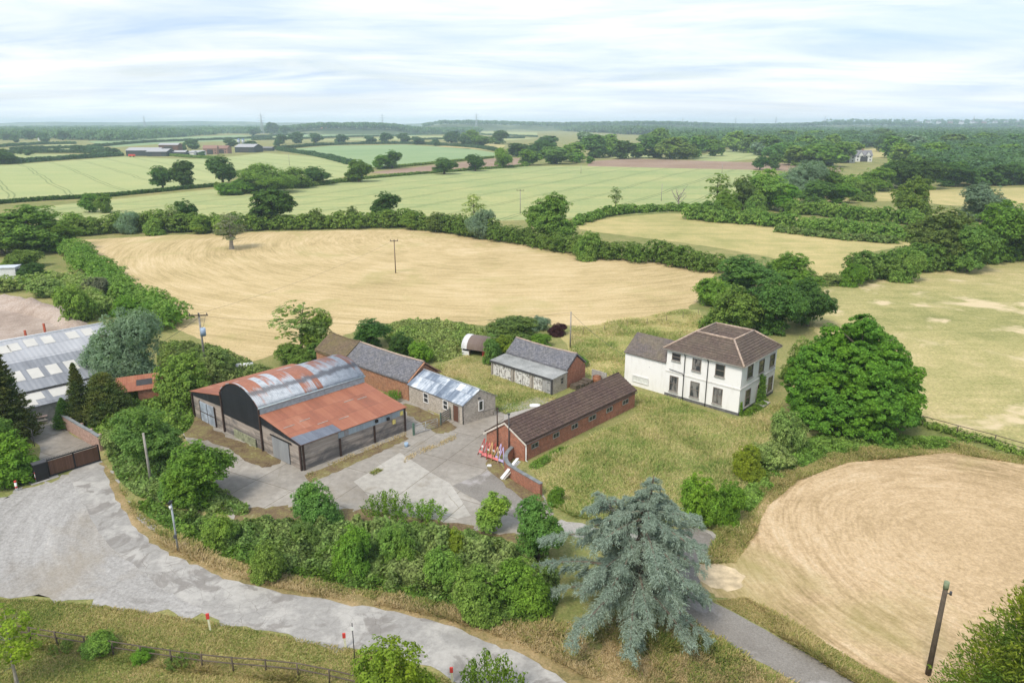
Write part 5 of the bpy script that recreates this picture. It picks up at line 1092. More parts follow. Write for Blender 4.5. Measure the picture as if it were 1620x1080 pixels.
# ------------------------------ poles
def pole(label, px, py, top, r=.13, mat=None, arm=0.0, ang=0.0, ins=0, lean=(0, 0), name='utility_pole', cat='pole', trafo=False, h=None):
    g = G(px, py); h = h or H(px, py, top); t = thing(name, label, cat, g, ang)
    m = MB(); m.tube([(0, 0, -.1), (lean[0], lean[1], h)], [r, r * .75], 10); m.build('pole', mat or M['wood_grey'], t)
    if arm:
        zt = h - .35; ca = MB(); ca.box(lean[0] - arm, lean[0] + arm, lean[1] - r - .1, lean[1] - r * .7, zt, zt + .14); co = ca.build('crossarm', M['wood_dark'], t)
        for i in range(ins):
            x = lean[0] - arm * .9 + 1.8 * arm * i / max(1, ins - 1); m = MB(); m.tube([(x, lean[1] - r - .03, zt + .14), (x, lean[1] - r - .03, zt + .42)], [.07, .05], 8); m.build('insulator', M['iron'], co)
    if trafo:
        m = MB(); m.tube([(.35, -.25, h * .58), (.35, -.25, h * .58 + 1.1)], .36, 12); m.box(-.1, .3, -.3, .1, h * .58 + .1, h * .58 + .2); m.build('transformer', plain('trafo', (.33, .43, .56), .5, var=.15), t)
        m = MB(); m.tube([(.25, -.2, h * .58 + 1.1), (.55, -.3, h * .58 + 1.4), (.9, -.15, h - .3)], .02, 5); m.build('lead_wire', M['iron'], t)
    return t, g, h
_, pg1, ph1 = pole('grey wooden pole carrying a blue transformer and a crossarm beside the brambles', 325, 578, 495, .16, None, 1.25, .1, 3, trafo=True)
_, pg2, ph2 = pole('slim wooden pole with a crossarm standing alone in the stubble field', 626, 432, 379, .13, M['wood'], .85, .1, 3)
_, pg3, ph3 = pole('plain grey wooden pole in the tall grass left of the farmhouse', 902, 550, 493, .12, M['wood_grey'])
pole('plain grey wooden post among the bushes beside the lane', 240, 768, 685, .13, M['wood_grey'])
tp_, _, hp_ = pole('thick brown wooden pole with a green-topped head in front of the mown field', 1468, 1066, 920, .17, M['wood_dark'])
m = MB(); m.tube([(0, 0, hp_ - .45), (0, 0, hp_ + .01)], .15, 10); m.build('pole_cap', plain('lichen', (.20, .24, .15), .9, var=.4), tp_)
m = MB(); m.tube([(.14, -.05, hp_ - .75), (.34, -.05, hp_ - .75)], .035, 6); m.tube([(.32, -.05, hp_ - .85), (.32, -.05, hp_ - .62)], .07, 8); m.build('insulator', M['iron'], tp_)
_, pg4, ph4 = pole('distant pole with a crossarm behind the central hedge', 823, 338, 300, .15, M['wood_grey'], 1.4, .05, 3)
pole('slim distant pole beside the dead tree', 1046, 318, 291, .14, M['wood_grey'])
pole('distant pole with a crossarm in front of the right-hand wood', 1589, 290, 271, .15, M['wood'], 1.2, .1, 2)
pole('slim distant pole at the near edge of the ploughed strip', 598, 268, 248, .16, M['wood_grey'])
pole('slim distant pole in the middle of the green crop', 919, 275, 261, .16, M['wood_grey'])
pole('slim distant pole right of the green crop', 1142, 274, 260, .16, M['wood_grey'])
pole('slim distant pole by the far farm hedge', 458, 262, 244, .16, M['wood_grey'])
# CCTV mast
g = G(282, 871); h = H(282, 871, 795); t = thing('camera_mast', 'galvanised mast with a white camera head at the edge of the brambles', 'mast', g); m = MB(); m.tube([(0, 0, 0), (0, 0, h)], .075, 8); m.build('mast', M['galv'], t)
m = MB(); m.box(-.1, .1, -.3, .15, h, h + .16); m.build('camera', M['black'], t); m = MB(); m.tube([(0, -.15, h - .45), (0, -.15, h - .2)], [.08, .12], 8); m.build('dome_camera', M['whiteboard'], t); m = MB(); m.box(-.12, .12, -.16, -.076, h * .28, h * .28 + .3); m.build('junction_box', M['iron'], t)
g = G(562, 1052); h = H(562, 1052, 985); t = thing('sign_post', 'slim dark post with a small white plate beside the lane', 'post', g); m = MB(); m.tube([(0, 0, 0), (0, 0, h)], .035, 6); m.build('post', M['iron'], t); m = MB(); m.box(-.09, .09, -.05, -.036, h - .5, h - .25); m.build('plate', M['whiteboard'], t)
for lab, x, y, tp in (('white marker post with a red top on the lawn near the gravel', 333, 997, 970), ('white marker post with a red top beside the slim dark sign post', 547, 1024, 1001), ('white marker post with a red top between the two nearest trees', 716, 1080, 1055)):
    g = G(x, y); h = H(x, y, tp); t = thing('marker_post', lab, 'post', g, random.uniform(-.3, .3)); m = MB(); m.prism([(-.06, -.02, 0), (.06, -.02, 0), (.06, .02, 0), (-.06, .02, 0)], [(-.05 - .05, -.02, h * .7), (.07 - .05, -.02, h * .7), (.07 - .05, .02, h * .7), (-.05 - .05, .02, h * .7)]); m.build('post', plain('cream', (.62, .62, .45), .6), t); m = MB(); m.box(-.15, .05, -.05, .05, h * .7 + .003, h); m.build('reflector', M['red'], t)
def cable(label, a, b, sag=.6, r=.018):
    o = a.copy(); m = MB(); n = 14; m.tube([a.lerp(b, i / n) - o - Vector((0, 0, sag * 4 * (i / n) * (1 - i / n))) for i in range(n + 1)], r, 4); x = m.build('power_line', M['iron'], None, o); tag(x, label, 'cable')
Z = Vector((0, 0, 1))
cable('thin overhead cable from the pole in the tall grass to the farmhouse wing', pg3 + Z * (ph3 - .1), houseB.o + houseB.ux * 12 + houseB.uy * .0 + Z * 3.0, .9)
cable('thin overhead cable between the transformer pole and the pole in the tall grass', pg1 + Z * (ph1 - .4), pg3 + Z * (ph3 - .1), 1.4, .014)
cable('thin overhead cable from the transformer pole to the pole in the stubble', pg1 + Z * (ph1 - .1), pg2 + Z * (ph2 - .1), 1.0, .014)
cable('thin overhead cable from the transformer pole down to the corrugated shed', pg1 + Z * (ph1 - .6), G(170, 640) + Z * 4.0, .5, .022)

# pylons and the church on the skyline
def pylon(label, px, dist, hgt, group):
    u = (px - 810) / F; g = Vector((u * dist, dist, 0)); t = thing('pylon', label, 'pylon', g, random.uniform(-.5, .5), group)
    m = MB(); w = hgt * .085
    for sx in (-1, 1):
        for sy in (-1, 1): m.tube([(sx * w, sy * w, 0), (sx * w * .28, sy * w * .28, hgt * .62), (0, 0, hgt)], hgt * .0075, 4, caps=False)
    for i in range(7):
        z0, z1 = hgt * .09 * i, hgt * .09 * (i + 1); a0 = w * (1 - .72 * z0 / (hgt * .62)); a1 = w * (1 - .72 * min(z1, hgt * .62) / (hgt * .62))
        for sy in (-1, 1): m.tube([(-a0, sy * a0, z0), (a1, sy * a1, z1)], hgt * .005, 4, caps=False); m.tube([(a0, sy * a0, z0), (-a1, sy * a1, z1)], hgt * .005, 4, caps=False)
    m.build('lattice', M['galv'], t)
    m = MB()
    for z, l in ((.62, .16), (.75, .2), (.88, .15)): m.tube([(-hgt * l, 0, hgt * z), (hgt * l, 0, hgt * z)], hgt * .008, 4)
    m.build('crossarms', M['galv'], t)
for i, (x, dd, tp, lab) in enumerate(((20, 2600, 184, 'lattice pylon at the left end of the horizon'), (254, 3600, 184, 'lattice pylon over the distant farm on the horizon'), (431, 2300, 180, 'tall lattice pylon between the distant farm and the wooded hill'), (614, 3200, 181, 'lattice pylon on the wooded hill'), (756, 3300, 180, 'lattice pylon above the middle of the far wood'), (1068, 4200, 186, 'faint pylon on the horizon right of the wood gap'), (1148, 4600, 186, 'faint pylon at the left of three over the right-hand wood'), (1176, 4600, 187, 'faint pylon in the middle of three over the right-hand wood'), (1209, 4300, 185, 'faint pylon at the right of three over the right-hand wood'), (1283, 4000, 184, 'lattice pylon above the two white houses'), (1400, 4600, 186, 'faint pylon left of the church spire'))):
    hg = CAM_H + (HORIZON - tp) / F * dd * 1.0; pylon(lab, x, dd, hg, 'pylons along the horizon')
t = thing('church', 'church with a slender spire on the right horizon', 'church', (((1508 - 810) / F) * 4200, 4200, 20))
m = MB(); m.box(-5, 5, -5, 5, -20, 18); m.build('tower', M['stone'], t); m = MB(); m.prism([(-4, -4, 18.1), (4, -4, 18.1), (4, 4, 18.1), (-4, 4, 18.1)], [(-.3, -.3, 52), (.3, -.3, 52), (.3, .3, 52), (-.3, .3, 52)]); m.build('spire', M['stone'], t); m = MB(); m.box(5.2, 32, -5, 5, -20, 12); m.prism([(5.2, -5.5, 12.1), (32, -5.5, 12.1), (32, 5.5, 12.1), (5.2, 5.5, 12.1)], [(5.2, -.2, 20), (32, -.2, 20), (32, .2, 20), (5.2, .2, 20)]); m.build('nave', gr, t)

# ---------------------------------------------------------------- vegetation
LM = {k: leaf_mat('leaf_' + k, *v[:1], **v[1]) for k, v in {
    'dark': ((.095, .170, .054), dict(var=.45, yel=.2)),
    'mid': ((.162, .262, .064), dict(var=.5, yel=.25)),
    'light': ((.20, .30, .088), dict(var=.5, yel=.3)),
    'bright': ((.155, .270, .062), dict(var=.5, yel=.35)),
    'yellow': ((.21, .275, .06), dict(var=.45, yel=.3)),
    'olive': ((.158, .222, .078), dict(var=.5, yel=.35)),
    'silver': ((.225, .305, .215), dict(var=.4, yel=.1)),
    'ash': ((.140, .240, .078), dict(var=.45, yel=.25)),
    'bramble': ((.215, .300, .105), dict(var=.65, yel=.5, hue=(.31, .345, .15), patch_scale=.22)),
    'hedge': ((.165, .255, .068), dict(var=.55, yel=.65, hue=(.235, .315, .095), patch_scale=.18)),
    'conifer': ((.095, .145, .060), dict(var=.45, yel=.5, hue=(.18, .18, .06), patch_scale=.5)),
    'cypress': ((.13, .185, .045), dict(var=.45, yel=.6, hue=(.25, .26, .05), patch_scale=.6)),
    'cedar': ((.265, .335, .28), dict(var=.35, yel=.3, hue=(.37, .44, .36), patch_scale=.5, trans=.15)),
    'purple': ((.085, .038, .045), dict(var=.4, yel=0.0)),
    'pale': ((.25, .32, .13), dict(var=.4, yel=.3)),
    'deadleaf': ((.21, .225, .15), dict(var=.35, yel=.1)),
    'wood': ((.105, .185, .088), dict(var=.45, yel=.75, hue=(.135, .215, .10), patch_scale=.035)),
    'far': ((.098, .172, .088), dict(var=.4, yel=.6, hue=(.125, .195, .10), patch_scale=.02)),
}.items()}
M['bark'] = plain('bark', (.13, .105, .08), .9, var=.35, scale=2)
M['bark_pale'] = plain('bark_pale', (.27, .245, .21), .9, var=.3, scale=2)
class Proto:
    def __init__(s, name, V, trunk, w, h):
        s.h, s.w = h, w
        s.crown = quads_mesh(name + '_crown', V, [LM['mid']]); s.has_trunk = trunk is not None
        tm = None
        if trunk:
            me = bpy.data.meshes.new(name + '_trunk'); me.from_pydata([tuple(v) for v in trunk.v], [], trunk.f); me.materials.append(M['bark']); me.update(); s.trunk = me
            s.joined = quads_mesh(name + '_tree', V, [LM['mid'], M['bark']], trunk)
        else: s.joined = s.crown
def rl(n, R, H0, H1, seed, big=.55):
    """n overlapping lobes making an uneven egg-shaped crown between heights H0 and H1 of radius R"""
    r = random.Random(seed); hm = (H0 + H1) / 2; hr = (H1 - H0) / 2; out = [(0, 0, hm, R * .66, R * .66, hr * .95)]
    for i in range(n):
        a = i * 2.399 + r.uniform(-.4, .4); t = -.85 + 1.65 * ((i * .618 + .3) % 1) + r.uniform(-.12, .12); rr = R * big * r.uniform(.7, 1.15); prof = math.sqrt(max(.08, 1 - abs(t) ** 2.4)); d = max(0, (R - rr) * prof + R * .12 * r.uniform(-1, 1))
        hz = min(rr * .95, hr * .55); zz = hm + t * (hr - hz * .55)
        out.append((math.cos(a) * d, math.sin(a) * d, zz, rr, rr, hz))
    return out
P = {}
def mk(key, lobes, ncl, nl, leaf, rc, w, h, trunk=None, **k): P[key] = Proto(key, crown_leaves(lobes, ncl, nl, leaf, rc, **k), trunk, w, h)
for i in range(3):
    mk('oak%d' % i, rl(13, 4.6, .7, 9.8, 10 + i, .46), 420, 26, .27, .8, 9.4, 9.8, limb_mb(9.8, .38, (.3, .2), 7, 2.6, .8, i), flat=.65, shell=(.66, 1.12), fill=.12)
    mk('round%d' % i, rl(13, 4.0, -.4, 9.0, 20 + i, .46), 560, 34, .17, .68, 8.2, 9.0, limb_mb(9, .26, (.2, -.2), 7, 2.2, .8, i + 5), flat=.7, shell=(.64, 1.14), fill=.12)
    mk('bush%d' % i, rl(11, 2.3, -1.4, 3.4, 30 + i, .5), 400, 34, .11, .44, 4.7, 3.4, limb_mb(3.2, .09, (.1, .1), 8, 1.5, .8, i + 9, .05), flat=.75, zmin=.05, shell=(.66, 1.15), fill=.12)
    mk('far%d' % i, rl(10, 4.6, .1, 9.6, 40 + i, .5), 190, 12, .55, 1.0, 9.4, 9.6, limb_mb(9, .35, (.2, .1), 4, 2.4, .7, i + 3), flat=.7)
for i in range(2):
    mk('willow%d' % i, rl(12, 4.2, -.6, 8.8, 50 + i, .48), 520, 34, .20, .62, 8.8, 9.0, limb_mb(9, .3, (.1, .1), 7, 2.4, .8, i + 2), flat=1.1, asp=.24, up=.1, droop=.7)
    mk('sparse%d' % i, [(x * 1.0, y, z, r, r, r * .85) for x, y, z, r in ((0, 0, 8.8, 1.0), (1.1, .3, 7.6, 1.1), (-1.2, -.2, 7.0, 1.1), (.3, 1.1, 5.9, 1.2), (1.5, -.6, 5.3, 1.2), (-1.5, .6, 4.8, 1.2), (-.3, -1.3, 5.2, 1.0), (.9, .9, 3.6, 1.1), (-1.0, -.6, 3.2, 1.0))], 120, 20, .15, .55, 5.0, 9.8, limb_mb(9.6, .14, (.4 - i, .2), 12, 1.7, .97, 60 + i), fill=.05, flat=.6)
    mk('young%d' % i, rl(7, 1.5, .1, 4.7, 70 + i, .5), 170, 24, .12, .42, 3.2, 4.8, limb_mb(4.6, .07, (.1, .1), 7, .9, .9, 70 + i), fill=.1)
def shoots(seed, n=46, R=1.5, h=2.6):
    """a clump of upright leafy shoots"""
    r = np.random.default_rng(seed); V = []
    for k in range(n):
        a, d = r.uniform(0, 6.28), R * math.sqrt(r.uniform(0, 1)); hh = h * (1 - .45 * (d / R) ** 2) * r.uniform(.7, 1.1); m_ = int(26 * hh)
        t = np.sqrt(r.uniform(0.02, 1, m_)); c = np.stack([math.cos(a) * (d + .35 * t * d / R), math.sin(a) * (d + .35 * t * d / R), t * hh], 1) + r.normal(0, .10, (m_, 3)) * np.array([1, 1, .4])
        c[:, 2] = np.abs(c[:, 2]); V.append(leaf_arrays(c, unit(m_) + np.array([0, 0, .5]), .10 * r.uniform(.7, 1.3, m_), .4, unit(m_) * .5 + np.array([0, 0, .8])))
    return np.concatenate(V)
for i in range(2): P['shoots%d' % i] = Proto('shoots%d' % i, shoots(80 + i), limb_mb(2, .05, (.1, 0), 8, .9, .8, 80 + i, .02), 3.6, 2.7)
def conifer_leaves(h, R, n, leaf, seed, tiers=26, power=.8, droop=.1):
    """sprays on up-swept limbs round a leader, longer towards the ground"""
    r = np.random.default_rng(seed); V = []
    for k in range(n):
        f = r.uniform(0, 1) ** 1.15; z = .25 + f * (h - .3); a = r.uniform(0, 6.28); l = R * ((1 - f) ** power + .05) * r.uniform(.6, 1.08); m_ = max(8, int(30 * l / R + 10))
        m_ = int(m_ * 1.2); t = r.uniform(.25, 1, m_) ** .8; sp = (.10 + .22 * t * (1 - t) * 4) * (l * .35 + .25)
        off = r.normal(0, 1, (m_, 2)) * sp[:, None]
        x = math.cos(a) * l * t - math.sin(a) * off[:, 0]; y = math.sin(a) * l * t + math.cos(a) * off[:, 0]; zz = z + l * .28 * t ** 1.5 - droop * l * t * t + off[:, 1] * .35
        c = np.stack([x, y, np.maximum(zz, .05)], 1); out = np.tile([math.cos(a), math.sin(a), .5], (m_, 1)) + unit(m_) * .55
        V.append(leaf_arrays(c, unit(m_) * .8 + np.array([0, 0, .7]), leaf * r.uniform(.7, 1.3, m_), .30, out))
    return np.concatenate(V)
for i in range(2):
    P['conifer%d' % i] = Proto('conifer%d' % i, conifer_leaves(11, 3.2, 1000, .17, 90 + i), limb_mb(11, .22, (.1, .1), 8, 1.2, .95, 90 + i), 6.4, 11.2)
P['cypress0'] = Proto('cypress0', conifer_leaves(9, 4.2, 1900, .10, 97, power=.6), limb_mb(9, .22, (.2, .1), 8, 1.8, .9, 97), 8.2, 9.2)
P['yew0'] = Proto('yew0', conifer_leaves(7, 3.6, 1100, .15, 95, power=.55), limb_mb(7, .2, (.2, .1), 8, 1.8, .9, 95), 7.2, 7.2)

_count = {}
def plant(key, name, label, px, py, top, wpx, mat, cat=None, group=None, split=False, front=.8, rot=None, h=None, bark=None, at=None):
    """a tree or bush whose foot the photo shows at (px, py), top row and width in photo pixels"""
    i = _count.get(key, 0); _count[key] = i + 1
    ks = [q for q in P if q.rstrip('0123456789') == key]; p = P[ks[i % len(ks)]]
    g = G(px, py); w = wpx * mpp(px, py)
    dirv = Vector((g.x, g.y, 0)).normalized(); g = g + dirv * (w / 2 * front); depth = g.y * cP + CAM_H * sP; w = wpx * depth / F
    d = ray(px, top); hh = h or max(.5, CAM_H + g.y / d[1] * d[2])
    sx = w / p.w; sz = hh / p.h * (.99 if key in ('round', 'oak', 'bush') else 1); sx *= .94 if key in ('round', 'oak', 'bush') else 1; rz = random.uniform(0, 6.28) if rot is None else rot
    cat = cat or ('tree' if hh > 4 else 'bush')
    def slot(o, k, m):
        o.material_slots[k].link = 'OBJECT'; o.material_slots[k].material = m
    if split and p.has_trunk:
        t = thing(name, label, cat, g, rz, group); c = link('crown', p.crown, t); c.scale = (sx, sx, sz); slot(c, 0, LM[mat])
        tr = link('trunk', p.trunk, t); tr.scale = (sx, sx, sz); slot(tr, 0, bark or M['bark']); return t
    o = link(name, p.joined, None, g); o.rotation_euler = (0, 0, rz); o.scale = (sx, sx, sz); slot(o, 0, LM[mat])
    if len(o.material_slots) > 1: slot(o, 1, bark or M['bark'])
    return tag(o, label, cat, group)

T = lambda *a, **k: plant(*a, split=True, **k)
# --- trees in the crop fields
T('oak', 'oak_tree', 'dark oak, smaller and left one of a touching pair in the far crop', 258, 299, 263, 42, 'dark', front=.2)
T('oak', 'oak_tree', 'dark oak, taller and right one of a touching pair in the far crop', 291, 298, 254, 46, 'dark', front=.2)
T('oak', 'oak_tree', 'broad dark oak with a bare stem left of the pale willow clump', 353, 291, 247, 52, 'dark', front=.1)
T('willow', 'willow_tree', 'broad pale green willow clump in the far crop, its biggest crown', 425, 306, 257, 88, 'light', front=.4)
T('bush', 'bush', 'low rounded bush at the foot of the oak left of the willow clump', 362, 309, 290, 42, 'mid', front=.4)
T('round', 'tree', 'small green tree joining the willow clump on its right', 468, 298, 265, 50, 'light', front=.3)
T('round', 'tree', 'small green tree joining the willow clump on its left', 392, 306, 280, 50, 'mid', front=.3)
T('oak', 'oak_tree', 'dark rounded oak at the right end of the willow clump', 501, 293, 264, 48, 'dark', front=.2)
T('oak', 'oak_tree', 'large dense dark oak behind the hedge near the half-dead tree', 430, 362, 298, 80, 'dark', front=.25)
T('oak', 'oak_tree', 'dark oak standing alone in the central hedge above the golden field', 610, 348, 304, 50, 'dark', front=.25)
T('oak', 'oak_tree', 'rounded oak at the left end of the ploughed strip', 568, 288, 253, 46, 'mid', front=.2)
T('oak', 'oak_tree', 'small dark tree, left of two behind the ploughed strip', 602, 268, 245, 28, 'mid', front=.2)
T('oak', 'oak_tree', 'dark tree, right and taller of two behind the ploughed strip', 621, 267, 238, 34, 'dark', front=.2)
T('oak', 'oak_tree', 'dark round oak standing alone at the middle of the ploughed strip', 703, 276, 250, 41, 'dark', front=.2)
T('oak', 'oak_tree', 'dark round oak at the right end of the ploughed strip', 752, 271, 244, 34, 'dark', front=.2)
T('round', 'tree', 'tall green tree with a shrubby foot where the ploughed strip meets the trees', 796, 266, 233, 32, 'mid', front=.2)
for i, (x, y, tp, w, mt) in enumerate(((837, 262, 236, 40, 'mid'), (880, 260, 232, 52, 'ash'), (858, 250, 222, 50, 'dark'), (906, 256, 226, 48, 'mid'), (820, 248, 226, 46, 'dark'), (940, 250, 214, 52, 'ash'), (965, 248, 218, 40, 'mid'), (985, 252, 222, 40, 'dark'), (912, 258, 242, 22, 'mid'), (933, 259, 247, 14, 'mid'), (1008, 250, 226, 36, 'mid'), (865, 235, 215, 40, 'dark'), (930, 235, 208, 40, 'silver'), (760, 232, 214, 40, 'mid'), (745, 228, 206, 30, 'mid'), (790, 228, 206, 30, 'dark'), (960, 240, 212, 40, 'light'))):
    plant('far', 'tree', 'one of the green trees bunched above the right end of the crop', x, y, tp, w, mt, 'tree', 'trees bunched beyond the crop field', front=.3)
hd = T('sparse', 'half_dead_tree', 'half-dead grey tree with a thick bare trunk alone in the golden field', 367, 394, 336, 50, 'deadleaf', front=0, bark=M['bark_pale'])
for c_ in hd.children:
    if c_.name.startswith('trunk'): c_.scale.x *= 2.3; c_.scale.y *= 2.3; c_.scale.z *= .8
T('round', 'tree', 'small green tree, left of two standing behind the left hedge', 142, 336, 306, 30, 'mid', front=.2)
T('round', 'tree', 'small pale tree, right of two standing behind the left hedge', 166, 337, 306, 28, 'light', front=.2)
T('oak', 'oak_tree', 'dark spreading oak cut by the left edge of the view', 6, 260, 235, 44, 'dark', front=.2)
T('sparse', 'tree', 'slim leafy tree standing up out of the hedge below the crop', 973, 334, 293, 20, 'olive', front=0)
T('sparse', 'tree', 'sparse pale tree leaning over the grey-green willow in the hedge', 750, 356, 306, 40, 'pale', front=0)
T('willow', 'willow_tree', 'grey-green willow in the middle of the central hedge', 762, 378, 330, 52, 'silver', front=.3)
T('round', 'tree', 'large rounded pale green tree in the central hedge', 872, 388, 305, 80, 'light', front=.3)
T('sparse', 'tree', 'airy pale tree at the left end of the grove right of the crop', 1133, 332, 270, 44, 'light', front=.1)
for x, y, tp, w, mt, k, lab in ((1175, 336, 278, 42, 'olive', 'round', 'narrow olive tree between the airy tree and the grey-green grove crown'), (1215, 333, 268, 76, 'light', 'round', 'broad light green tree at the front of the grove'), (1240, 335, 292, 50, 'bright', 'round', 'low bright green tree at the front of the grove'), (1268, 312, 252, 78, 'silver', 'willow', 'tall grey-green willow at the heart of the grove'), (1312, 310, 264, 62, 'mid', 'round', 'vivid rounded tree right of the grey-green willow'), (1345, 312, 276, 50, 'light', 'round', 'pale green tree right of the vivid rounded one'), (1383, 302, 264, 60, 'mid', 'round', 'mid green tree under the two white houses'), (1432, 300, 252, 66, 'dark', 'oak', 'dark dense tree right of the white houses'), (1408, 296, 256, 50, 'dark', 'oak', 'dark tree just below the right white house'), (1467, 300, 250, 60, 'dark', 'oak', 'dark tree at the corner of the right-hand wood'), (1510, 296, 256, 60, 'dark', 'round', 'dark tree behind the far golden strip, left of the roadside pole'), (1202, 269, 246, 26, 'dark', 'oak', 'left of two dark oaks touching at the end of the ploughed field'), (1223, 269, 243, 30, 'dark', 'oak', 'right of two dark oaks touching at the end of the ploughed field'),
        (1440, 350, 280, 66, 'light', 'round', 'tall pale pointed tree in the shrub belt before the far golden strip'), (1552, 352, 290, 76, 'silver', 'round', 'grey-green tree at the near edge of the far golden strip'), (1480, 424, 330, 100, 'olive', 'round', 'large olive green tree in the hedge of the right pasture'), (1578, 414, 318, 100, 'mid', 'round', 'large mid green tree at the right end of the pasture hedge'), (1530, 432, 352, 70, 'ash', 'round', 'tree filling the gap between the two large hedge trees on the right'), (1625, 410, 345, 70, 'mid', 'round', 'tree cut by the right edge of the view above the pasture')):
    T(k, 'willow_tree' if k == 'willow' else ('oak_tree' if k == 'oak' else 'tree'), lab, x, y, tp, w, mt, front=.3)
for x, y, tp, w, mt, k, lab in ((115, 372, 336, 44, 'light', 'round', 'pale rounded tree at the left end of the tall rough hedge'), (205, 370, 333, 40, 'silver', 'willow', 'pale grey-green tree rising from the left part of the tall rough hedge'), (245, 372, 346, 34, 'hedge', 'bush', 'dark bush in the left part of the tall rough hedge'), (275, 368, 322, 36, 'pale', 'sparse', 'airy yellow-green tree in the tall rough hedge, nearest the small dark oak'), (297, 362, 316, 36, 'dark', 'oak', 'small dark oak just behind the tall rough hedge'), (318, 370, 338, 34, 'light', 'round', 'pale bush right of the small dark oak in the hedge'), (355, 372, 342, 40, 'hedge', 'bush', 'dark bush behind the half-dead tree'), (505, 362, 330, 28, 'olive', 'round', 'olive shrub in the hedge right of the large dense oak'), (560, 360, 326, 24, 'olive', 'round', 'small brownish shrub in the hedge left of the lone oak'), (650, 364, 334, 30, 'light', 'round', 'pale shrub in the hedge right of the lone oak'), (690, 368, 336, 34, 'olive', 'round', 'olive shrub in the middle of the central hedge'), (930, 412, 366, 44, 'hedge', 'bush', 'dark bush in the hedge right of the large pale green tree'),
        (1150, 345, 300, 44, 'mid', 'round', 'dense green shrub under the airy tree'), (1195, 345, 306, 40, 'hedge', 'bush', 'dark bush in front of the grove, left side'), (1290, 322, 284, 60, 'ash', 'round', 'blue-green shrub filling the middle of the grove'), (1330, 322, 290, 50, 'mid', 'round', 'low green tree at the right side of the grove'), (1365, 318, 288, 48, 'hedge', 'bush', 'dark low bush at the far right of the grove'), (1128, 350, 316, 44, 'hedge', 'bush', 'leafy bush at the left end of the shrub belt'), (1470, 372, 346, 44, 'mid', 'bush', 'bush at the right end of the farther shrub row'), (1510, 392, 346, 50, 'ash', 'round', 'tree behind the large olive green one on the right'), (1600, 372, 322, 60, 'silver', 'willow', 'grey-green tree at the right edge behind the large mid green tree'), (1430, 446, 396, 54, 'hedge', 'bush', 'dark bush bulging from the middle of the pasture hedge')):
    T(k, 'willow_tree' if k == 'willow' else ('oak_tree' if k == 'oak' else ('bush' if k == 'bush' else 'tree')), lab, x, y, tp, w, mt, cat='bush' if k == 'bush' else 'tree', front=.3)
# --- clump behind the farmhouse
for x, y, tp, w, mt, k, lab in ((1180, 470, 404, 104, 'ash', 'round', 'tallest tree of the dark clump behind the farmhouse'), (1130, 485, 440, 66, 'mid', 'bush', 'bush at the left tip of the clump behind the farmhouse'), (1250, 470, 402, 84, 'mid', 'round', 'rounded tree at the back of the clump behind the farmhouse'), (1157, 530, 458, 100, 'hedge', 'bush', 'wide low bush in front of the clump behind the farmhouse'), (1225, 532, 438, 96, 'ash', 'round', 'dense dark tree just behind the farmhouse roof'), (1277, 520, 440, 76, 'dark', 'round', 'dark tree at the right end of the clump behind the farmhouse')):
    T(k, 'tree' if k == 'round' else 'bush', lab, x, y, tp, w, mt, cat='tree' if k == 'round' else 'bush', front=.5)
T('bush', 'bush', 'neat round bush standing alone at the pasture gap', 1347, 454, 418, 42, 'bright', front=.5)
T('bush', 'bush', 'low grey-green bush just left of the neat round one', 1310, 452, 432, 40, 'bramble', front=.5)
T('bush', 'bush', 'dark bush between the farmhouse gable and the great sycamore', 1262, 605, 540, 56, 'hedge', front=.5)
# --- the great sycamore: layered, conical and leafy to the ground
def sycamore():
    r = random.Random(3); lob = []
    for lev, (z, R, n) in enumerate(((1.6, 5.7, 12), (3.5, 6.1, 13), (5.6, 5.8, 12), (7.6, 4.9, 10), (9.5, 3.6, 8), (11.2, 1.9, 5))):
        for i in range(n):
            a = i * 6.283 / n + lev * .7 + r.uniform(-.25, .25); q = R * .36 * r.uniform(.7, 1.25) + .25; lob.append((math.cos(a) * (R - q * .7) * r.uniform(.9, 1.08), math.sin(a) * (R - q * .7) * r.uniform(.9, 1.08), z + r.uniform(-.9, .9), q, q, q * .78))
    lob += [(0, 0, 5.2, 4.2, 4.2, 4.8), (0, 0, 12.0, 1.1, 1.1, 1.0)]
    V = crown_leaves(lob, 2100, 54, .14, .55, flat=.6, up=.5, fill=.22, shell=(.80, 1.04), rnd=.5); return Proto('sycamore', V, limb_mb(12.5, .45, (.1, .2), 12, 4.0, .85, 4), 13.6, 13.0)
P['sycamore0'] = sycamore()
T('sycamore', 'sycamore_tree', 'great bright green sycamore leafy to the ground beside the farmhouse', 1338, 694, 499, 196, 'bright', front=.72)
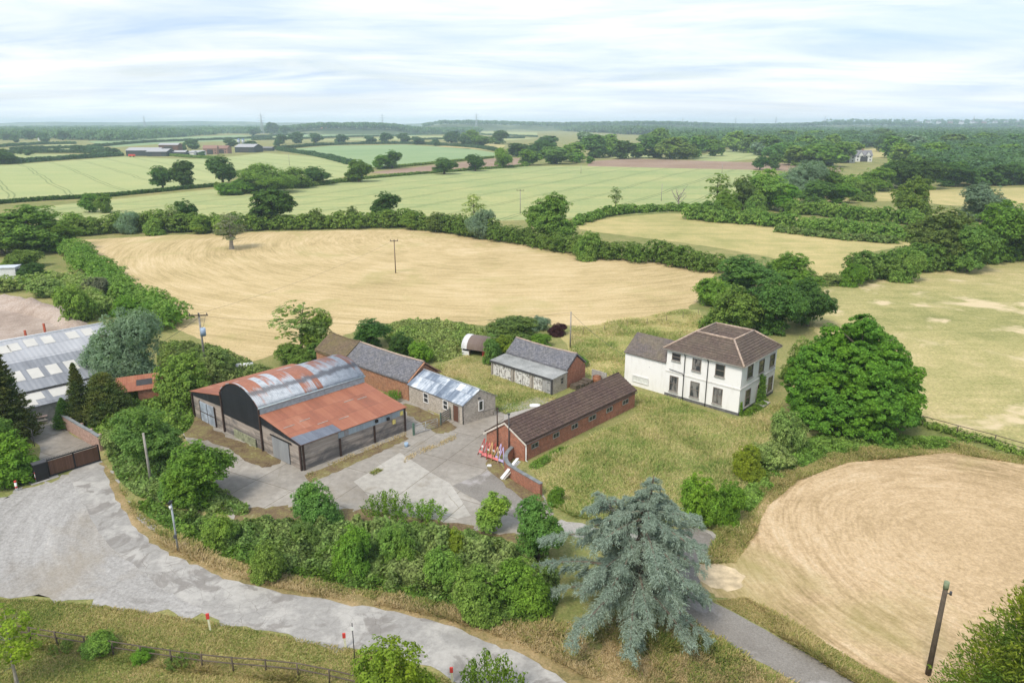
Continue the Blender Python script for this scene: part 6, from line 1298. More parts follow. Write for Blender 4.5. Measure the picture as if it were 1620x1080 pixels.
# --- trees and bushes by the farmyard and lane
T('sparse', 'ash_tree', 'tall thin pale tree standing behind the arched barn', 478, 563, 472, 80, 'pale', front=.1)
T('round', 'tree', 'green tree beside the thin pale one behind the arched barn', 505, 565, 494, 54, 'light', front=.2)
for x, y, tp, w, mt, k, lab in ((470, 580, 543, 60, 'hedge', 'bush', 'dark low bush at the foot of the thin pale tree'), (510, 575, 540, 50, 'ash', 'bush', 'bush against the mossy barn end'), (588, 553, 504, 64, 'dark', 'round', 'dense rounded dark tree behind the long slate roof'), (634, 566, 528, 48, 'dark', 'bush', 'dark bush behind the middle of the long slate roof'), (664, 577, 540, 42, 'bright', 'bush', 'brighter bush behind the end of the long slate roof'),
        (812, 546, 501, 86, 'olive', 'round', 'broad olive tree behind the garages'), (797, 571, 530, 52, 'yellow', 'bush', 'bright yellow-green bush at the left end of the garages'), (778, 578, 532, 32, 'ash', 'bush', 'blue-green bush between the arched hut and the garages'), (850, 524, 500, 40, 'silver', 'bush', 'pale grey shrub right of the olive tree'), (883, 532, 512, 30, 'purple', 'bush', 'dark purple-leaved bush in the tall grass'), (852, 553, 530, 46, 'bright', 'bush', 'bright low bush over the brick shed ridge'), (912, 580, 562, 40, 'hedge', 'bush', 'low bush at the back corner of the brick shed'),
        (622, 636, 616, 34, 'mid', 'shoots', 'low weedy bush between the arched barn and the office'),
        (300, 642, 562, 92, 'light', 'bush', 'yellow-green bush at the left wall of the arched barn'), (345, 606, 556, 70, 'bramble', 'bush', 'bush below the transformer pole'),
        (212, 620, 486, 128, 'silver', 'willow', 'large silvery willow beside the corrugated shed'), (268, 640, 612, 60, 'bramble', 'bush', 'low grey-green bush in front of the tin shed')):
    T(k, 'willow_tree' if k == 'willow' else ('tree' if k in ('round', 'sparse') else 'bush'), lab, x, y, tp, w, mt, cat='tree' if k in ('willow', 'round') else 'bush', front=.55)
T('conifer', 'conifer_tree', 'tall dark olive conifer at the left edge beside the drive', 18, 705, 540, 96, 'conifer', cat='tree', front=.4)
T('yew', 'conifer_tree', 'broad dark conifer behind the brick boundary wall', 172, 672, 588, 90, 'conifer', cat='tree', front=.4)
T('conifer', 'conifer_tree', 'pointed conifer standing left of the broad dark one', 133, 675, 572, 52, 'conifer', cat='tree', front=.3)
T('conifer', 'conifer_tree', 'small dark conifer at the near end of the brick boundary wall', 105, 676, 628, 40, 'ash', cat='tree', front=.3)
for x, y, tp, w, mt, k, lab in ((20, 765, 690, 100, 'bright', 'bush', 'bright bush at the left edge beside the black gate housing'), (-5, 745, 665, 80, 'hedge', 'bush', 'dark bush under the tall conifer at the left edge'), (242, 752, 648, 102, 'ash', 'round', 'leafy green tree with the grey post standing before it'), (318, 805, 700, 112, 'mid', 'round', 'bright green tree at the yard edge beside the brambles'), (285, 790, 735, 60, 'ash', 'bush', 'dark bush between the grey post and the bright tree'), (200, 720, 672, 66, 'bramble', 'bush', 'pale bramble bush behind the brick boundary wall'),
        (505, 838, 767, 76, 'ash', 'bush', 'upright green bush growing alone at the yard edge'), (612, 825, 778, 76, 'bright', 'shoots', 'bright leafy shoots at the yard edge, left clump'), (668, 835, 796, 76, 'bright', 'shoots', 'bright leafy shoots at the yard edge, right clump'), (782, 845, 778, 56, 'light', 'young', 'spindly light green sapling bush beside the tarmac strip'), (852, 897, 786, 82, 'ash', 'round', 'dark ash tree at the end of the bramble bank beside the cedar'), (425, 925, 858, 62, 'hedge', 'bush', 'dark rounded bush in the bramble bank above the lane'), (630, 900, 830, 60, 'light', 'bush', 'lighter leafy bush in the middle of the bramble bank'), (760, 985, 905, 90, 'hedge', 'bush', 'rounded bush at the near end of the bramble bank'), (830, 975, 890, 90, 'mid', 'bush', 'rounded bush between the bramble bank and the cedar'),
        (350, 868, 812, 54, 'light', 'bush', 'light green bush in the bramble bank nearest the camera mast'), (560, 915, 838, 64, 'mid', 'bush', 'mid green bush low on the bramble bank face above the lane'), (705, 940, 868, 66, 'light', 'bush', 'light green bush on the bramble bank left of the rounded end bushes'), (485, 868, 826, 46, 'olive', 'bush', 'olive bush on top of the bramble bank near the lone upright bush'), (720, 880, 838, 44, 'yellow', 'bush', 'yellowish bush on top of the bramble bank before the concrete slab'),
        (1103, 836, 752, 70, 'bright', 'bush', 'vivid green bush in the garden, left of a pair'), (1146, 834, 762, 56, 'bright', 'bush', 'vivid green bush in the garden, right of a pair'), (1182, 758, 708, 54, 'yellow', 'bush', 'yellow-green bush at the garden edge'), (1240, 718, 648, 62, 'bramble', 'bush', 'grey-green upright bush in front of the great sycamore'), (1215, 745, 700, 70, 'bramble', 'bush', 'low spreading bush between the yellow-green bush and the hay field'), (880, 800, 772, 30, 'mid', 'bush', 'small bush at the end of the garden wall'),
        (158, 1040, 1002, 58, 'light', 'bush', 'leafy shrub growing through the post and rail fence, the larger'), (226, 1050, 1026, 34, 'bright', 'bush', 'small leafy shrub at the post and rail fence, the smaller'), (100, 1034, 1020, 40, 'olive', 'shoots', 'weedy clump at the left end of the post and rail fence'), (290, 1060, 1034, 50, 'olive', 'shoots', 'weedy clump at the middle of the post and rail fence')):
    T(k, 'tree' if k in ('round', 'young') else 'bush', lab, x, y, tp, w, mt, cat='tree' if k == 'round' else 'bush', front=.55)
T('sparse', 'sapling', 'pale thin sapling on the lawn at the lower left corner', 28, 1085, 960, 84, 'yellow', cat='tree', front=.0, bark=M['bark_pale'])
T('round', 'birch_tree', 'bright yellow-green treetop at the bottom edge below the lane', 637, 1190, 1020, 138, 'yellow', cat='tree', front=.0)
T('shoots', 'bush', 'upright green bush at the bottom edge beside the lane', 775, 1125, 1042, 116, 'mid', cat='bush', front=.0)
T('cypress', 'cypress_tree', 'golden green cypress at the lower right corner', 1600, 1250, 908, 300, 'cypress', cat='tree', front=.0)
# --- left field edge
for x, y, tp, w, mt, k, lab in ((52, 402, 326, 128, 'light', 'round', 'large light green tree at the left end of the golden field'), (5, 405, 340, 80, 'olive', 'round', 'tree cut by the left edge beyond the cabin'), (100, 398, 350, 60, 'mid', 'round', 'small tree right of the large light green one'), (55, 440, 418, 50, 'dark', 'bush', 'dark rounded bush beside the cabin'), (35, 425, 396, 60, 'hedge', 'bush', 'bush behind the cabin'), (123, 512, 448, 56, 'hedge', 'bush', 'dark green bush above the earth bank'), (200, 500, 470, 50, 'bright', 'bush', 'bright bush above the silvery willow'), (150, 480, 440, 50, 'deadleaf', 'bush', 'brown twiggy bush in the left field hedge'), (195, 478, 448, 44, 'mid', 'bush', 'green bush in the left field hedge'), (235, 520, 485, 46, 'mid', 'bush', 'bush at the corner of the golden field'), (80, 470, 440, 60, 'bramble', 'bush', 'low bush at the top of the earth bank')):
    T(k, 'tree' if k == 'round' else 'bush', lab, x, y, tp, w, mt, cat='tree' if k == 'round' else 'bush', front=.5)

# --- dead bare tree
g = G(1072, 332); t = thing('dead_tree', 'bare dead tree with forked limbs at the right end of the crop', 'tree', g)
r = random.Random(5); m = MB(); m.tube([(0, 0, 0), (.2, 0, 3), (-.1, .1, 5.5)], [.35, .28, .16], 8); m.build('trunk', M['bark_pale'], t)
for k in range(9):
    a = k * 2.4; b0 = Vector((.1, 0, 2.5 + k * .35)); e = b0 + Vector((math.cos(a) * 3.2, math.sin(a) * 1.5, 3.0 + r.uniform(-1, 1))); m = MB(); md = b0.lerp(e, .5) + Vector((0, 0, -.4)); m.tube([b0, md, e], [.16, .11, .04], 6)
    for q in range(3): s = md.lerp(e, .3 * q + .1); m.tube([s, s + Vector((r.uniform(-1, 1), r.uniform(-.6, .6), r.uniform(.4, 1.4)))], [.06, .02], 5)
    m.build('limb', M['bark_pale'], t)

# --- blue cedar: tiers of arching limbs hung with sprays of blue needles
def cedar():
    g = G(1002, 972); t = thing('cedar_tree', 'big blue-grey cedar with drooping limbs between the lane and the driveway', 'tree', g)
    r = np.random.default_rng(11); rr = random.Random(11); V = []; wood = MB()
    wood.tube([(0, 0, -.1), (.1, 0, 2.5), (.0, .1, 5.5), (.45, .2, 8.0), (.75, .3, 11.6)], [.42, .34, .25, .14, .03], 10); wood.tube([(0, .1, 5.2), (-.9, .3, 7.8), (-2.0, .5, 9.6)], [.18, .11, .03], 8)
    limbs = []
    for k in range(66):
        f = (k + .5) / 66; z = 1.5 + 8.2 * f; a = k * 2.399 + rr.uniform(-.35, .35); l = (5.2 * (1 - f ** 3.0) ** .70 + .6) * rr.uniform(.5, 1.12) * (.82 if f < .12 else 1); limbs.append((Vector((.02 + .5 * max(0, f - .5) * 2, .1, z)), a, l, .24 + rr.uniform(-.06, .08)))
    for k in range(16): f = k / 16; limbs.append((Vector((-.6 - 1.5 * f, .3 + .2 * f, 7.0 + 3.0 * f)), k * 2.4, (2.4 * (1 - f) + .5) * rr.uniform(.75, 1.15), .2))
    for k in range(18): f = k / 18; limbs.append((Vector((.5 + .25 * f, .25, 8.6 + 2.9 * f)), k * 2.4, 1.15 * (1 - f) + .18, .2))
    for b0, a, l, rise in limbs:
        D = Vector((math.cos(a), math.sin(a), 0)); S = Vector((-D.y, D.x, 0)); n = 7
        pts = [b0 + D * (l * i / n) + Vector((0, 0, l * rise * (i / n) - .40 * l * (i / n) ** 2.2 * (.5 if l < 1.5 else 1))) for i in range(n + 1)]
        for q in pts: q.z = max(q.z, .15)
        wood.tube(pts, [.02 + .022 * l * (1 - i / n) for i in range(n + 1)], 5, caps=False)
        ns = int(9 * l) + 4      # side sprays
        for j in range(ns):
            s = rr.uniform(.10, 1.0) ** .75; i = min(n - 1, int(s * n)); c = pts[i].lerp(pts[i + 1], s * n - i); side = rr.choice((-1, 1)); sl = (.28 + .42 * l * .28 * (1.25 - s)) * rr.uniform(.7, 1.25)
            dr = D * rr.uniform(.35, .9) + S * side * rr.uniform(.3, 1.0); dr.normalize(); m_ = int(44 + 62 * sl)
            q = r.uniform(0, 1, m_); hang = r.uniform(0, 1, m_) ** 1.4 * (.30 + .38 * sl); lat = r.normal(0, .07 + .05 * sl, m_)
            X = np.array(c)[None] + np.array(dr)[None] * (q * sl)[:, None] + np.array(S)[None] * lat[:, None]; X[:, 2] += .05 - q ** 2 * sl * .35 - hang * q; X[:, 2] = np.maximum(X[:, 2], .06)
            ax = np.array(dr)[None] * r.uniform(.3, 1, (m_, 1)) + unit(m_) * .35 + np.array([0, 0, -1.0])[None] * (hang * 1.8)[:, None]
            V.append(leaf_arrays(X, unit(m_) * .8 + np.array([0, 0, .6]), .092 * r.uniform(.6, 1.4, m_), .17, ax))
    V = np.concatenate(V); o = link('foliage', quads_mesh('cedar_foliage', V, [LM['cedar']]), t); wood.build('trunk', M['bark'], t)
    s = H(1002, 972, 752) / 11.8; w = 285 * mpp(1002, 972) / 10.6
    for c in t.children: c.scale = (w, w, s)
cedar()

# ------------------------------ hedges (one thing each)
def hedge(label, pix, w, h, mat, leaf=.3, dens=1.0, nl=16, rc=.6, var=.4, name='hedge', group=None, world=None):
    """a run of overlapping rounded bushes of uneven height, one mesh"""
    pts = [Vector((p[0], p[1])) for p in smooth_loop([tuple(p) for p in (world or GP(pix))], 6, False)]; o = Vector((*pts[0], 0))
    A = np.array([tuple(p) for p in pts]); seg = np.linalg.norm(np.diff(A, axis=0), axis=1); cum = np.concatenate([[0], np.cumsum(seg)]); Lg = cum[-1]
    s = 0.0; lob = []
    while s < Lg:
        x, y = np.interp(s, cum, A[:, 0]), np.interp(s, cum, A[:, 1]); i = min(len(seg) - 1, max(0, int(np.searchsorted(cum, s)) - 1)); d = (A[i + 1] - A[i]) / seg[i]; N = np.array([-d[1], d[0]])
        big = .5 + .5 * math.sin(s / (w * 2.3) + w) * math.sin(s / (w * 5.1)); r = w * .5 * rng.uniform(.65, 1.1); hh = h * (1 - var * .7 + var * (big * .6 + rng.uniform(0, .7))) * 1.1
        q = np.array([x, y]) + N * rng.uniform(-.28, .28) * w - np.array(o[:2]); lob.append((q[0], q[1], hh * .42, r, r * rng.uniform(.8, 1.2), hh * .60)); s += r * rng.uniform(.55, 1.05)
    L = np.array(lob); area = (L[:, 3] * L[:, 5]); n = max(40, int(area.sum() * 5.2 * dens / rc ** 1.3)); i = rng.choice(len(L), n, p=area / area.sum()); D = unit(n); D[:, 2] = np.where(D[:, 2] < -.5, -D[:, 2], D[:, 2])
    Cc = L[i, :3] + D * L[i, 3:] * rng.uniform(.82, 1.03, (n, 1)); ok = Cc[:, 2] > .12; Cc, D = Cc[ok], D[ok]; n = len(Cc)
    V = clump_leaves(Cc, D, rc * rng.uniform(.55, 1.3, n), nl, leaf, .75, rnd=.5); V[:, 2] = np.maximum(V[:, 2], 0.02)
    k = n * 2; i = rng.choice(len(L), k, p=area / area.sum()); D2 = unit(k); Pf = L[i, :3] + D2 * L[i, 3:] * rng.uniform(.3, .8, (k, 1)); Pf[:, 2] = np.abs(Pf[:, 2]); V2 = leaf_arrays(Pf, unit(k) + D2, leaf * 2.2 * rng.uniform(.7, 1.2, k), .8)
    ob = link(name, quads_mesh('hedge', np.concatenate([V, V2]), [LM[mat]]), None, o); return tag(ob, label, 'hedge', group)
hedge('tall rough hedge along the top of the golden field, left half', [(112, 374), (200, 366), (300, 366), (400, 364), (500, 362), (590, 360), (640, 358)], 6.5, 4.6, 'hedge', 0.245, 1.0, 16, 0.589, .5)
hedge('tall rough hedge along the top of the golden field, right half', [(640, 358), (700, 366), (770, 378), (850, 391), (930, 403), (1000, 412), (1070, 420), (1140, 432)], 6.0, 4.2, 'hedge', 0.216, 1.0, 16, 0.589, .5)
hedge('hedge between the pale meadow and the green crop', [(912, 356), (960, 342), (1020, 336), (1080, 334), (1120, 338)], 4, 2.6, 'hedge', 0.245, 1.0, 16, 0.558, .5)
hedge('broad shrub belt beyond the pale meadow, nearer row', [(1095, 346), (1150, 352), (1210, 356), (1270, 362), (1340, 368), (1400, 374), (1450, 384)], 7, 3.8, 'hedge', 0.259, 1.0, 16, 0.682, .6)
hedge('broad shrub belt beyond the pale meadow, farther row', [(1245, 338), (1310, 342), (1370, 350), (1440, 356), (1500, 366)], 6, 4.0, 'hedge', 0.259, 1.0, 16, 0.682, .6)
hedge('dark bramble strip between the two rows of the shrub belt', [(1230, 366), (1290, 374), (1350, 380), (1420, 386)], 4, 1.6, 'bramble', 0.23, 1.0, 16, 0.496, .4)
hedge('dense hedge along the top of the right pasture', [(1350, 446), (1390, 437), (1440, 430), (1500, 423), (1560, 416), (1640, 406)], 6, 5.0, 'hedge', 0.23, 1.0, 16, 0.651, .5)
hedge('wide ragged hedge down the left side of the golden field', [(104, 395), (135, 420), (165, 445), (200, 468), (235, 490), (262, 520)], 6.5, 3.2, 'hedge', 0.173, 1.0, 16, 0.496, .6)
hedge('overgrown hedge between the cabin and the dirt yard', [(0, 462), (50, 455), (100, 452), (140, 470), (160, 500)], 5, 2.6, 'bramble', 0.173, 1.0, 16, 0.496, .5)
hedge('low ivy hedge along the wire fence of the right pasture', [(1455, 672), (1500, 686), (1560, 702), (1620, 720), (1690, 745)], 1.6, .7, 'hedge', 0.0936, 1.0, 16, 0.3, .5)
hedge('dark trimmed hedge dividing the two left crop fields', [(-40, 326), (60, 318), (150, 313), (230, 306), (300, 299), (345, 295)], 2.2, 1.6, 'dark', 0.252, 1.0, 16, 0.372, .2)
hedge('rough hedge under the far willow clump and oaks', [(345, 296), (400, 300), (470, 298), (520, 291), (570, 286)], 3, 2.0, 'hedge', 0.288, 1.0, 16, 0.496, .4)
hedge('thin hedge along the near side of the ploughed strip', [(570, 284), (650, 277), (740, 270), (835, 263)], 2.4, 1.4, 'hedge', 0.288, 1.0, 16, 0.434, .4)
hedge('thin hedge along the far side of the ploughed strip', [(600, 268), (690, 259), (780, 250)], 2.4, 1.7, 'hedge', 0.324, 1.0, 16, 0.434, .3)
hedge('hedge between the distant farm and the bright crop', [(265, 246.5), (300, 249.5), (345, 252)], 3, 2.2, 'hedge', 0.36, 1.0, 16, 0.496, .3)
fh = 'thin dark hedge between far pale crop fields'
for pts in ([(-60, 263), (20, 259), (100, 253), (195, 246.5)], [(440, 238), (500, 247), (560, 262)], [(20, 238), (60, 236), (130, 235), (165, 238)], [(0, 243), (90, 242), (190, 243)], [(435, 237), (520, 230), (640, 228), (740, 233), (790, 240)], [(140, 234), (230, 226), (330, 222), (430, 218)], [(400, 222), (480, 220), (560, 217), (640, 215.5)], [(400, 217), (520, 211.5), (640, 208.5)], [(640, 214), (740, 213), (850, 217)], [(0, 233), (60, 229), (120, 228)], [(640, 222), (740, 220), (830, 219)], [(150, 214), (300, 209), (400, 206)], [(660, 206), (760, 204.5), (860, 207)]):
    hedge(fh, pts, 4.5, 3.2, 'far', 0.648, 1.0, 16, 0.93, .5, group='thin hedges between far fields')
for i, (x, y, w, h_) in enumerate(((120, 240, 14, 8), (128, 241, 18, 9), (145, 242, 14, 7), (172, 243, 13, 8), (183, 243, 12, 7), (45, 246, 16, 6), (32, 244, 12, 6), (92, 242, 12, 6), (660, 229, 20, 10), (690, 231, 16, 8), (540, 228, 24, 12), (500, 226, 22, 12), (470, 227, 26, 14), (445, 228, 22, 12), (585, 228, 20, 10), (440, 232, 16, 8), (305, 236, 26, 12), (290, 238, 14, 7), (395, 236, 24, 10), (365, 232, 22, 10), (320, 247, 12, 6), (715, 226, 30, 14), (735, 232, 24, 14), (640, 226, 22, 12), (610, 227, 24, 13), (70, 225, 20, 12), (25, 226, 14, 10), (48, 221, 26, 12), (12, 222, 22, 9), (100, 222, 22, 12), (430, 212, 24, 14), (450, 214, 20, 12), (402, 214, 22, 10))):
    plant('far', 'tree', 'small far tree along the field edges near the distant farm', x, y, y - h_ * 1.3, w, 'far', 'tree', 'far trees round the distant farm', front=0)

# ------------------------------ woods (masses)
def canopy(name, label, pix, n, R, k, leaf, mat, h=(9, 14), thin=1.0, world=None, base=None, pixel=False, cat='wood'):
    poly = GP(pix) if pix else world
    if pixel:      # as many crowns per picture area near and far
        a = np.array(pix, float); out = []
        while len(out) < n:
            q = rng.uniform(a.min(0), a.max(0)); 
            if inpoly(q[None], pix)[0]: g = G(q[0], q[1]); out.append((g.x, g.y))
        Pp = np.array(out)
    else: Pp = scatter(poly, n)
    dist = np.linalg.norm(Pp, axis=1); Rr = (R if not pixel else np.clip(dist * .0085, R, 30)) * rng.uniform(.7, 1.35, n); hh = rng.uniform(*h, n) * (1 if not pixel else np.clip(dist / 900, 1, 1.25))
    zb = base(Pp) if base else np.zeros(n)
    D = unit(n * k); D[:, 2] = np.where(D[:, 2] < -.35, -D[:, 2], D[:, 2]); Rk = np.repeat(Rr, k); c = np.stack([Pp[:, 0], Pp[:, 1], zb + hh - np.minimum(Rr * .75, hh * .45)], 1)
    lobe = unit(n * 3).reshape(n, 3, 3); pick = rng.integers(0, 3, n * k); lo = lobe[np.repeat(np.arange(n), k), pick] * .38
    X = np.repeat(c, k, 0) + (D * rng.uniform(.62, .78, (n * k, 1)) + lo) * np.stack([Rk, Rk, np.minimum(Rk * .8, np.repeat(hh, k) * .5)], 1); X[:, 2] = np.maximum(X[:, 2], np.repeat(zb, k) + .3)
    V = leaf_arrays(X, D + unit(n * k) * .45 + np.array([0, 0, .25]), (leaf if not pixel else np.repeat(leaf * Rr / R, k)) * rng.uniform(.7, 1.3, n * k), .75)
    # shaded undergrowth below the crowns
    k2 = max(3, k // 6); Y = np.repeat(c, k2, 0) + unit(n * k2) * np.repeat(Rr, k2)[:, None] * .6; Y[:, 2] = np.repeat(zb, k2) + rng.uniform(.2, .6, n * k2) * np.repeat(hh, k2)
    V2 = leaf_arrays(Y, unit(n * k2), np.repeat(Rr, k2) * .35, .8)
    o = link(name, quads_mesh(name, np.concatenate([V, V2]), [LM[mat]])); tag(o, label, cat, kind='stuff'); return o
canopy('wood', 'broad dense dark wood covering the land on the right up to the horizon', [(1000, 209), (1060, 214), (1030, 236), (1060, 240), (1090, 246), (1150, 235), (1200, 236), (1230, 252), (1290, 256), (1345, 244), (1352, 236), (1395, 231), (1420, 240), (1440, 262), (1480, 284), (1560, 292), (1700, 290), (1720, 202), (1400, 201), (1200, 201), (1000, 202)], 5200, 5.5, 85, 1.15, 'wood', (9, 14), pixel=True)
canopy('wood', 'long far wood along the middle of the horizon', [(640, 199.5), (760, 200), (840, 203), (900, 208), (1010, 214), (1060, 213), (1060, 200.5), (900, 199), (700, 198.5)], 1500, 7, 50, 1.6, 'far', (12, 18), pixel=True)
canopy('wood', 'patchy far woods on the left below the horizon', [(60, 219), (180, 224), (300, 216), (440, 206), (480, 204), (640, 201), (640, 199.5), (480, 200), (250, 201.5), (60, 203), (-40, 210), (-40, 222)], 1700, 6, 45, 1.3, 'far', (8, 14), pixel=True)
for x, y, tp, w, mt in ((1262, 262, 232, 60, 'light'), (1300, 264, 228, 66, 'mid'), (1335, 250, 224, 50, 'light'), (1230, 256, 228, 46, 'ash'), (1208, 246, 224, 44, 'silver'), (1415, 240, 212, 40, 'silver'), (1440, 244, 214, 46, 'silver'), (1185, 240, 218, 44, 'mid'), (1120, 240, 214, 42, 'ash'), (1080, 240, 216, 44, 'mid'), (1055, 232, 212, 40, 'light'), (1028, 232, 210, 40, 'mid'), (1480, 262, 226, 54, 'mid'), (1530, 256, 226, 54, 'ash'), (1585, 260, 228, 56, 'mid'), (1500, 240, 212, 46, 'light'), (1560, 236, 210, 46, 'mid'), (1610, 240, 212, 46, 'ash'), (1390, 226, 204, 40, 'mid'), (1340, 226, 206, 40, 'ash'), (1290, 228, 206, 40, 'mid'), (1240, 228, 206, 40, 'light')):
    plant('far', 'tree', 'one of the broad crowns standing out of the right-hand wood', x, y, tp, w, mt, 'tree', 'broad crowns in the right-hand wood', front=.2)
for i in range(34):
    x = [1035, 1060, 1085, 1045, 1100, 1130, 1110, 1160, 1185, 1212, 1236, 1258, 1285, 1305, 1268, 1330, 1298, 1410, 1425, 1446, 1400, 1462, 1490, 1515, 1545, 1575, 1600, 1625, 1530, 1480, 1560, 1590, 1315, 1075][i]; y = [250, 252, 252, 238, 250, 247, 240, 240, 242, 246, 254, 258, 262, 262, 246, 258, 250, 250, 262, 276, 240, 284, 288, 292, 294, 294, 293, 292, 280, 270, 282, 278, 248, 244][i]
    plant('far', 'tree', 'one of the trees along the near edge of the right-hand wood', x, y, y - random.uniform(26, 36), random.uniform(32, 46), random.choice(['mid', 'dark', 'ash', 'light', 'hedge']), 'tree', 'trees along the near edge of the wood', front=.2)
# hills closing the view
def ridge(name, dist, depth, prof, mat, xs=(-9500, 9500), n=160):
    x = np.linspace(xs[0], xs[1], n); vs = []; fs = []; ny = 7
    for j in range(ny):
        f = j / (ny - 1); y = dist + depth * (f - .5)
        for i in range(n): vs.append((x[i], y, -1 + prof(x[i], y) * math.sin(math.pi * f)))
    for j in range(ny - 1):
        for i in range(n - 1): a = j * n + i; fs.append((a, a + 1, a + n + 1, a + n))
    me = bpy.data.meshes.new(name); me.from_pydata(vs, [], fs); me.materials.append(mat); me.polygons.foreach_set('use_smooth', [True] * len(fs)); o = link(name, me); o['kind'] = 'structure'; return o
M['hill'] = ground_mat('hill', [(.2, (.05, .075, .035)), (.5, (.075, .105, .045)), (.68, (.18, .20, .09)), (.85, (.26, .27, .13))], .003, .012, .05, (.4, .35, .25), gain=1.8, bump=0)
pj = lambda y, d: CAM_H + (HORIZON - y) / F * d
def hp(x, y): 
    px = 810 + x / y * F; return pj(194.2 + .6 * math.sin(px * .013) + .5 * math.sin(px * .031 + 1) + .25 * math.sin(px * .09) - (1.2 if 60 < px < 430 else 0) + (.6 if 640 < px < 1200 else 0), y)
ridge('hills', 6800, 900, hp, M['hill'])
def wb(Pp):
    x = 810 + Pp[:, 0] / Pp[:, 1] * F; return np.clip(17 * np.exp(-((x - 565) / 90) ** 4), 0, 40)
canopy('wood', 'wooded hill rising on the horizon left of the middle', None, 900, 16, 45, 3.4, 'far', (13, 18), world=[(-880, 2350), (-120, 2350), (-120, 2900), (-1100, 2900)], base=wb)
ridge('hills', 2600, 900, lambda x, y: float(wb(np.array([[x, y]]))[0]), M['hill'], (-1300, 100), 60)
def wb2(Pp):
    x = 810 + Pp[:, 0] / Pp[:, 1] * F; return np.clip(24 + 10 * np.exp(-((x - 820) / 130) ** 2) + 7 * np.sin(x * .02), 3, 40) * np.clip((x - 640) / 60, 0, 1)
canopy('wood', 'dark wooded ridge along the horizon behind the long far wood', None, 900, 18, 40, 4.0, 'far', (12, 17), world=[(-400, 3300), (3000, 3500), (3100, 3900), (-450, 3900)], base=lambda q: wb2(q) * .8)
ridge('hills', 3600, 900, lambda x, y: float(wb2(np.array([[x, y]]))[0]) * .8, M['hill'], (-500, 3400), 90)
canopy('wood', 'treetops of the village round the church spire', None, 320, 11, 30, 3.5, 'far', (10, 28), world=[(1750, 4050), (3100, 4050), (3100, 4400), (1800, 4400)], base=lambda q: 28 + 0 * q[:, 0])
for i in range(12):
    x = 1420 + i * 17; dd = 4020; g = Vector(((x - 810) / F * dd, dd, 30)); B = Building('house', 'pale house of the far village below the church spire', 'house', g, g + Vector((1, .1 * (i % 3), 0)), g + Vector((-.1 * (i % 3), 1, 0)), L=22, W=12, group='houses of the far village'); gable_walls(B, wh if i % 3 else rb, 8, 14, z0=-30); gable_roof(B, gr, 8, 14, ov=.5, og=.5, th=.3)
    B.t.location.z = 30

# ------------------------------ ground cover (uncountable)
def mound(name, label, pix, h, n, leaf, mat, lumpw=5.0, edge=2.2, asp=.65, cat='brambles', tops=.35, parent=None):
    """a bank of low growth: leaves over a lumpy surface that falls to the ground at its edge"""
    poly = smooth_loop(GP(pix), 4); Pp = scatter(poly, n); dd = polydist(Pp, poly) + (lump(Pp + 91, 2.6) - .55) * edge * .7; e = np.clip(dd / edge, 0, 1) ** .8; l1 = np.clip(lump(Pp, lumpw) * 1.6 - .3, 0, 1); l2 = np.clip(lump(Pp * 1.0 + 31, lumpw * .38) * 1.6 - .3, 0, 1)
    z = h * e * (.28 + .7 * l1 + .28 * l2); dep = rng.uniform(0, 1, n) ** 2.0; zz = np.maximum(z * (1 - dep * .55) + rng.normal(0, .05, n), .03)
    eps = .4
    def hz(q): return h * (.28 + .7 * np.clip(lump(q, lumpw) * 1.6 - .3, 0, 1) + .25 * np.clip(lump(q + 31, lumpw * .38) * 1.6 - .3, 0, 1))
    gx = (hz(Pp + np.array([eps, 0])) - hz(Pp - np.array([eps, 0]))) / (2 * eps); gy = (hz(Pp + np.array([0, eps])) - hz(Pp - np.array([0, eps]))) / (2 * eps)
    N = np.stack([-gx, -gy, np.ones(n)], 1); N /= np.linalg.norm(N, axis=1, keepdims=True)
    X = np.stack([Pp[:, 0], Pp[:, 1], zz], 1)
    V = leaf_arrays(X, N * 1.2 + unit(n) * .75, leaf * rng.uniform(.6, 1.35, n), asp)
    o = link(name, quads_mesh(name, V, [LM[mat]])); tag(o, label, cat, kind='stuff'); return o
mound('brambles', 'bank of dense brambles between the lane and the yard', [(262, 804), (330, 818), (390, 825), (470, 823), (560, 825), (640, 827), (720, 839), (800, 855), (870, 886), (885, 925), (875, 965), (820, 985), (750, 972), (690, 957), (610, 938), (520, 920), (440, 905), (370, 880), (310, 858), (270, 835)], 1.9, 66000, .13, 'bramble', 4.2, 4.2)
mound('brambles', 'brambles round the foot of the grey post beside the gate', [(168, 700), (200, 690), (260, 700), (300, 715), (330, 760), (390, 800), (380, 815), (300, 806), (240, 795), (205, 775), (180, 745)], 1.4, 20000, .14, 'bramble', 4)
mound('nettles', 'green undergrowth round the bushes between the sheds and the barn', [(110, 672), (180, 640), (260, 610), (300, 640), (305, 668), (280, 690), (230, 690), (180, 700), (165, 705), (130, 690)], 1.5, 22000, .15, 'hedge', 4, cat='undergrowth')
mound('brambles', 'brambles and weeds round the transformer pole beyond the barn', [(255, 545), (300, 545), (350, 552), (400, 575), (445, 590), (430, 610), (360, 612), (305, 630), (268, 610), (250, 580)], 1.4, 20000, .16, 'bramble', 5)
mound('brambles', 'green weeds filling the ground behind the long slate roof', [(612, 515), (660, 508), (720, 512), (762, 522), (775, 545), (735, 560), (700, 572), (665, 570), (640, 560), (610, 540)], 1.1, 20000, .16, 'bramble', 5)
mound('undergrowth', 'low green growth in front of the great sycamore along the hay field', [(1165, 790), (1185, 765), (1230, 720), (1290, 690), (1400, 690), (1500, 692), (1500, 708), (1400, 712), (1310, 722), (1250, 752), (1210, 785), (1185, 810)], .8, 24000, .12, 'hedge', 4, cat='undergrowth')
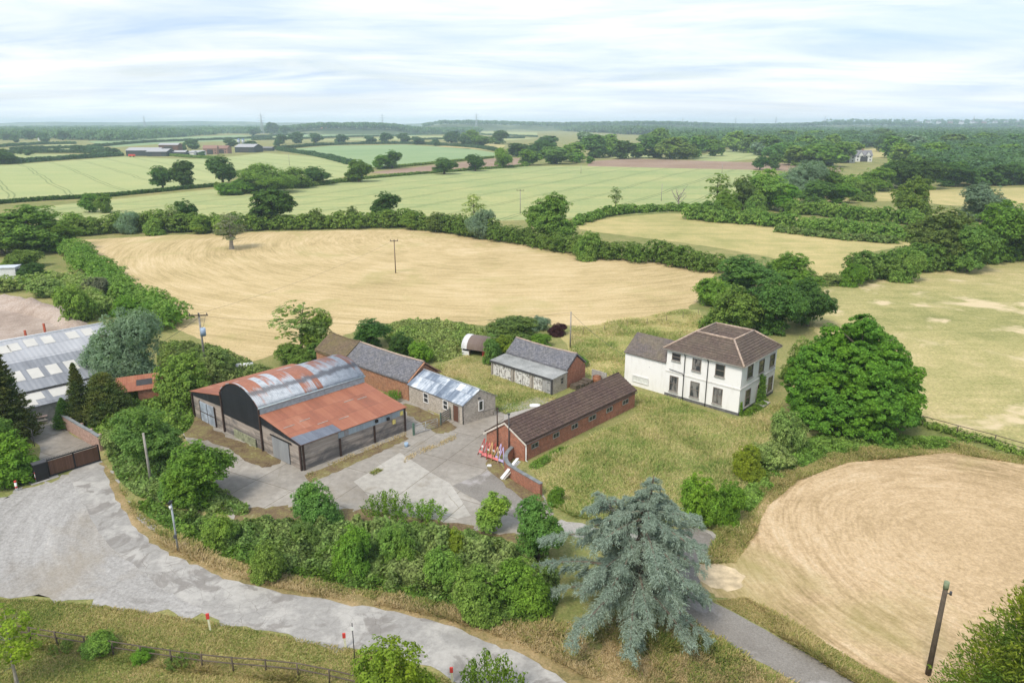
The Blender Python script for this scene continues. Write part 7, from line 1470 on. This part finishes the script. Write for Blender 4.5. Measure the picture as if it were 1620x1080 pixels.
mound('ivy', 'ivy climbing round the farmhouse door and corner', [(1172, 655), (1195, 640), (1215, 632), (1210, 645), (1185, 662)], .7, 1800, .10, 'mid', 2, 1.0, cat='ivy')
mound('weeds', 'weeds along the foot of the farmhouse wing and the cowshed corner', [(838, 735), (870, 715), (900, 705), (895, 715), (850, 742)], .5, 2200, .09, 'light', 2, .8, cat='weeds')
def wall_ivy():
    V = []
    for (v0, z1, w, n) in ((.5, 1.6, .35, 260), (5.6, 3.6, .8, 1500), (6.6, 3.0, .7, 900), (4.9, 2.0, .35, 300)):
        z = rng.uniform(0, 1, n) ** 1.3 * z1; v = v0 + rng.normal(0, 1, n) * w * (1 - .6 * z / z1) * .55; d = -.06 - rng.uniform(0, .25, n) * (1 - z / z1 * .6)
        X = np.stack([houseB.ux.x * d + houseB.uy.x * v, houseB.ux.y * d + houseB.uy.y * v, z], 1); V.append(leaf_arrays(X, unit(n) * .7 - np.array(houseB.ux)[None] * .6 + np.array([0, 0, .4]), .09 * rng.uniform(.7, 1.3, n), .8))
    o = link('ivy', quads_mesh('ivy_wall', np.concatenate(V), [LM['light']]), None, houseB.o); tag(o, 'ivy growing up the farmhouse wall beside the arched door', 'ivy', kind='stuff')
wall_ivy()
def grass_mat(name, stops):
    """blades take their tint from the same patches as the ground, each blade a little different"""
    m, t = new_mat(name); b = NB(t); geo = b.n('ShaderNodeNewGeometry'); p = geo.outputs['Position']
    f = b.math('ADD', b.math('MULTIPLY', b.noise(p, .075, 5, .6, .5), .62), b.math('ADD', b.math('MULTIPLY', b.noise(p, .55, 3), .22), b.math('MULTIPLY', geo.outputs['Random Per Island'], .2)))
    f = b.math('MULTIPLY_ADD', b.math('SUBTRACT', f, .5), 2.9, .53); col = b.ramp(f, stops)
    p_ = b.n('ShaderNodeBsdfPrincipled', {'Base Color': col, 'Roughness': .8, 'Specular IOR Level': .05}); tr = b.n('ShaderNodeBsdfTranslucent', {'Color': col}); ms = b.n('ShaderNodeMixShader', {0: .45}); t.links.new(p_.outputs[0], ms.inputs[1]); t.links.new(tr.outputs[0], ms.inputs[2])
    o = b.n('ShaderNodeOutputMaterial'); t.links.new(ms.outputs[0], o.inputs[0]); return m
M['tallgrass'] = grass_mat('tallgrass', [(.12, (.20, .31, .075)), (.40, (.35, .42, .125)), (.62, (.52, .50, .20)), (.88, (.68, .59, .32))])
M['drygrass'] = grass_mat('drygrass', [(.15, (.21, .24, .075)), (.40, (.38, .335, .15)), (.62, (.54, .43, .22)), (.88, (.66, .54, .32))])
M['shortgrass'] = grass_mat('shortgrass', [(.15, (.16, .23, .05)), (.42, (.265, .31, .08)), (.65, (.39, .36, .13)), (.9, (.55, .45, .22))])
def blades(name, label, pix, n, h, w, mat, cat='grass', patch=None, lean=1.4, even=False, avoid=()):
    poly = GP(pix); Pp = scatter(poly, n)
    for a in avoid: Pp = Pp[~inpoly(Pp + rng.normal(0, .02, Pp.shape), [tuple(q) for q in a])]
    if patch: Pp = Pp[lump(Pp, patch[0]) + rng.uniform(-.25, .25, len(Pp)) > patch[1]]
    n = len(Pp); hh = h * rng.uniform(.45, 1.2, n) * (np.clip(-.1 + 1.6 * lump(Pp, 9), .2, 1.3) if not even else 1.0); a = rng.uniform(0, 6.28, n); d = np.stack([np.cos(a), np.sin(a)], 1); wd = np.stack([-d[:, 1], d[:, 0]], 1) * (w * rng.uniform(.6, 1.4, n))[:, None]
    base = np.concatenate([Pp, np.zeros((n, 1))], 1); W3 = np.concatenate([wd, np.zeros((n, 1))], 1); tip = base + np.concatenate([d * (hh * lean * rng.uniform(.2, 1.4, n))[:, None], hh[:, None]], 1)
    V = np.stack([base - W3, base + W3, tip + W3 * .45, tip - W3 * .45], 1).reshape(-1, 3)
    o = link(name, quads_mesh(name, V, [mat])); tag(o, label, cat, kind='stuff'); return o
def foot(B, e=.25): return [B.o + B.ux * u + B.uy * v for u, v in ((-e, -e), (B.L + e, -e), (B.L + e, B.W + e), (-e, B.W + e))]
hf = [houseB.o + houseB.ux * u + houseB.uy * v for u, v in ((-.2, -.2), (15.9, -.2), (15.9, 5.7), (10, 5.7), (10, 10), (-.2, 10))]
av = [foot(cowS), foot(garB), foot(shedB), hf]
blades('tall_grass', 'tall seeding grass filling the garden between the cowshed and the hay field', [(838, 738), (900, 708), (1000, 660), (1010, 625), (1060, 632), (1165, 665), (1235, 640), (1230, 700), (1190, 745), (1165, 790), (1180, 850), (1120, 835), (1060, 830), (960, 830), (900, 815), (870, 790), (862, 775)], 100000, .36, .035, M['tallgrass'], avoid=av)
blades('tall_grass', 'rough grass in the enclosure between the office and the garages', [(690, 580), (740, 562), (780, 585), (880, 630), (860, 640), (800, 655), (780, 648), (720, 610)], 26000, .26, .04, M['tallgrass'], avoid=av)
blades('tall_grass', 'tall straw-coloured grass behind the farmhouse wing', [(905, 520), (1085, 490), (1110, 500), (1120, 530), (990, 606), (940, 600), (900, 570)], 42000, .34, .05, M['tallgrass'], avoid=av)
blades('tall_grass', 'unmown grass round the mown headland of the hay field', [(1165, 800), (1210, 762), (1270, 725), (1340, 712), (1500, 700), (1640, 728), (1640, 738), (1500, 716), (1340, 732), (1262, 760), (1215, 800), (1190, 850), (1165, 890), (1110, 892), (1130, 860)], 36000, .28, .04, M['shortgrass'])
blades('verge_grass', 'dry grass on the verge between the brambles and the lane', [(205, 805), (257, 845), (302, 868), (362, 890), (430, 904), (520, 922), (610, 938), (690, 955), (760, 968), (850, 985), (960, 985), (1080, 970), (1140, 1015), (1280, 1100), (1100, 1110), (930, 1072), (860, 1036), (780, 1004), (700, 978), (610, 959), (520, 945), (430, 928), (362, 909), (302, 885), (257, 862), (222, 836)], 60000, .26, .03, M['drygrass'], patch=(4, .45))
blades('verge_weeds', 'green weeds scattered along the verge between the brambles and the lane', [(190, 770), (230, 815), (275, 850), (370, 885), (440, 900), (520, 918), (610, 932), (700, 952), (800, 975), (900, 985), (980, 985), (1080, 972), (1150, 1020), (1240, 1085), (1100, 1090), (940, 1062), (860, 1026), (760, 990), (690, 968), (600, 950), (510, 935), (420, 917), (360, 898), (302, 873), (257, 850), (215, 815)], 42000, .30, .045, M['shortgrass'], cat='weeds', patch=(3.2, .55))
mound('verge_brambles', 'low bramble runners straggling out over the lane verge', [(215, 800), (262, 835), (310, 862), (370, 886), (440, 908), (520, 925), (610, 940), (690, 958), (760, 975), (830, 992), (860, 975), (750, 950), (610, 920), (520, 905), (440, 885), (370, 862), (300, 830), (250, 795)], .8, 9000, .13, 'light', 2.4, .7)
blades('verge_grass', 'grass strip between the driveway and the hay field', [(1131, 950), (1180, 945), (1250, 985), (1380, 1060), (1480, 1120), (1400, 1110), (1231, 1004)], 20000, .35, .03, M['shortgrass'])
blades('lawn_grass', 'short rough grass on the mown verge in the lower left corner', [(-60, 946), (70, 949), (150, 957), (230, 967), (330, 983), (430, 1002), (520, 1020), (600, 1034), (700, 1070), (760, 1110), (-60, 1110)], 70000, .10, .03, M['shortgrass'], even=True)
blades('fence_weeds', 'tall weeds growing along the post and rail fence', [(60, 1012), (130, 1022), (200, 1036), (340, 1054), (480, 1068), (560, 1086), (560, 1098), (480, 1080), (340, 1066), (200, 1048), (130, 1036), (60, 1026)], 16000, .55, .03, M['shortgrass'], cat='weeds', patch=(4, .42))

blades('yard_weeds', 'weeds growing along the cracks of the concrete yard', [(636, 727), (660, 712), (700, 697), (724, 686), (728, 691), (703, 703), (664, 719), (640, 732)], 900, .13, .03, M['drygrass'], cat='weeds', patch=(3, .4), even=True)
blades('yard_weeds', 'small tuft of weeds in the middle of the yard', [(584, 748), (598, 741), (606, 744), (592, 752)], 260, .16, .03, M['shortgrass'], cat='weeds', even=True)
blades('yard_weeds', 'weeds along the foot of the barn side wall', [(484, 750), (560, 716), (640, 684), (644, 688), (565, 721), (490, 757)], 1100, .14, .03, M['drygrass'], cat='weeds', patch=(4, .45), even=True)
# ---------------------------------------------------------------- haze: one closed box of pale air round everything
m = MB(); m.box(-9600, 9600, -260, 9300, -1.0, 76); 
hm_, t_ = new_mat('haze'); nb = NB(t_); pv = nb.n('ShaderNodeVolumePrincipled', {'Color': (.66, .84, 1.0), 'Density': 0.00016, 'Anisotropy': 0.0}); oo = nb.n('ShaderNodeOutputMaterial'); t_.links.new(pv.outputs[0], oo.inputs['Volume'])
hz_ = m.build('haze', hm_); tag(hz_, 'thin pale haze over the whole view', 'haze', kind='stuff')
